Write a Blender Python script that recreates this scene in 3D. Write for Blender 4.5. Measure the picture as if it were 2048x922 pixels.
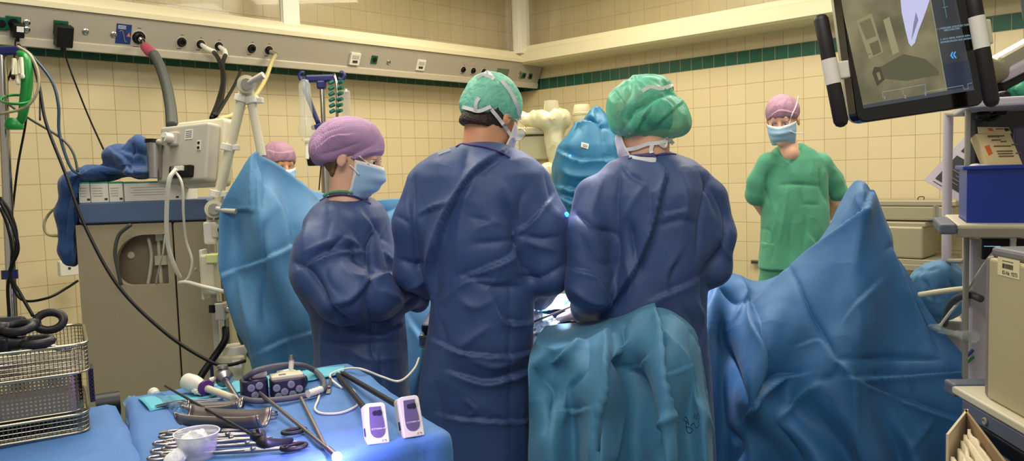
import bpy, math, random
import numpy as np
from mathutils import Matrix, Vector
from mathutils.bvhtree import BVHTree
for o in list(bpy.data.objects): bpy.data.objects.remove(o)
SC = bpy.context.scene
# ------------------------------------------------------------------ camera
F, CX, CY, EYE = 1580.0, 1024.0, 461.0, 1.40
_p, _r = math.radians(4.2), math.radians(1.75)
_r0, _u0 = np.array([1, 0, 0.]), np.array([0, math.sin(_p), math.cos(_p)])
FWD = np.array([0, math.cos(_p), -math.sin(_p)])
RGT = _r0*math.cos(_r) - _u0*math.sin(_r)
UPV = _u0*math.cos(_r) + _r0*math.sin(_r)
CAM = np.array([0, 0, EYE])
cam = bpy.data.cameras.new('camera'); camo = bpy.data.objects.new('camera', cam); SC.collection.objects.link(camo)
cam.lens = F*36/2048; cam.sensor_width = 36; cam.sensor_fit = 'HORIZONTAL'; cam.clip_start = 0.05
M = Matrix.Identity(4)
for i in range(3):
    M[i][0] = RGT[i]; M[i][1] = UPV[i]; M[i][2] = -FWD[i]; M[i][3] = CAM[i]
camo.matrix_world = M
SC.camera = camo
SC.view_settings.view_transform = 'Standard'; SC.view_settings.look = 'None'
SC.view_settings.gamma = 1; SC.view_settings.exposure = 0.0
try: SC.view_settings.use_curve_mapping = False
except Exception: pass

def P(px, py, d):                      # point seen at a pixel, d metres in front of the camera
    return CAM + d*(FWD + RGT*((px-CX)/F) - UPV*((py-CY)/F))
def G(px, py, z):                      # where the line of sight meets the height z
    r = FWD + RGT*((px-CX)/F) - UPV*((py-CY)/F)
    return CAM + r*((z-EYE)/r[2])
def proj(V):
    D = V - CAM; w = D @ FWD
    return np.stack([CX + F*(D @ RGT)/w, CY - F*(D @ UPV)/w], 1)

# ------------------------------------------------------------------ world and lamps
w = bpy.data.worlds.new('world'); SC.world = w; w.use_nodes = True
w.node_tree.nodes['Background'].inputs[0].default_value = (1.0, 0.93, 0.80, 1)
w.node_tree.nodes['Background'].inputs[1].default_value = 0.42
def lamp(name, kind, loc, target, energy, color, size=1.0, sy=None, **kw):
    l = bpy.data.lights.new(name, kind); l.energy = energy; l.color = color
    if kind == 'AREA':
        l.size = size
        if sy: l.shape = 'RECTANGLE'; l.size_y = sy
    else: l.shadow_soft_size = size
    for k, v in kw.items(): setattr(l, k, v)
    o = bpy.data.objects.new(name, l); SC.collection.objects.link(o); o.location = loc
    o.rotation_euler = (Vector(target)-Vector(loc)).to_track_quat('-Z', 'Y').to_euler()
    return o
lamp('ceiling_light', 'AREA', (-1.2, 3.2, 3.15), (-1.2, 3.2, 0), 60, (1, .93, .78), 1.4, 1.4)
lamp('ceiling_light', 'AREA', (1.6, 3.6, 3.15), (1.6, 3.6, 0), 60, (1, .93, .78), 1.4, 1.4)
lamp('ceiling_light', 'AREA', (0.2, 5.2, 3.15), (0.2, 5.2, 0), 60, (1, .90, .70), 1.6, 1.0)
lamp('ceiling_light', 'AREA', (-0.2, 0.6, 3.15), (-0.2, 1.2, 0), 45, (1, .96, .9), 2.0, 1.0)

# ------------------------------------------------------------------ helpers
def srgb(c):
    return tuple(((x/255)/12.92 if x/255 <= .04045 else ((x/255+.055)/1.055)**2.4) for x in c[:3]) + (1,)
def N(nt, t, **kw):
    n = nt.nodes.new(t)
    for k, v in kw.items(): setattr(n, k, v)
    return n
def mat(name, col, rough=.5, metal=0, spec=.5, bump=0, bscale=60, var=0, vscale=8, emit=None, estr=0, alpha=1, trans=0, sheen=0, coord='Object', crumple=0, cscale=9, sss=0):
    m = bpy.data.materials.new(name); m.use_nodes = True; nt = m.node_tree; b = nt.nodes['Principled BSDF']
    b.inputs['Base Color'].default_value = srgb(col); b.inputs['Roughness'].default_value = rough
    b.inputs['Metallic'].default_value = metal; b.inputs['Specular IOR Level'].default_value = spec
    b.inputs['Alpha'].default_value = alpha; b.inputs['Transmission Weight'].default_value = trans
    if sheen: b.inputs['Sheen Weight'].default_value = sheen
    if sss: b.inputs['Subsurface Weight'].default_value = sss; b.inputs['Subsurface Scale'].default_value = .01; b.inputs['Subsurface Radius'].default_value = (1, .35, .2)
    if emit: b.inputs['Emission Color'].default_value = srgb(emit); b.inputs['Emission Strength'].default_value = estr
    tc = N(nt, 'ShaderNodeTexCoord'); L = nt.links.new
    if var:
        n = N(nt, 'ShaderNodeTexNoise'); n.inputs['Scale'].default_value = vscale; n.inputs['Detail'].default_value = 4
        L(tc.outputs[coord], n.inputs['Vector'])
        mr = N(nt, 'ShaderNodeMapRange'); mr.inputs[1].default_value = .3; mr.inputs[2].default_value = .7
        mr.inputs[3].default_value = 1-var; mr.inputs[4].default_value = 1+var; L(n.outputs[0], mr.inputs[0])
        h = N(nt, 'ShaderNodeHueSaturation'); h.inputs['Color'].default_value = srgb(col); L(mr.outputs[0], h.inputs['Value']); L(h.outputs[0], b.inputs['Base Color'])
    last = None
    if crumple:
        wn = N(nt, 'ShaderNodeTexNoise'); wn.inputs['Scale'].default_value = 5; wn.inputs['Detail'].default_value = 2; L(tc.outputs[coord], wn.inputs['Vector'])
        mx = N(nt, 'ShaderNodeMix', data_type='VECTOR'); mx.inputs[0].default_value = .12; L(tc.outputs[coord], mx.inputs[4]); L(wn.outputs[1], mx.inputs[5])
        v = N(nt, 'ShaderNodeTexNoise', noise_type='RIDGED_MULTIFRACTAL'); v.inputs['Scale'].default_value = cscale*.55; v.inputs['Detail'].default_value = 1.6; v.inputs['Roughness'].default_value = .5; v.inputs['Offset'].default_value = .9; L(mx.outputs[1], v.inputs['Vector'])
        mr = N(nt, 'ShaderNodeMapRange'); mr.inputs[1].default_value = 0; mr.inputs[2].default_value = 1.6; L(v.outputs[0], mr.inputs[0])
        bp = N(nt, 'ShaderNodeBump'); bp.inputs['Strength'].default_value = crumple; bp.inputs['Distance'].default_value = .02
        L(mr.outputs[0], bp.inputs['Height']); last = bp
    if bump:
        n = N(nt, 'ShaderNodeTexNoise'); n.inputs['Scale'].default_value = bscale; n.inputs['Detail'].default_value = 3; L(tc.outputs[coord], n.inputs['Vector'])
        bp = N(nt, 'ShaderNodeBump'); bp.inputs['Strength'].default_value = bump; bp.inputs['Distance'].default_value = .01
        L(n.outputs[0], bp.inputs['Height'])
        if last: L(last.outputs[0], bp.inputs['Normal'])
        last = bp
    if last: L(last.outputs[0], b.inputs['Normal'])
    return m

WLOC = {}
def link(o, parent=None, loc=None):
    SC.collection.objects.link(o)
    if parent: o.parent = parent
    WLOC[o.name] = np.array(loc if loc is not None else (0, 0, 0), float)
    return o
def tag(o, label=None, cat=None, group=None, kind=None):
    for k, v in (('label', label), ('category', cat), ('group', group), ('kind', kind)):
        if v: o[k] = v
    return o
def thing(name, loc, label, cat, group=None):
    o = bpy.data.objects.new(name, None); o.empty_display_size = .05; link(o, None, loc); o.location = loc
    return tag(o, label, cat, group)
def basis(o, x, y=None, z=None):       # matrix with axes
    m = Matrix.Identity(4)
    for i in range(3): m[i][0] = x[i]; m[i][1] = y[i]; m[i][2] = z[i]; m[i][3] = o[i]
    return m
def unit(v): v = np.array(v, float); return v/max(1e-9, np.linalg.norm(v))
def frame(o, x, up=(0, 0, 1)):         # x along given, z near up
    x = unit(x); y = unit(np.cross(up, x)); z = np.cross(x, y); return basis(o, x, y, z)
def catmull(pts, n=8):
    pts = np.array(pts, float)
    if len(pts) < 3: return np.array([pts[0]+(pts[-1]-pts[0])*t for t in np.linspace(0, 1, 3)])
    q = np.vstack([2*pts[0]-pts[1], pts, 2*pts[-1]-pts[-2]]); out = []
    for i in range(1, len(q)-2):
        for t in np.linspace(0, 1, n, endpoint=False):
            a, b, c, d = q[i-1:i+3]
            out.append(.5*((2*b)+(-a+c)*t+(2*a-5*b+4*c-d)*t*t+(-a+3*b-3*c+d)*t**3))
    out.append(pts[-1]); return np.array(out)
class B:
    def __init__(s, M=None): s.v = []; s.f = []; s.mi = []; s.n = 0; s.M = M or Matrix.Identity(4)
    def add(s, V, Fs, m=0):
        V = np.array(V, float).reshape(-1, 3); R = np.array(s.M)[:3, :3]; t = np.array(s.M)[:3, 3]
        s.v.append(V @ R.T + t); s.f += [tuple(i+s.n for i in f) for f in Fs]; s.mi += [m]*len(Fs); s.n += len(V); return s
    def box(s, c, d, m=0, R=None):
        c = np.array(c, float); d = np.array(d, float)/2
        V = np.array([[x, y, z] for x in (-1, 1) for y in (-1, 1) for z in (-1, 1)])*d
        if R is not None: V = V @ np.array(R).T
        return s.add(V+c, [(0, 1, 3, 2), (4, 6, 7, 5), (0, 4, 5, 1), (2, 3, 7, 6), (0, 2, 6, 4), (1, 5, 7, 3)], m)
    def tube(s, pts, r, n=10, m=0, smooth=0, closed=False):
        if smooth: pts = catmull(pts, smooth)
        pts = np.array(pts, float); K = len(pts); r = np.interp(np.linspace(0, 1, K), np.linspace(0, 1, len(r)), r) if hasattr(r, '__len__') else np.full(K, r)
        T = np.gradient(pts, axis=0)
        if closed: T = np.roll(pts, -1, 0)-np.roll(pts, 1, 0)
        T /= np.maximum(1e-9, np.linalg.norm(T, axis=1))[:, None]
        u = np.cross(T[0], (0, 0, 1.)); u = u if np.linalg.norm(u) > .1 else np.cross(T[0], (1., 0, 0)); V = []
        a = np.linspace(0, 2*np.pi, n, endpoint=False)
        for i in range(K):
            u = unit(u-T[i]*np.dot(u, T[i])); w_ = np.cross(T[i], u)
            V.append(pts[i]+r[i]*(np.cos(a)[:, None]*u+np.sin(a)[:, None]*w_))
        Fs = [(i*n+j, i*n+(j+1) % n, (i+1)*n+(j+1) % n, (i+1)*n+j) for i in range(K-1) for j in range(n)]
        if closed: Fs += [((K-1)*n+j, (K-1)*n+(j+1) % n, (j+1) % n, j) for j in range(n)]
        else: Fs += [tuple(range(n))[::-1], tuple((K-1)*n+j for j in range(n))]
        return s.add(np.vstack(V), Fs, m)
    def cyl(s, a, b, r, r2=None, n=20, m=0):
        a = np.array(a, float); b = np.array(b, float); return s.tube([a, b], [r, r if r2 is None else r2], n, m)
    def lathe(s, prof, n=24, m=0, o=(0, 0, 0), ax=(0, 0, 1), caps=True):
        z = unit(ax); x = np.cross(z, (0, 1., 0)); x = unit(x) if np.linalg.norm(x) > .1 else np.array([1., 0, 0]); y = np.cross(z, x)
        a = np.linspace(0, 2*np.pi, n, endpoint=False); o = np.array(o, float)
        V = np.vstack([o+z*h+r*(np.cos(a)[:, None]*x+np.sin(a)[:, None]*y) for r, h in prof]); K = len(prof)
        Fs = [(i*n+j, i*n+(j+1) % n, (i+1)*n+(j+1) % n, (i+1)*n+j) for i in range(K-1) for j in range(n)]
        if caps: Fs += [tuple(range(n))[::-1], tuple((K-1)*n+j for j in range(n))]
        return s.add(V, Fs, m)
    def prism(s, poly, z0, z1, m=0):   # polygon in local xy, extruded in z
        n = len(poly); V = [(x, y, z0) for x, y in poly]+[(x, y, z1) for x, y in poly]
        return s.add(V, [tuple(range(n))[::-1], tuple(range(n, 2*n))]+[(i, (i+1) % n, n+(i+1) % n, n+i) for i in range(n)], m)
    def ell(s, c, r, n=16, m=0, R=None):
        V = []; K = n//2+1
        for i in range(K):
            th = math.pi*(i+.02*(i == 0)-.02*(i == K-1))/(K-1)
            for j in range(n): V.append((math.sin(th)*math.cos(2*math.pi*j/n), math.sin(th)*math.sin(2*math.pi*j/n), math.cos(th)))
        V = np.array(V)*np.array(r)
        if R is not None: V = V @ np.array(R).T
        Fs = [(i*n+j, (i+1)*n+j, (i+1)*n+(j+1) % n, i*n+(j+1) % n) for i in range(K-1) for j in range(n)]+[tuple(range(n)), tuple((K-1)*n+j for j in range(n))[::-1]]
        return s.add(V+np.array(c), Fs, m)
    def V(s): return np.vstack(s.v)
    def build(s, name, mats, parent=None, bevel=0, smooth=False, solid=0, label=None, cat=None, group=None, kind=None, seg=2):
        return mesh(name, s.V(), s.f, mats, parent, bevel, smooth, solid, s.mi, label, cat, group, kind, seg)
def mesh(name, V, Fs, mats, parent=None, bevel=0, smooth=False, solid=0, mi=None, label=None, cat=None, group=None, kind=None, seg=2):
    V = np.array(V, float); lo, hi = V.min(0), V.max(0)
    org = np.array([(lo[0]+hi[0])/2, (lo[1]+hi[1])/2, lo[2]])
    me = bpy.data.meshes.new(name)
    me.from_pydata((V-org).tolist(), [], [tuple(int(i) for i in f) for f in Fs])
    for m in (mats if isinstance(mats, (list, tuple)) else [mats]): me.materials.append(m)
    if mi is not None and any(mi): me.polygons.foreach_set('material_index', mi)
    if smooth:
        me.polygons.foreach_set('use_smooth', [True]*len(me.polygons))
        if smooth != 'all': me.set_sharp_from_angle(angle=math.radians(40))
    me.update()
    o = bpy.data.objects.new(name, me); link(o, parent, org)
    o.location = org-(WLOC[parent.name] if parent else 0)
    if bevel:
        b = o.modifiers.new('bevel', 'BEVEL'); b.width = bevel; b.segments = seg; b.limit_method = 'ANGLE'; b.angle_limit = math.radians(40)
    if solid:
        b = o.modifiers.new('solid', 'SOLIDIFY'); b.thickness = solid; b.offset = 0
    return tag(o, label, cat, group, kind)
def dup(root, delta, label=None, group=None, rotz=None):
    r = root.copy(); SC.collection.objects.link(r); r.location = Vector(root.location)+Vector(delta); WLOC[r.name] = WLOC[root.name]+np.array(delta)
    if rotz is not None: r.rotation_euler = (0, 0, rotz)
    if label: r['label'] = label
    if group: r['group'] = group
    for ch in list(root.children):
        c = ch.copy(); SC.collection.objects.link(c); c.parent = r
        for g in ch.children:
            d = g.copy(); SC.collection.objects.link(d); d.parent = c
    return r
def text(name, s, M, size, m, parent=None, depth=.0003, align='LEFT'):
    cu = bpy.data.curves.new(name, 'FONT'); cu.body = s; cu.size = size; cu.extrude = depth; cu.align_x = align; cu.resolution_u = 3
    o = bpy.data.objects.new('tmp', cu); SC.collection.objects.link(o)
    bpy.context.view_layer.update(); dg = bpy.context.evaluated_depsgraph_get()
    me = bpy.data.meshes.new_from_object(o.evaluated_get(dg)); bpy.data.objects.remove(o); bpy.data.curves.remove(cu)
    V = np.array([v.co[:] for v in me.vertices]); Fs = [tuple(p.vertices) for p in me.polygons]; bpy.data.meshes.remove(me)
    if len(V) == 0: return None
    A = np.array(M); V = V @ A[:3, :3].T + A[:3, 3]
    return mesh(name, V, Fs, m, parent)
# --- noise
def _h(i, j, k):
    n = (i*374761393 + j*668265263 + k*2147483647) & 0xffffffff
    n = ((n ^ (n >> 13))*1274126177) & 0xffffffff; return ((n ^ (n >> 16)) & 0xffff)/65535.0
def vnoise(X):
    I = np.floor(X).astype(np.int64); f = X-I; f = f*f*(3-2*f); r = 0
    for a in (0, 1):
        for b in (0, 1):
            for c in (0, 1):
                r = r+_h(I[:, 0]+a, I[:, 1]+b, I[:, 2]+c)*(f[:, 0] if a else 1-f[:, 0])*(f[:, 1] if b else 1-f[:, 1])*(f[:, 2] if c else 1-f[:, 2])
    return r
def ridged(X): return 1-np.abs(2*vnoise(X)-1)
def normals(V, Fs):
    Q = np.array([f if len(f) == 4 else (f[0], f[1], f[2], f[2]) for f in Fs if len(f) in (3, 4)])
    n = np.cross(V[Q[:, 2]]-V[Q[:, 0]], V[Q[:, 3]]-V[Q[:, 1]])
    out = np.zeros_like(V)
    for k in range(4): np.add.at(out, Q[:, k], n)
    return out/np.maximum(1e-12, np.linalg.norm(out, axis=1))[:, None]
def folds(V, Nn, lines, sign=None):
    """soft folds: each line = (pixels of its course, height in m, width in px, profile) pressed into the surface that faces the lens"""
    uv = proj(V); view = CAM-V; view /= np.linalg.norm(view, axis=1)[:, None]
    fc = np.einsum('ij,ij->i', Nn, view)
    if sign is None: fc = np.clip(fc*3, 0, 1)
    else: Nn = Nn*np.sign(fc)[:, None]; fc = 1
    D = np.zeros(len(V))
    for pts, amp, wd, kind in lines:
        q = catmull(pts, 6) if len(pts) > 2 else np.array(pts, float)
        best = np.full(len(V), 1e9); sg = np.zeros(len(V)); tt = np.zeros(len(V)); L = len(q)-1
        for i in range(L):
            a, b = q[i], q[i+1]; ab = b-a; l2 = ab @ ab
            t = ((uv-a) @ ab)/l2; tc = np.clip(t, 0, 1); dd = uv-(a+tc[:, None]*ab); d = np.hypot(dd[:, 0], dd[:, 1])
            u = d < best; best[u] = d[u]; sg[u] = np.sign(ab[0]*dd[u, 1]-ab[1]*dd[u, 0]); tt[u] = (i+tc[u])/L
        tap = np.sqrt(np.clip(np.sin(np.pi*(.04+.92*tt)), 0, 1)); x = best*sg/wd
        if kind == 'v': p = -np.exp(-np.abs(x)*1.1)
        elif kind == 'r': p = np.exp(-np.abs(x)*1.1)
        elif kind == 's': p = np.where(x > 0, np.exp(-x*.8), -np.exp(x*.6)*.7)*(1-np.exp(-(x*5)**2))   # overlap fold
        else: p = -x*np.exp(-np.abs(x))*1.6
        D += 1.7*amp*p*tap
    return V+Nn*(D*fc)[:, None]
def crumple(V, Nn, amp=.004, sc=7, seed=0, st=(1, 1, .5)):
    X = V*sc*np.array(st)+seed*17.3
    Wp = np.stack([vnoise(X*.7+9), vnoise(X*.7+31), vnoise(X*.7+57)], 1)*1.6
    n = lambda f, o: np.abs(2*vnoise((X+Wp*.8)*f+o)-1)
    r = .6*vnoise(X*.6+3)-.3+1.5*n(.8, 5)-1.5*n(.95, 23)+.55*n(1.9, 41)-.55*n(2.2, 67)
    return V+Nn*(amp*r)[:, None]
def sheet(rows, nu=80, nv=80):
    """rows: control rows of (px, py, distance); every row may have its own count"""
    R = []
    for row in rows:
        q = catmull([P(*p) for p in row], 14); s = np.r_[0, np.cumsum(np.linalg.norm(np.diff(q, axis=0), axis=1))]; s /= s[-1]
        R.append(np.stack([np.interp(np.linspace(0, 1, nu), s, q[:, k]) for k in range(3)], 1))
    R = np.array(R); cols = []
    for j in range(nu):
        q = catmull(R[:, j], 14) if len(R) > 2 else R[:, j]
        t = np.linspace(0, 1, len(q)); cols.append(np.stack([np.interp(np.linspace(0, 1, nv), t, q[:, k]) for k in range(3)], 1))
    V = np.array(cols).transpose(1, 0, 2).reshape(-1, 3)
    Fs = [(i*nu+j, i*nu+j+1, (i+1)*nu+j+1, (i+1)*nu+j) for i in range(nv-1) for j in range(nu-1)]
    return V, Fs
def drape(name, rows, m, lines=(), nu=90, nv=90, amp=.003, sc=6, seed=0, parent=None, solid=.0025, **kw):
    V, Fs = sheet(rows, nu, nv); Nn = normals(V, Fs)
    V = crumple(V, Nn, amp, sc, seed); V = folds(V, normals(V, Fs), lines, 1)
    return mesh(name, V, Fs, m, parent, smooth='all', solid=solid, **kw)
# --- implicit surfaces
def smin(a, b, k): h = np.maximum(k-np.abs(a-b), 0)/k; return np.minimum(a, b)-h*h*k*.25
class SDF:
    def __init__(s, k=.02): s.p = []; s.k = k
    def ell(s, c, r, k=None, R=None, sub=False):
        c = np.array(c, float); r = np.array(r, float); Rm = None if R is None else np.array(R)[:3, :3]
        def f(X):
            q = X-c
            if Rm is not None: q = q @ Rm
            k0 = np.linalg.norm(q/r, axis=-1); k1 = np.linalg.norm(q/(r*r), axis=-1); return k0*(k0-1)/np.maximum(k1, 1e-6)
        m = r.max(); s.p.append((f, c-m, c+m, k, sub)); return s
    def cone(s, a, b, ra, rb, k=None, sub=False, flat=None):
        a = np.array(a, float); b = np.array(b, float); ab = b-a; l2 = max(1e-9, ab @ ab); m = max(ra, rb)
        def f(X):
            t = np.clip(((X-a) @ ab)/l2, 0, 1); return np.linalg.norm(X-a-t[..., None]*ab, axis=-1)-(ra+(rb-ra)*t)
        s.p.append((f, np.minimum(a, b)-m, np.maximum(a, b)+m, k, sub)); return s
    def chain(s, pts, rs, k=None):
        for i in range(len(pts)-1): s.cone(pts[i], pts[i+1], rs[i], rs[i+1], k)
        return s
    def loft(s, rows, k=None, pw=2.3):    # rows (z, cx, cy, a, b) from top to bottom
        T = np.array(sorted([tuple(r) for r in rows])); z0, z1 = T[0, 0], T[-1, 0]
        lo = np.array([(T[:, 1]-T[:, 3]).min(), (T[:, 2]-T[:, 4]).min(), z0]); hi = np.array([(T[:, 1]+T[:, 3]).max(), (T[:, 2]+T[:, 4]).max(), z1])
        def f(X):
            z = X[..., 2]; cx, cy, a, b = [np.interp(z, T[:, 0], T[:, i]) for i in (1, 2, 3, 4)]
            q = (np.abs((X[..., 0]-cx)/a)**pw+np.abs((X[..., 1]-cy)/b)**pw)**(1/pw); d = (q-1)*np.minimum(a, b)
            return np.maximum(d, np.maximum(z-z1, z0-z))
        s.p.append((f, lo, hi, k, False)); return s
    def cut(s, p0, n):                    # remove the side n points to
        p0 = np.array(p0, float); n = unit(n); s.p.append((lambda X: -((X-p0) @ n), None, None, .004, True)); return s
    def run(s, h=.008, xform=None, pad=.05):
        lo = np.min([p[1] for p in s.p if p[1] is not None and not p[4]], 0)-pad; hi = np.max([p[2] for p in s.p if p[2] is not None and not p[4]], 0)+pad
        n = np.ceil((hi-lo)/h).astype(int)+1
        ax = [lo[i]+h*np.arange(n[i]) for i in range(3)]
        V = np.full(n, 1.0, np.float32)
        for f, a, b, k, sub in s.p:
            if a is None: i0 = [0]*3; i1 = list(n)
            else: i0 = [max(0, int((a[i]-pad-lo[i])/h)) for i in range(3)]; i1 = [min(n[i], int((b[i]+pad-lo[i])/h)+2) for i in range(3)]
            X = np.stack(np.meshgrid(*[ax[i][i0[i]:i1[i]] for i in range(3)], indexing='ij'), -1)
            sl = tuple(slice(i0[i], i1[i]) for i in range(3)); d = f(X); kk = k or s.k
            V[sl] = -smin(-V[sl], d, kk) if sub else smin(V[sl], d, kk)
        return surfnet(V, lo, h)
def surfnet(V, lo, h):
    S = V < 0; n = np.array(V.shape)-1; cnt = np.zeros(n, np.int8)
    for a in (0, 1):
        for b in (0, 1):
            for c in (0, 1): cnt += S[a:a+n[0], b:b+n[1], c:c+n[2]]
    cell = np.argwhere((cnt > 0) & (cnt < 8)); idx = np.full(n, -1); idx[tuple(cell.T)] = np.arange(len(cell))
    acc = np.zeros((len(cell), 3)); w_ = np.zeros(len(cell))
    for axn in range(3):
        o1, o2 = [i for i in range(3) if i != axn]
        for a in (0, 1):
            for b in (0, 1):
                A = cell.copy(); A[:, o1] += a; A[:, o2] += b; Bc = A.copy(); Bc[:, axn] += 1
                va = V[tuple(A.T)]; vb = V[tuple(Bc.T)]; x = (va < 0) != (vb < 0); t = np.where(x, va/np.where(x, va-vb, 1), 0)
                p = A.astype(float); p[:, axn] += t; acc += p*x[:, None]; w_ += x
    pos = lo+h*acc/w_[:, None]; Fs = []
    for axn in range(3):
        o1, o2 = [(1, 2), (2, 0), (0, 1)][axn]
        sl0 = [slice(None)]*3; sl1 = [slice(None)]*3; sl0[axn] = slice(0, n[axn]); sl1[axn] = slice(1, n[axn]+1)
        s0 = S[tuple(sl0)]; s1 = S[tuple(sl1)]; E = np.argwhere(s0 != s1)
        E = E[(E[:, o1] > 0) & (E[:, o2] > 0) & (E[:, o1] < n[o1]) & (E[:, o2] < n[o2])]
        q = []
        for d1, d2 in ((-1, -1), (0, -1), (0, 0), (-1, 0)):
            c = E.copy(); c[:, o1] += d1; c[:, o2] += d2; q.append(idx[tuple(c.T)])
        q = np.array(q).T; ins = s0[tuple(E.T)]; q[~ins] = q[~ins][:, ::-1]; Fs.append(q)
    Q = np.vstack(Fs); Q = Q[(Q >= 0).all(1)]
    return pos, Q
def relax(V, Q, it=2, lam=.5):
    for _ in range(it):
        S = np.zeros_like(V); c = np.zeros(len(V))
        for k in range(4):
            for j in (1, 3): np.add.at(S, Q[:, k], V[Q[:, (k+j) % 4]]); np.add.at(c, Q[:, k], 1)
        V = V+lam*(S/np.maximum(c, 1)[:, None]-V)
    return V
SURF = []
def bvh(V, Q): SURF.append(BVHTree.FromPolygons([tuple(v) for v in V], [tuple(int(i) for i in q) for q in Q]))
def drop(px, py, d0=2.5, off=.003, only=None, miss=False):      # the first built surface along a line of sight
    r = Vector(P(px, py, 1.0)-CAM).normalized(); best = None
    for t in (SURF if only is None else only):
        h = t.ray_cast(Vector(CAM), r)
        if h[0] is not None and (best is None or h[3] < best[1]): best = (h[0], h[3], h[1])
    if best is None: return None if miss else P(px, py, d0)
    return np.array(best[0]-r*off)
# ------------------------------------------------------------------ the room
D0 = 7.67
COR = np.array([0.0146*D0, D0, 0.])
WL = np.array([-.6934, -.7206, 0]); WR = np.array([.7206, -.6934, 0])     # along each wall, from the corner
Z3 = np.array([0, 0, 1.])
def tile_mat(name, col, col2, size, ph=(0, 0), grout=(176, 150, 104)):
    m = bpy.data.materials.new(name); m.use_nodes = True; nt = m.node_tree; b = nt.nodes['Principled BSDF']; L = nt.links.new
    uv = N(nt, 'ShaderNodeUVMap'); mp = N(nt, 'ShaderNodeMapping'); mp.inputs['Location'].default_value = (ph[0], ph[1], 0); L(uv.outputs[0], mp.inputs[0])
    br = N(nt, 'ShaderNodeTexBrick'); br.offset = 0; br.squash = 1; L(mp.outputs[0], br.inputs['Vector'])
    br.inputs['Scale'].default_value = 1; br.inputs['Brick Width'].default_value = size; br.inputs['Row Height'].default_value = size
    br.inputs['Mortar Size'].default_value = .0022; br.inputs['Mortar Smooth'].default_value = .3
    br.inputs['Color1'].default_value = srgb(col); br.inputs['Color2'].default_value = srgb(col2); br.inputs['Mortar'].default_value = srgb(grout)
    L(br.outputs['Color'], b.inputs['Base Color'])
    r = N(nt, 'ShaderNodeMapRange'); r.inputs[3].default_value = .22; r.inputs[4].default_value = .8; L(br.outputs['Fac'], r.inputs[0]); L(r.outputs[0], b.inputs['Roughness'])
    bp = N(nt, 'ShaderNodeBump', invert=True); bp.inputs['Strength'].default_value = .5; bp.inputs['Distance'].default_value = .002; L(br.outputs['Fac'], bp.inputs['Height'])
    nz = N(nt, 'ShaderNodeTexNoise'); nz.inputs['Scale'].default_value = 5; L(uv.outputs[0], nz.inputs['Vector'])
    b2 = N(nt, 'ShaderNodeBump'); b2.inputs['Strength'].default_value = .05; b2.inputs['Distance'].default_value = .01; L(nz.outputs[0], b2.inputs['Height']); L(bp.outputs[0], b2.inputs['Normal'])
    L(b2.outputs[0], b.inputs['Normal']); return m
ZS = 2.165                     # lower edge of the green band
TC = ((219, 202, 162), (214, 196, 156))
PHL, PHR = 0.04, 0.056
t_lo = tile_mat('cream_tile', *TC, .15, (PHL, (-ZS) % .15)); t_lo2 = tile_mat('cream_tile_right', *TC, .15, (PHR, (-ZS) % .15))
t_hi = tile_mat('cream_tile_upper', *TC, .15, (PHL, (-ZS-.10) % .15)); t_hi2 = tile_mat('cream_tile_upper_right', *TC, .15, (PHR, (-ZS-.10) % .15))
t_gr = tile_mat('green_tile', (30, 84, 66), (34, 90, 72), .10, (.02, (-ZS) % .10), (150, 150, 118))
def wall(name, d, L_, mlo, mhi, th, inward):
    """tiled wall slab from the corner; the room side face split at the green band"""
    me = bpy.data.meshes.new(name); V = []; Fs = []; MI = []; UV = []
    zs = [(0, ZS, 0), (ZS, ZS+.10, 1), (ZS+.10, 3.3, 2)]
    for a, b_, m in zs:
        i = len(V); V += [COR+Z3*a, COR+d*L_+Z3*a, COR+d*L_+Z3*b_, COR+Z3*b_]
        Fs.append((i, i+1, i+2, i+3)); MI.append(m); UV += [(0, a), (L_, a), (L_, b_), (0, b_)]
    i = len(V); o = -inward*th
    V += [COR+o, COR+d*L_+o, COR+d*L_+o+Z3*3.3, COR+o+Z3*3.3]; Fs.append((i+3, i+2, i+1, i)); MI.append(0); UV += [(0, 0)]*4
    me.from_pydata([tuple(v) for v in V], [], Fs)
    for m in (mlo, t_gr, mhi): me.materials.append(m)
    u = me.uv_layers.new(name='UVMap')
    for k, c in enumerate(UV): u.data[k].uv = c
    me.polygons.foreach_set('material_index', MI); me.update()
    ob = bpy.data.objects.new(name, me); link(ob); tag(ob, kind='structure'); return ob
wall('wall_left', WL, 8.6, t_lo, t_hi, .15, WR)
wall('wall_right', WR, 8.6, t_lo2, t_hi2, .15, WL)
m_floor = mat('floor_vinyl', (120, 140, 140), .35, var=.05, vscale=30)
m_ceil = mat('ceiling_paint', (226, 222, 208), .8)
B().add([COR+Z3*-.001+(0, .3, 0), (-6.6, 1.5, -.001), (-5, -2.5, -.001), (6, -2.5, -.001), (7, 1.6, -.001), COR+Z3*-.12+(0, .3, 0), (-6.6, 1.5, -.12), (-5, -2.5, -.12), (6, -2.5, -.12), (7, 1.6, -.12)],
        [(0, 1, 2, 3, 4), (9, 8, 7, 6, 5)]+[(i, i+5, (i+1) % 5+5, (i+1) % 5) for i in range(5)]).build('floor', m_floor, kind='structure')
B().add([COR+Z3*3.3, (-5.9, 1.5, 3.3), (-5, -1, 3.3), (5, -1, 3.3), (6.1, 1.6, 3.3), COR+Z3*3.4, (-5.9, 1.5, 3.4), (-5, -1, 3.4), (5, -1, 3.4), (6.1, 1.6, 3.4)],
        [(0, 4, 3, 2, 1), (5, 6, 7, 8, 9)]+[(i, (i+1) % 5, (i+1) % 5+5, i+5) for i in range(5)]).build('ceiling', m_ceil, kind='structure')
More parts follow.
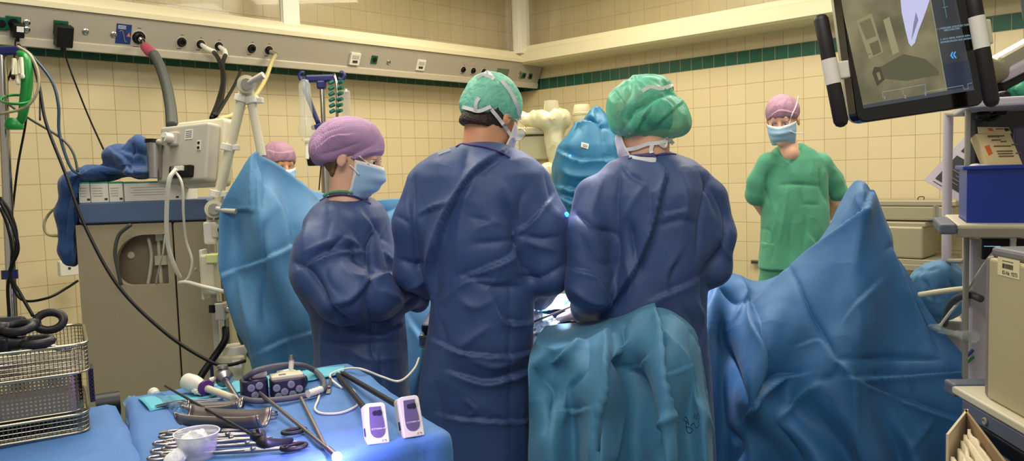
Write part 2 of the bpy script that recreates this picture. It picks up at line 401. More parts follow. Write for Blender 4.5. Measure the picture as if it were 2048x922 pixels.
# supply rail along the left wall: profile (stand-off from wall, height) swept along the wall
m_rail = mat('rail_grey_aluminium', (176, 166, 150), .42, .15)
m_lip = mat('rail_lip', (196, 186, 166), .35, .2)
m_cor = mat('cornice_cream', (226, 216, 180), .4)
m_white = mat('white_enamel', (232, 226, 206), .4)
def sweep(b, prof, d, inw, s0, s1, m=0, e0=0, e1=0):
    n = len(prof); V = [COR+d*(s0+e0*p)+inw*p+Z3*z for p, z in prof]+[COR+d*(s1+e1*p)+inw*p+Z3*z for p, z in prof]
    b.add(V, [tuple(range(n)), tuple(range(n, 2*n))[::-1]]+[(i, n+i, n+(i+1) % n, (i+1) % n) for i in range(n)], m)
ez = EYE
b = B(); sweep(b, [(0, ez+.81), (.225, ez+.785), (.25, ez+.785), (.27, ez+.835), (.335, ez+.985), (0, ez+.985)], WL, WR, .03, 7.6)
rail_t = thing('supply_rail', COR+WR*.2+WL*3+Z3*(ez+.76), 'long grey medical gas and power supply rail mounted along the left tiled wall', 'supply rail')
b.build('housing', m_rail, rail_t, bevel=.004)
b = B(); sweep(b, [(.228, ez+.789), (.236, ez+.776), (.262, ez+.776), (.272, ez+.815), (.262, ez+.83)], WL, WR, .032, 7.6); b.build('lower_lip', m_lip, rail_t)
b = B(); sweep(b, [(.30, ez+.985), (.35, ez+.985), (.355, ez+1.012), (.33, ez+1.02), (.33, ez+1.045), (.305, ez+1.08), (.26, ez+1.09), (.26, ez+.99)], WL, WR, .30, 7.6, e0=0)
b.build('trim_1', m_cor, kind='structure', smooth=True)
b = B(); sweep(b, [(0, ez+.97), (.30, ez+.97), (.33, ez+.985), (.33, ez+1.075), (.305, ez+1.09), (.305, ez+1.125), (.27, ez+1.13), (0, ez+1.0)], WR, WL, .30, 8.0); b.build('trim_2', m_cor, kind='structure')
def post(s, inw, d, w_, name, dep=.06, off=.31):
    c = COR+d*s+inw*off; B(basis(c, d, inw, Z3)).box((0, 0, ez+1.06+.42), (w_, dep, .84)).box((w_*.5+.004, 0, ez+1.06+.42), (.008, dep*.6, .84)).build(name, m_white, bevel=.003, kind='structure')
post(.31, WR, WL, .12, 'trim_3', .10, .33)
post(2.62, WR, WL, .13, 'trim_4', .05, .29)
m_glass = mat('pane_glass', (225, 230, 215), .03, trans=1, spec=.5, alpha=.22)
def pane(s0, s1, d, inw, name, off=.285):
    b = B(); sweep(b, [(off, ez+1.085), (off+.006, ez+1.085), (off+.006, ez+1.89), (off, ez+1.89)], d, inw, s0, s1); b.build(name, m_glass, kind='structure')
pane(.38, 2.55, WL, WR, 'window_1'); pane(2.69, 7.4, WL, WR, 'window_2')
pane(.38, 3.1, WR, WL, 'window_3'); pane(3.115, 7.4, WR, WL, 'window_4')
# ------------------------------------------------------------------ people
m_skin = mat('skin', (226, 176, 146), .5, sss=.12, var=.05, vscale=20)
m_skin2 = mat('skin_tan', (208, 150, 112), .5, sss=.1, var=.06, vscale=20)
m_hair = mat('dark_hair', (46, 34, 26), .55, bump=.6, bscale=160)
m_hairb = mat('brown_hair', (116, 84, 56), .55, bump=.6, bscale=160)
m_eye = mat('eye_white', (225, 220, 212), .2); m_iris = mat('iris', (50, 36, 26), .15)
m_lid = mat('lash', (50, 32, 26), .6)
m_gown = mat('gown_navy_nonwoven', (48, 72, 120), .55, bump=.12, bscale=500, var=.06, vscale=14, crumple=.45, cscale=9, sheen=.1)
m_bind = mat('purple_binding', (70, 48, 112), .7)
m_scrub = mat('scrub_green', (74, 150, 116), .8, bump=.15, bscale=350, var=.06, vscale=9, crumple=.3, cscale=11, sheen=.2)
m_white_cloth = mat('white_tie_cloth', (228, 226, 222), .7, bump=.2, bscale=200)
m_maskb = mat('mask_pale_blue', (160, 196, 222), .65, bump=.1, bscale=300)
m_maskw = mat('mask_white_pink', (226, 214, 226), .65)
m_glove = mat('latex_glove', (176, 160, 160), .42, bump=.2, bscale=90)
m_shoe = mat('clog_white', (210, 210, 205), .5)

def wave_mat(name, c1, c2):            # crepe weave of the caps
    m = mat(name, c1, .75); nt = m.node_tree; b = nt.nodes['Principled BSDF']; L = nt.links.new
    tc = N(nt, 'ShaderNodeTexCoord'); wv = N(nt, 'ShaderNodeTexWave', wave_type='BANDS', bands_direction='Z'); wv.inputs['Scale'].default_value = 60
    wv.inputs['Distortion'].default_value = 0
    sn = N(nt, 'ShaderNodeTexWave', wave_type='BANDS', bands_direction='DIAGONAL'); sn.inputs['Scale'].default_value = 50
    ad = N(nt, 'ShaderNodeVectorMath', operation='MULTIPLY_ADD'); ad.inputs[1].default_value = (.006, .006, .006)
    L(sn.outputs[1], ad.inputs[0]); L(tc.outputs['Object'], ad.inputs[2]); L(ad.outputs[0], wv.inputs['Vector']); L(tc.outputs['Object'], sn.inputs['Vector'])
    mx = N(nt, 'ShaderNodeMix', data_type='RGBA'); mx.inputs[6].default_value = srgb(c1); mx.inputs[7].default_value = srgb(c2)
    L(wv.outputs[1], mx.inputs[0]); L(mx.outputs[2], b.inputs['Base Color'])
    bp = N(nt, 'ShaderNodeBump'); bp.inputs['Strength'].default_value = .3; bp.inputs['Distance'].default_value = .002; L(wv.outputs[1], bp.inputs['Height']); L(bp.outputs[0], b.inputs['Normal'])
    return m
m_capp = wave_mat('cap_purple_crepe', (148, 104, 146), (190, 156, 188))
m_capp2 = wave_mat('cap_mauve_crepe', (152, 108, 132), (184, 146, 164))
m_capg = mat('cap_green_nonwoven', (112, 186, 160), .6, bump=.5, bscale=70, var=.08, vscale=18, crumple=.35, cscale=22)
def gauze_mat(name, c, a):
    m = mat(name, c, .45, var=.16, vscale=24, crumple=.3, cscale=16, bump=.2, bscale=120); nt = m.node_tree; L = nt.links.new
    b = nt.nodes['Principled BSDF']; lw = N(nt, 'ShaderNodeLayerWeight'); lw.inputs[0].default_value = .35
    mr = N(nt, 'ShaderNodeMapRange'); mr.inputs[3].default_value = a; mr.inputs[4].default_value = 1; L(lw.outputs['Facing'], mr.inputs[0]); L(mr.outputs[0], b.inputs['Alpha']); return m
m_gauze = gauze_mat('cap_green_gauze', (78, 186, 150), .66)

def head_frame(px, py, d, yaw, pitch, roll=0):
    R = Matrix.Rotation(-math.radians(yaw), 3, 'Z') @ Matrix.Rotation(-math.radians(pitch), 3, 'X') @ Matrix.Rotation(math.radians(roll), 3, 'Y')
    return P(px, py, d), np.array(R)
def hp(H, v): return H[0]+H[1] @ np.array(v, float)
def add_head(S, H, neck, s=1.0, nr=.052):
    e = lambda c, r, k=.02, sub=False: S.ell(hp(H, np.array(c)*s), np.array(r)*s, k, H[1], sub)
    c_ = lambda a, b, ra, rb, k=.01: S.cone(hp(H, np.array(a)*s), hp(H, np.array(b)*s), ra*s, rb*s, k)
    e((0, -.012, .035), (.076, .096, .086)); e((0, .03, -.03), (.062, .062, .085)); e((0, .042, -.085), (.046, .046, .034)); e((0, .076, -.096), (.02, .018, .018), .02)
    for q in (-1, 1): e((q*.036, .062, -.026), (.026, .026, .03), .02); e((q*.031, .1, .008), (.019, .014, .012), .012, True)
    c_((-.030, .080, .032), (.030, .080, .032), .011, .011, .02)
    c_((0, .09, .014), (0, .110, -.028), .008, .012); e((.011, .103, -.034), (.008, .01, .008), .006); e((-.011, .103, -.034), (.008, .01, .008), .006)
    for q in (-1, 1):
        e((q*.031, .0800, .0178), (.0155, .0135, .0075), .004); e((q*.031, .080, .0005), (.0145, .012, .005), .004)
        e((q*.079, -.010, -.006), (.0085, .0175, .027), .006); e((q*.089, -.006, -.003), (.006, .0095, .016), .003, True)
    c_((-.018, .093, -.062), (.018, .093, -.062), .006, .006, .006)
    S.cone(hp(H, (0, -.018, -.05)), neck, nr, nr+.006, .03)
def add_hand(S, wrist, dr, nrm, s=1.0, curl=.5, left=False, g=1.0):
    """palm, four unequal bent fingers and a thumb from the side of the palm; dr along the hand, nrm out of its back"""
    dr = unit(dr); nrm = unit(np.array(nrm)-dr*np.dot(nrm, dr)); sd = np.cross(dr, nrm)*(-1 if left else 1); w0 = np.array(wrist, float)
    for k in range(4):
        off = (k-1.5)*.019*s; S.cone(w0+dr*.012*s+sd*off*.6, w0+dr*.082*s+sd*off, .0135*s*g, .0115*s*g, .012)
        L0 = (.040, .046, .043, .032)[k]*s; a = curl*(.9+.08*k); p = w0+dr*.084*s+sd*off; r = (.0092, .0095, .009, .008)[k]*s*g; t = 0
        for j in range(3):
            t += a*(.6, .9, .6)[j]; q = p+(dr*math.cos(t)-nrm*math.sin(t))*L0*(1, .65, .5)[j]; S.cone(p, q, r, r*.9, .003); p = q; r *= .9
    p = w0+dr*.022*s-sd*.026*s; q = p+unit(dr*.5-sd*.8-nrm*.3)*.042*s; t = q+unit(dr*.9-sd*.2-nrm*.4)*.032*s; u = t+unit(dr*.95-nrm*.35)*.024*s
    S.cone(w0+dr*.01*s, q, .016*s*g, .0125*s*g, .01).cone(q, t, .0115*s*g, .0105*s*g, .004).cone(t, u, .0105*s*g, .009*s*g, .004)
def zl(rows, d, extra=()):            # silhouette rows (py, xleft, xright, half thickness[, distance])
    out = []
    for r in rows:
        py, xl, xr, th = r[:4]; dd = r[4] if len(r) > 4 else d
        a = P(xl, py, dd); b = P(xr, py, dd); c = (a+b)/2; out.append((c[2], c[0], c[1], abs(b[0]-a[0])/2, th))
    return out
def cloth(name, S, m, parent, lines=(), h=.009, amp=.003, sc=7, seed=0, rel=2, st=(1, 1, .5), mi=None, tree=True, solid=0, **kw):
    V, Q = S.run(h); V = relax(V, Q, rel); n = normals(V, Q)
    V = crumple(V, n, amp, sc, seed, st)
    if len(lines): V = folds(V, normals(V, Q), lines)
    if tree: bvh(V, Q)
    mm = None
    if mi is not None: mm = mi(V, Q)
    return mesh(name, V, Q, m, parent, smooth='all', mi=mm, solid=solid, **kw)
def person(nm_loc, label, H, neck, arms, hips, shoulders, skin, s=1.0, nr=.052, h=.0055, hands=True, extra=None):
    """empty at the feet + one continuous body"""
    feet = np.array([hips[0], hips[1], 0.]); t = thing('person', feet, label, 'person')
    S = SDF(.03); add_head(S, H, neck, s, nr)
    if extra: S.ell(*extra)
    sl, sr = shoulders; hips = np.array(hips)
    ch = (sl+sr)/2-Z3*.10
    S.chain([np.array(neck)-Z3*.02, ch-Z3*.02, hips+Z3*.12, hips], [.055, .08, .08, .085]); c0 = (sl+sr)/2; S.cone(c0+(sl-c0)*.9-Z3*.012, c0+(sr-c0)*.9-Z3*.012, .034, .034)
    sx = unit((sr-sl)*[1, 1, 0])
    for q in (-1, 1):
        a = hips+sx*q*.09-Z3*.05; k_ = np.array([a[0], a[1], .48]); f = np.array([a[0], a[1], .09]); S.chain([a, k_, f], [.07, .05, .036]); S.cone(f-Z3*.04, f-Z3*.045+np.cross(Z3, sx)*.13, .04, .035)
    for A in arms:
        pts = [c0+(A['p'][0]-c0)*.9-Z3*.012, A['p'][1], A['p'][2]]; S.chain(pts, [.042, .036, .026], .015)
        if hands: add_hand(S, pts[2], A['dir'], A.get('n', (0, 0, 1)), .95, A.get('curl', .6), A.get('left', False), .85)
    V, Q = S.run(h); V = relax(V, Q, 1, .4); bvh(V, Q)
    mesh('body', V, Q, skin, t, smooth='all'); return t
def eyes(t, H, s=1.0, look=(0, .6, -.6)):
    for q in (-1, 1):
        c = np.array((q*.031, .0775, .008))*s; b = B(); b.ell(hp(H, c), (.0135*s,)*3, 12); b.build('eyeball', m_eye, t, smooth='all')
        l = unit(look); b = B(); b.ell(hp(H, c+l*.0098*s), (.006*s,)*3, 10); b.build('iris', m_iris, t, smooth='all')
        b = B(); b.tube([hp(H, np.array((q*(.031+x), .0795+.0140*math.cos(x*70), .0118-abs(x)*.22))*s) for x in (-.014, -.007, 0, .007, .014)], .0013*s, 6); b.build('eyelashes', m_lid, t)
        b = B(); b.tube([hp(H, np.array((q*(.012+x), .0915-.1*x-8*x*x, .036+.12*x-3.5*x*x))*s) for x in (0, .01, .02, .03, .038)], [.002*s, .003*s, .003*s, .0025*s, .001], 6); b.build('eyebrow', m_hairb, t, smooth='all')
def mask(t, H, mats, s=1.0, w_=1.0, rim=True, zlen=.118):
    """pleated surgical mask moulded over nose, cheeks and chin"""
    V = []; nu, nv = 33, 25
    for j in range(nv):
        v = j/(nv-1); z = -.006-zlen*v
        ry = .099+.023*math.exp(-((v-.34)/.34)**2)-.03*max(0, v-.72)/.28+.0022*math.sin(v*7*math.pi)
        rx = .077-.016*v**2
        for i in range(nu):
            a = (i/(nu-1)-.5)*math.pi*.86*w_
            nose = math.exp(-(a/.4)**2)*.007*math.exp(-((v-.25)/.25)**2)
            V.append(hp(H, np.array((rx*math.sin(a), .012+(ry-.012)*math.cos(a)+nose, z+.014*math.sin(abs(a))*(.5-v)*1.4))*s))
    Fs = [(j*nu+i, j*nu+i+1, (j+1)*nu+i+1, (j+1)*nu+i) for j in range(nv-1) for i in range(nu-1)]
    mi = [1 if j < 2 and rim or i in (0, nu-2) else 0 for j in range(nv-1) for i in range(nu-1)]
    V = np.array(V); bvh(V, Fs)
    return mesh('face_mask', V, Fs, mats, t, smooth='all', solid=.002, mi=mi)
def ribbon(b, pts, w_, up, th=.0015):     # flat tie
    q = np.array(pts); T = np.gradient(q, axis=0); V = []
    for p, tt in zip(q, T):
        u = unit(np.cross(unit(tt), up)); V += [p-u*w_/2, p+u*w_/2]
    n = len(q); Fs = [(2*i, 2*i+1, 2*i+3, 2*i+2) for i in range(n-1)]
    N3 = np.array(up)*th; V = np.array(V); b.add(np.vstack([V, V+N3]), Fs+[tuple(k+2*n for k in f[::-1]) for f in Fs]+[(2*i, 2*i+2, 2*i+2+2*n, 2*i+2*n) for i in range(n-1)]+[(2*i+1, 2*i+1+2*n, 2*i+3+2*n, 2*i+3) for i in range(n-1)])
TOCAM = lambda p: unit(CAM-np.array(p))
def on(pts, off=.004, d=2.5):          # course in pixels laid on the surfaces already built
    if len(pts) > 2: c = catmull([(x, y) for x, y in pts], 5)
    else: c = [np.array(pts[0])*(1-t)+np.array(pts[1])*t for t in np.linspace(0, 1, 5)]
    q = [drop(x, y, d, off, None, True) for x, y in c]; ds = [float((p-CAM) @ FWD) if p is not None else None for p in q]
    ok = [k for k, v in enumerate(ds) if v is not None]
    if not ok: return [P(x, y, d) for x, y in c]
    dd = np.interp(range(len(c)), ok, [ds[k] for k in ok]); med = np.median(dd)
    dd = np.array([np.median(np.clip(dd, med-.12, med+.12)[max(0, k-1):k+2]) for k in range(len(dd))])
    return [P(x, y, v-.001) for (x, y), v in zip(c, dd)]

# --- surgeon on the left
H1 = head_frame(981, 236, 2.53, 38, 26, 4)
nk1 = P(962, 318, 2.50)
sl, sr = P(862, 372, 2.5), P(1058, 372, 2.5)
p1 = person(0, 'surgeon seen from behind in navy gown and pale green tied cap, wearing glasses', H1, nk1,
            [dict(p=[sl, P(828, 545, 2.5), P(905, 600, 2.84)], dir=(.7, .5, -.3), left=True), dict(p=[sr, P(1096, 552, 2.47), P(1075, 603, 2.78)], dir=(-.1, .8, -.3))],
            P(965, 640, 2.5), (sl, sr), m_skin2, 1.0, .058)
S = SDF(.03)
S.loft(zl([(283, 935, 985, .05), (294, 895, 1020, .085), (306, 862, 1046, .10), (322, 844, 1068, .12), (350, 832, 1086, .14), (400, 832, 1092, .155), (470, 838, 1085, .16), (540, 852, 1075, .155), (600, 864, 1070, .15), (650, 858, 1067, .15), (700, 848, 1065, .155), (780, 836, 1068, .16), (870, 826, 1074, .165), (960, 820, 1078, .17), (1180, 812, 1088, .17)], 2.5))
S.chain([P(858, 372, 2.5), P(832, 450, 2.47), P(828, 540, 2.5), P(905, 600, 2.82)], [.072, .070, .062, .036])
S.chain([P(1056, 378, 2.5), P(1086, 450, 2.46), P(1096, 548, 2.46), P(1078, 600, 2.76)], [.08, .078, .064, .038])
L1 = [([(998, 310), (942, 354), (902, 416), (876, 487), (863, 546), (867, 590)], .022, 13, 's'), ([(957, 343), (938, 380), (925, 410)], .010, 12, 'r'), ([(828, 354), (826, 430), (835, 520), (850, 570)], .014, 10, 'v'),
      ([(936, 300), (925, 350), (900, 400)], .008, 9, 'v'), ([(839, 427), (868, 414), (894, 407)], .007, 5, 'r'), ([(839, 434), (868, 421), (894, 413)], .006, 5, 'v'), ([(820, 340), (815, 400), (822, 460)], .007, 9, 'r'),
      ([(1010, 405), (1030, 450), (1038, 490), (1052, 530), (1064, 560)], .024, 11, 'v'), ([(1034, 466), (1065, 440), (1102, 396)], .010, 6, 's'), ([(1040, 470), (1080, 478), (1118, 474)], .007, 6, 'v'), ([(1045, 480), (1080, 492), (1115, 500)], .006, 8, 'r'),
      ([(946, 488), (990, 484), (1034, 480)], .009, 8, 'v'), ([(927, 553), (975, 535), (1023, 514), (1040, 490)], .013, 9, 's'), ([(927, 553), (986, 573), (1045, 574)], .011, 8, 'v'), ([(940, 433), (965, 440), (982, 445)], .006, 5, 'v'), ([(945, 465), (982, 445), (1020, 450)], .005, 8, 'r'),
      ([(1005, 365), (1020, 400), (1030, 440)], .009, 10, 'r'), ([(1050, 380), (1040, 410), (1044, 450)], .008, 10, 'v'), ([(1090, 340), (1105, 390), (1120, 420)], .008, 8, 'v'), ([(935, 370), (918, 450), (912, 540)], .006, 14, 'r'), ([(890, 590), (930, 560), (980, 560)], .009, 9, 's'),
      ([(1040, 555), (1080, 556), (1130, 530)], .012, 8, 'v'), ([(800, 520), (830, 530), (850, 525)], .012, 7, 'v'), ([(810, 580), (830, 570), (850, 560)], .008, 7, 'r'), ([(790, 430), (815, 445), (830, 470)], .006, 6, 'v'),
      ([(858, 674), (898, 695), (937, 707), (1015, 713), (1070, 701)], .010, 6, 's'), ([(913, 748), (968, 764), (1015, 756), (1070, 737)], .016, 9, 's'), ([(882, 831), (937, 839), (1023, 843), (1070, 835)], .008, 6, 's'), ([(1022, 560), (1020, 700), (1022, 922)], .004, 6, 'v'),
      ([(995, 610), (1010, 640), (1035, 646), (1072, 640)], .013, 8, 's'), ([(975, 655), (940, 680), (915, 700)], .008, 10, 'r'), ([(878, 640), (890, 680), (880, 700)], .006, 10, 'v'), ([(876, 770), (882, 840), (880, 922)], .008, 10, 'v'), ([(920, 600), (950, 615), (985, 600)], .007, 10, 'r'), ([(930, 800), (950, 820), (935, 835)], .006, 5, 'r'), ([(850, 720), (850, 800), (845, 880)], .008, 14, 'r'), ([(1045, 790), (1045, 850), (1050, 922)], .006, 9, 'r'), ([(940, 720), (990, 735), (1040, 722)], .008, 10, 'r')]
g1 = cloth('gown', S, m_gown, p1, L1, h=.007, amp=.003, sc=6, seed=1)
S = SDF(.02); S.ell(hp(H1, (0, -.014, .045)), (.088, .108, .098), R=H1[1]).ell(hp(H1, (0, -.075, .01)), (.066, .045, .05), R=H1[1]).cut(hp(H1, (0, .10, .045)), H1[1] @ np.array((0, .50, -.87)))
cloth('surgical_cap', S, m_capg, p1, [([(925, 250), (960, 240), (1000, 240)], .003, 5, 'v'), ([(940, 170), (950, 200), (945, 240)], .003, 8, 'r'), ([(990, 160), (1010, 200), (1020, 240)], .003, 8, 'r'), ([(960, 165), (980, 200), (985, 240)], .002, 7, 'v')], h=.004, amp=.0025, sc=22, seed=3, rel=1)
S = SDF(.01); S.ell(hp(H1, (0, -.016, .02)), (.081, .10, .092), R=H1[1]).ell(hp(H1, (0, -.06, -.045)), (.056, .045, .04), R=H1[1]).cut(hp(H1, (0, .01, 0)), H1[1] @ np.array((0, 1, -.1))).cut(hp(H1, (0, -.06, -.058)), H1[1] @ np.array((0, .15, -1)))
cloth('hair', S, m_hair, p1, h=.004, amp=.001, sc=60, rel=1)
mask(p1, H1, [m_maskw, m_white_cloth]); eyes(p1, H1)
b = B()
for path in ([(924, 214), (940, 218), (958, 222), (982, 213)], [(958, 195), (952, 206), (951, 222)], [(982, 218), (1000, 240), (1016, 262), (1030, 285)], [(1003, 160), (1022, 185), (1034, 212), (1040, 240)], [(952, 156), (966, 150), (982, 154), (988, 158)], [(968, 152), (975, 144), (986, 156)]):
    b = B(); q = on(path, .003); ribbon(b, q, .011, TOCAM(q[0]), .003); b.build('mask_tie', m_white_cloth, p1, smooth=True)
m_gold = mat('gold_wire', (190, 150, 90), .25, 1); m_lens = mat('spectacle_lens', (200, 220, 230), .05, alpha=.3)
gl = thing('glasses', hp(H1, (0, .1, 0)), 'thin gold rimmed glasses on the face of the surgeon in the tied cap', 'glasses')
b = B(); bl = B()
for q in (-1, 1):
    ring = [hp(H1, (q*.034+.025*math.cos(a), .118, .0+.021*math.sin(a))) for a in np.linspace(0, 2*np.pi, 20, endpoint=False)]
    b.tube(ring, .0014, 6, closed=True); bl.add(ring, [tuple(range(20))]); b.tube([hp(H1, (q*.059, .117, .006)), hp(H1, (q*.082, .09, .010)), hp(H1, (q*.086, .02, .008)), hp(H1, (q*.084, -.01, -.004))], .0014, 6)
b.tube([hp(H1, (-.010, .119, .006)), hp(H1, (0, .123, .008)), hp(H1, (.010, .119, .006))], .0014, 6); b.build('frame', m_gold, gl, smooth=True); bl.build('lens', m_lens, gl, solid=.001)
b = B(); b.tube(on([(912, 294), (924, 288), (940, 290), (965, 293), (990, 300), (1008, 308), (1020, 315)], .002), .0035, 8, smooth=4); b.build('neck_binding', m_bind, p1, smooth='all')
b = B(); q = on([(876, 308), (888, 304), (900, 300)], .003); ribbon(b, q, .016, TOCAM(q[0]), .002); b.build('white_tie_patch', m_white_cloth, p1)

# --- surgeon on the right
H2 = head_frame(1286, 252, 2.53, -36, 24, -3)
nk2 = P(1300, 330, 2.52); sl, sr = P(1192, 392, 2.5), P(1412, 390, 2.52)
wr2 = P(1168, 624, 2.74)
p2 = person(0, 'surgeon seen from behind in navy gown and puffed green gauze bouffant cap', H2, nk2,
            [dict(p=[sl, P(1186, 572, 2.42), wr2], dir=P(1110, 634, 2.86)-wr2, n=(0, -.4, 1), left=True, curl=.45), dict(p=[sr, P(1426, 540, 2.52), P(1350, 600, 2.84)], dir=(-.7, .6, -.2))],
            P(1305, 640, 2.55), (sl, sr), m_skin, 1.0, .055)
S = SDF(.03)
S.loft(zl([(300, 1275, 1330, .05), (310, 1248, 1358, .08), (322, 1218, 1385, .11), (345, 1195, 1415, .135), (385, 1180, 1436, .155), (430, 1180, 1440, .16), (500, 1186, 1432, .16), (560, 1190, 1414, .155), (640, 1195, 1410, .155), (740, 1196, 1420, .16), (870, 1194, 1426, .165), (960, 1190, 1430, .17), (1180, 1180, 1440, .17)], 2.53))
S.chain([P(1192, 395, 2.5), P(1174, 470, 2.44), P(1178, 572, 2.42), P(1176, 612, 2.6), P(1166, 624, 2.72)], [.068, .064, .066, .05, .034])
S.chain([P(1415, 400, 2.52), P(1432, 470, 2.5), P(1426, 535, 2.52), P(1350, 600, 2.82)], [.068, .060, .056, .036])
L2 = [([(1315, 318), (1333, 348), (1324, 388), (1311, 441), (1298, 481), (1271, 543), (1235, 592), (1209, 628)], .020, 11, 's'), ([(1150, 426), (1187, 450), (1231, 472), (1235, 534), (1218, 597)], .014, 9, 'v'), ([(1240, 345), (1234, 400), (1235, 468)], .013, 9, 'v'), ([(1290, 368), (1262, 410), (1250, 440)], .008, 9, 'r'),
      ([(1262, 450), (1268, 490), (1278, 535)], .016, 8, 'v'), ([(1422, 350), (1404, 423), (1395, 512)], .011, 10, 'v'), ([(1431, 379), (1452, 420), (1456, 454), (1444, 503), (1413, 548), (1411, 610)], .018, 9, 'v'), ([(1320, 432), (1345, 425), (1370, 418)], .006, 5, 's'), ([(1322, 452), (1360, 440), (1395, 448)], .006, 6, 'v'), ([(1360, 512), (1340, 545), (1338, 580)], .008, 10, 's'),
      ([(1310, 597), (1350, 580), (1404, 556)], .009, 9, 's'), ([(1147, 539), (1175, 545), (1200, 557), (1218, 597)], .012, 9, 's'), ([(1140, 575), (1180, 600), (1210, 605)], .010, 9, 'r'), ([(1210, 345), (1195, 390), (1180, 430)], .006, 10, 'r'), ([(1300, 370), (1302, 420), (1296, 460)], .007, 8, 'v'), ([(1365, 350), (1375, 400), (1368, 450)], .009, 12, 'r'), ([(1400, 340), (1420, 380), (1436, 430)], .007, 7, 'v'),
      ([(1250, 520), (1262, 560), (1250, 600)], .010, 9, 'r'), ([(1370, 620), (1390, 650), (1400, 700)], .008, 7, 'v'), ([(1390, 600), (1410, 640), (1415, 690)], .007, 6, 'r'), ([(1245, 330), (1262, 350), (1290, 368)], .007, 7, 'v'), ([(1160, 470), (1190, 520), (1225, 530)], .007, 8, 'v'), ([(1440, 470), (1452, 500), (1462, 520)], .007, 6, 'r'), ([(1420, 600), (1405, 700), (1415, 800)], .009, 10, 'v')]
g2 = cloth('gown', S, m_gown, p2, L2, h=.007, amp=.003, sc=6, seed=5)
# tall bouffant cap: two gathered lobes
S = SDF(.035); S.ell(P(1285, 222, 2.53), (.115, .12, .082)).ell(P(1262, 200, 2.53), (.062, .08, .052)).ell(P(1318, 232, 2.49), (.088, .10, .072)).ell(P(1296, 178, 2.55), (.075, .075, .045)).ell(P(1262, 248, 2.52), (.058, .08, .040)).ell(P(1352, 250, 2.47), (.038, .06, .034))
cloth('bouffant_cap', S, m_gauze, p2, [([(1244, 262), (1262, 230), (1290, 205), (1320, 186), (1355, 180)], .014, 9, 'v'), ([(1222, 175), (1245, 210), (1240, 250)], .006, 8, 'v'), ([(1262, 150), (1262, 180), (1250, 205)], .006, 8, 'v'), ([(1300, 215), (1285, 240), (1270, 268)], .006, 6, 's'), ([(1330, 190), (1350, 210), (1355, 250)], .005, 8, 'v'), ([(1370, 200), (1330, 235), (1300, 262)], .004, 5, 's')], h=.005, amp=.005, sc=17, seed=7, rel=1)
S = SDF(.01); S.ell(hp(H2, (0, -.016, .02)), (.080, .10, .092), R=H2[1]).cut(hp(H2, (0, .01, 0)), H2[1] @ np.array((0, 1, -.1))).cut(hp(H2, (0, -.06, -.045)), H2[1] @ np.array((0, .15, -1)))
cloth('hair', S, m_hairb, p2, h=.004, amp=.001, sc=60, rel=1)
mask(p2, H2, [m_maskw, m_white_cloth]); eyes(p2, H2)
b = B()
for path in ([(1284, 182), (1300, 174), (1320, 177), (1340, 172), (1345, 166)], [(1250, 300), (1272, 296), (1295, 288), (1320, 285), (1345, 278)], [(1305, 288), (1302, 298), (1303, 306)], [(1318, 286), (1330, 292), (1333, 276), (1347, 288)]):
    b = B(); q = on(path, .004); ribbon(b, q, .012, TOCAM(q[0]), .003); b.build('mask_tie', m_white_cloth, p2, smooth=True)
b = B(); b.tube(on([(1256, 318), (1278, 312), (1300, 312), (1318, 310), (1340, 308), (1352, 309)], .001), .0032, 8, smooth=4); b.build('neck_binding', m_bind, p2, smooth='all')
b = B(); q = on([(1258, 314), (1280, 318), (1312, 320)], .003); ribbon(b, q, .014, TOCAM(q[0]), .002); b.build('white_tie_patch', m_white_cloth, p2)
S = SDF(.012); S.cone(P(1190, 612, 2.66), P(1162, 626, 2.75), .040, .034); add_hand(S, P(1160, 626, 2.755), P(1110, 634, 2.86)-P(1168, 624, 2.74), (0, -.4, 1), .98, .45, True, 1.12)
cloth('glove', S, m_glove, p2, [([(1150+i*8, 605), (1150+i*9, 645)], .003, 3, 'v') for i in range(5)], h=.0035, amp=.001, sc=30, rel=1)

# --- nurse in profile
H3 = head_frame(704, 318, 2.6, 96, 14)
nk3 = P(692, 408, 2.6); sl, sr = P(690, 448, 2.76), P(676, 452, 2.50)
p3 = person(0, 'nurse in navy gown and purple crepe bouffant cap, turned in profile with light blue mask', H3, nk3,
            [dict(p=[sl, P(690, 560, 2.82), P(800, 590, 2.8)], dir=(.9, .2, 0), left=True), dict(p=[sr, P(640, 545, 2.45), P(822, 594, 2.70)], dir=(.7, .6, 0))],
            P(715, 660, 2.64), (sl, sr), m_skin, .96, .048)
S = SDF(.03)
S.loft(zl([(388, 668, 726, .06), (398, 648, 742, .085), (412, 628, 762, .115), (435, 612, 775, .14), (480, 606, 786, .16), (530, 608, 795, .17), (580, 614, 800, .17), (630, 626, 806, .165), (690, 634, 812, .17), (770, 632, 816, .18), (900, 624, 826, .19), (1140, 612, 840, .2)], 2.64))
S.chain([P(664, 455, 2.52), P(642, 505, 2.46), P(634, 545, 2.44)], [.075, .078, .078]); S.chain([P(634, 545, 2.44), P(690, 590, 2.42), P(750, 596, 2.48), P(808, 590, 2.62), P(836, 596, 2.74)], [.078, .088, .074, .048, .036])
S.cone(P(622, 565, 2.56), P(634, 590, 2.62), .06, .05)
S.chain([P(700, 455, 2.74), P(770, 560, 2.80), P(835, 605, 2.76)], [.07, .06, .036])
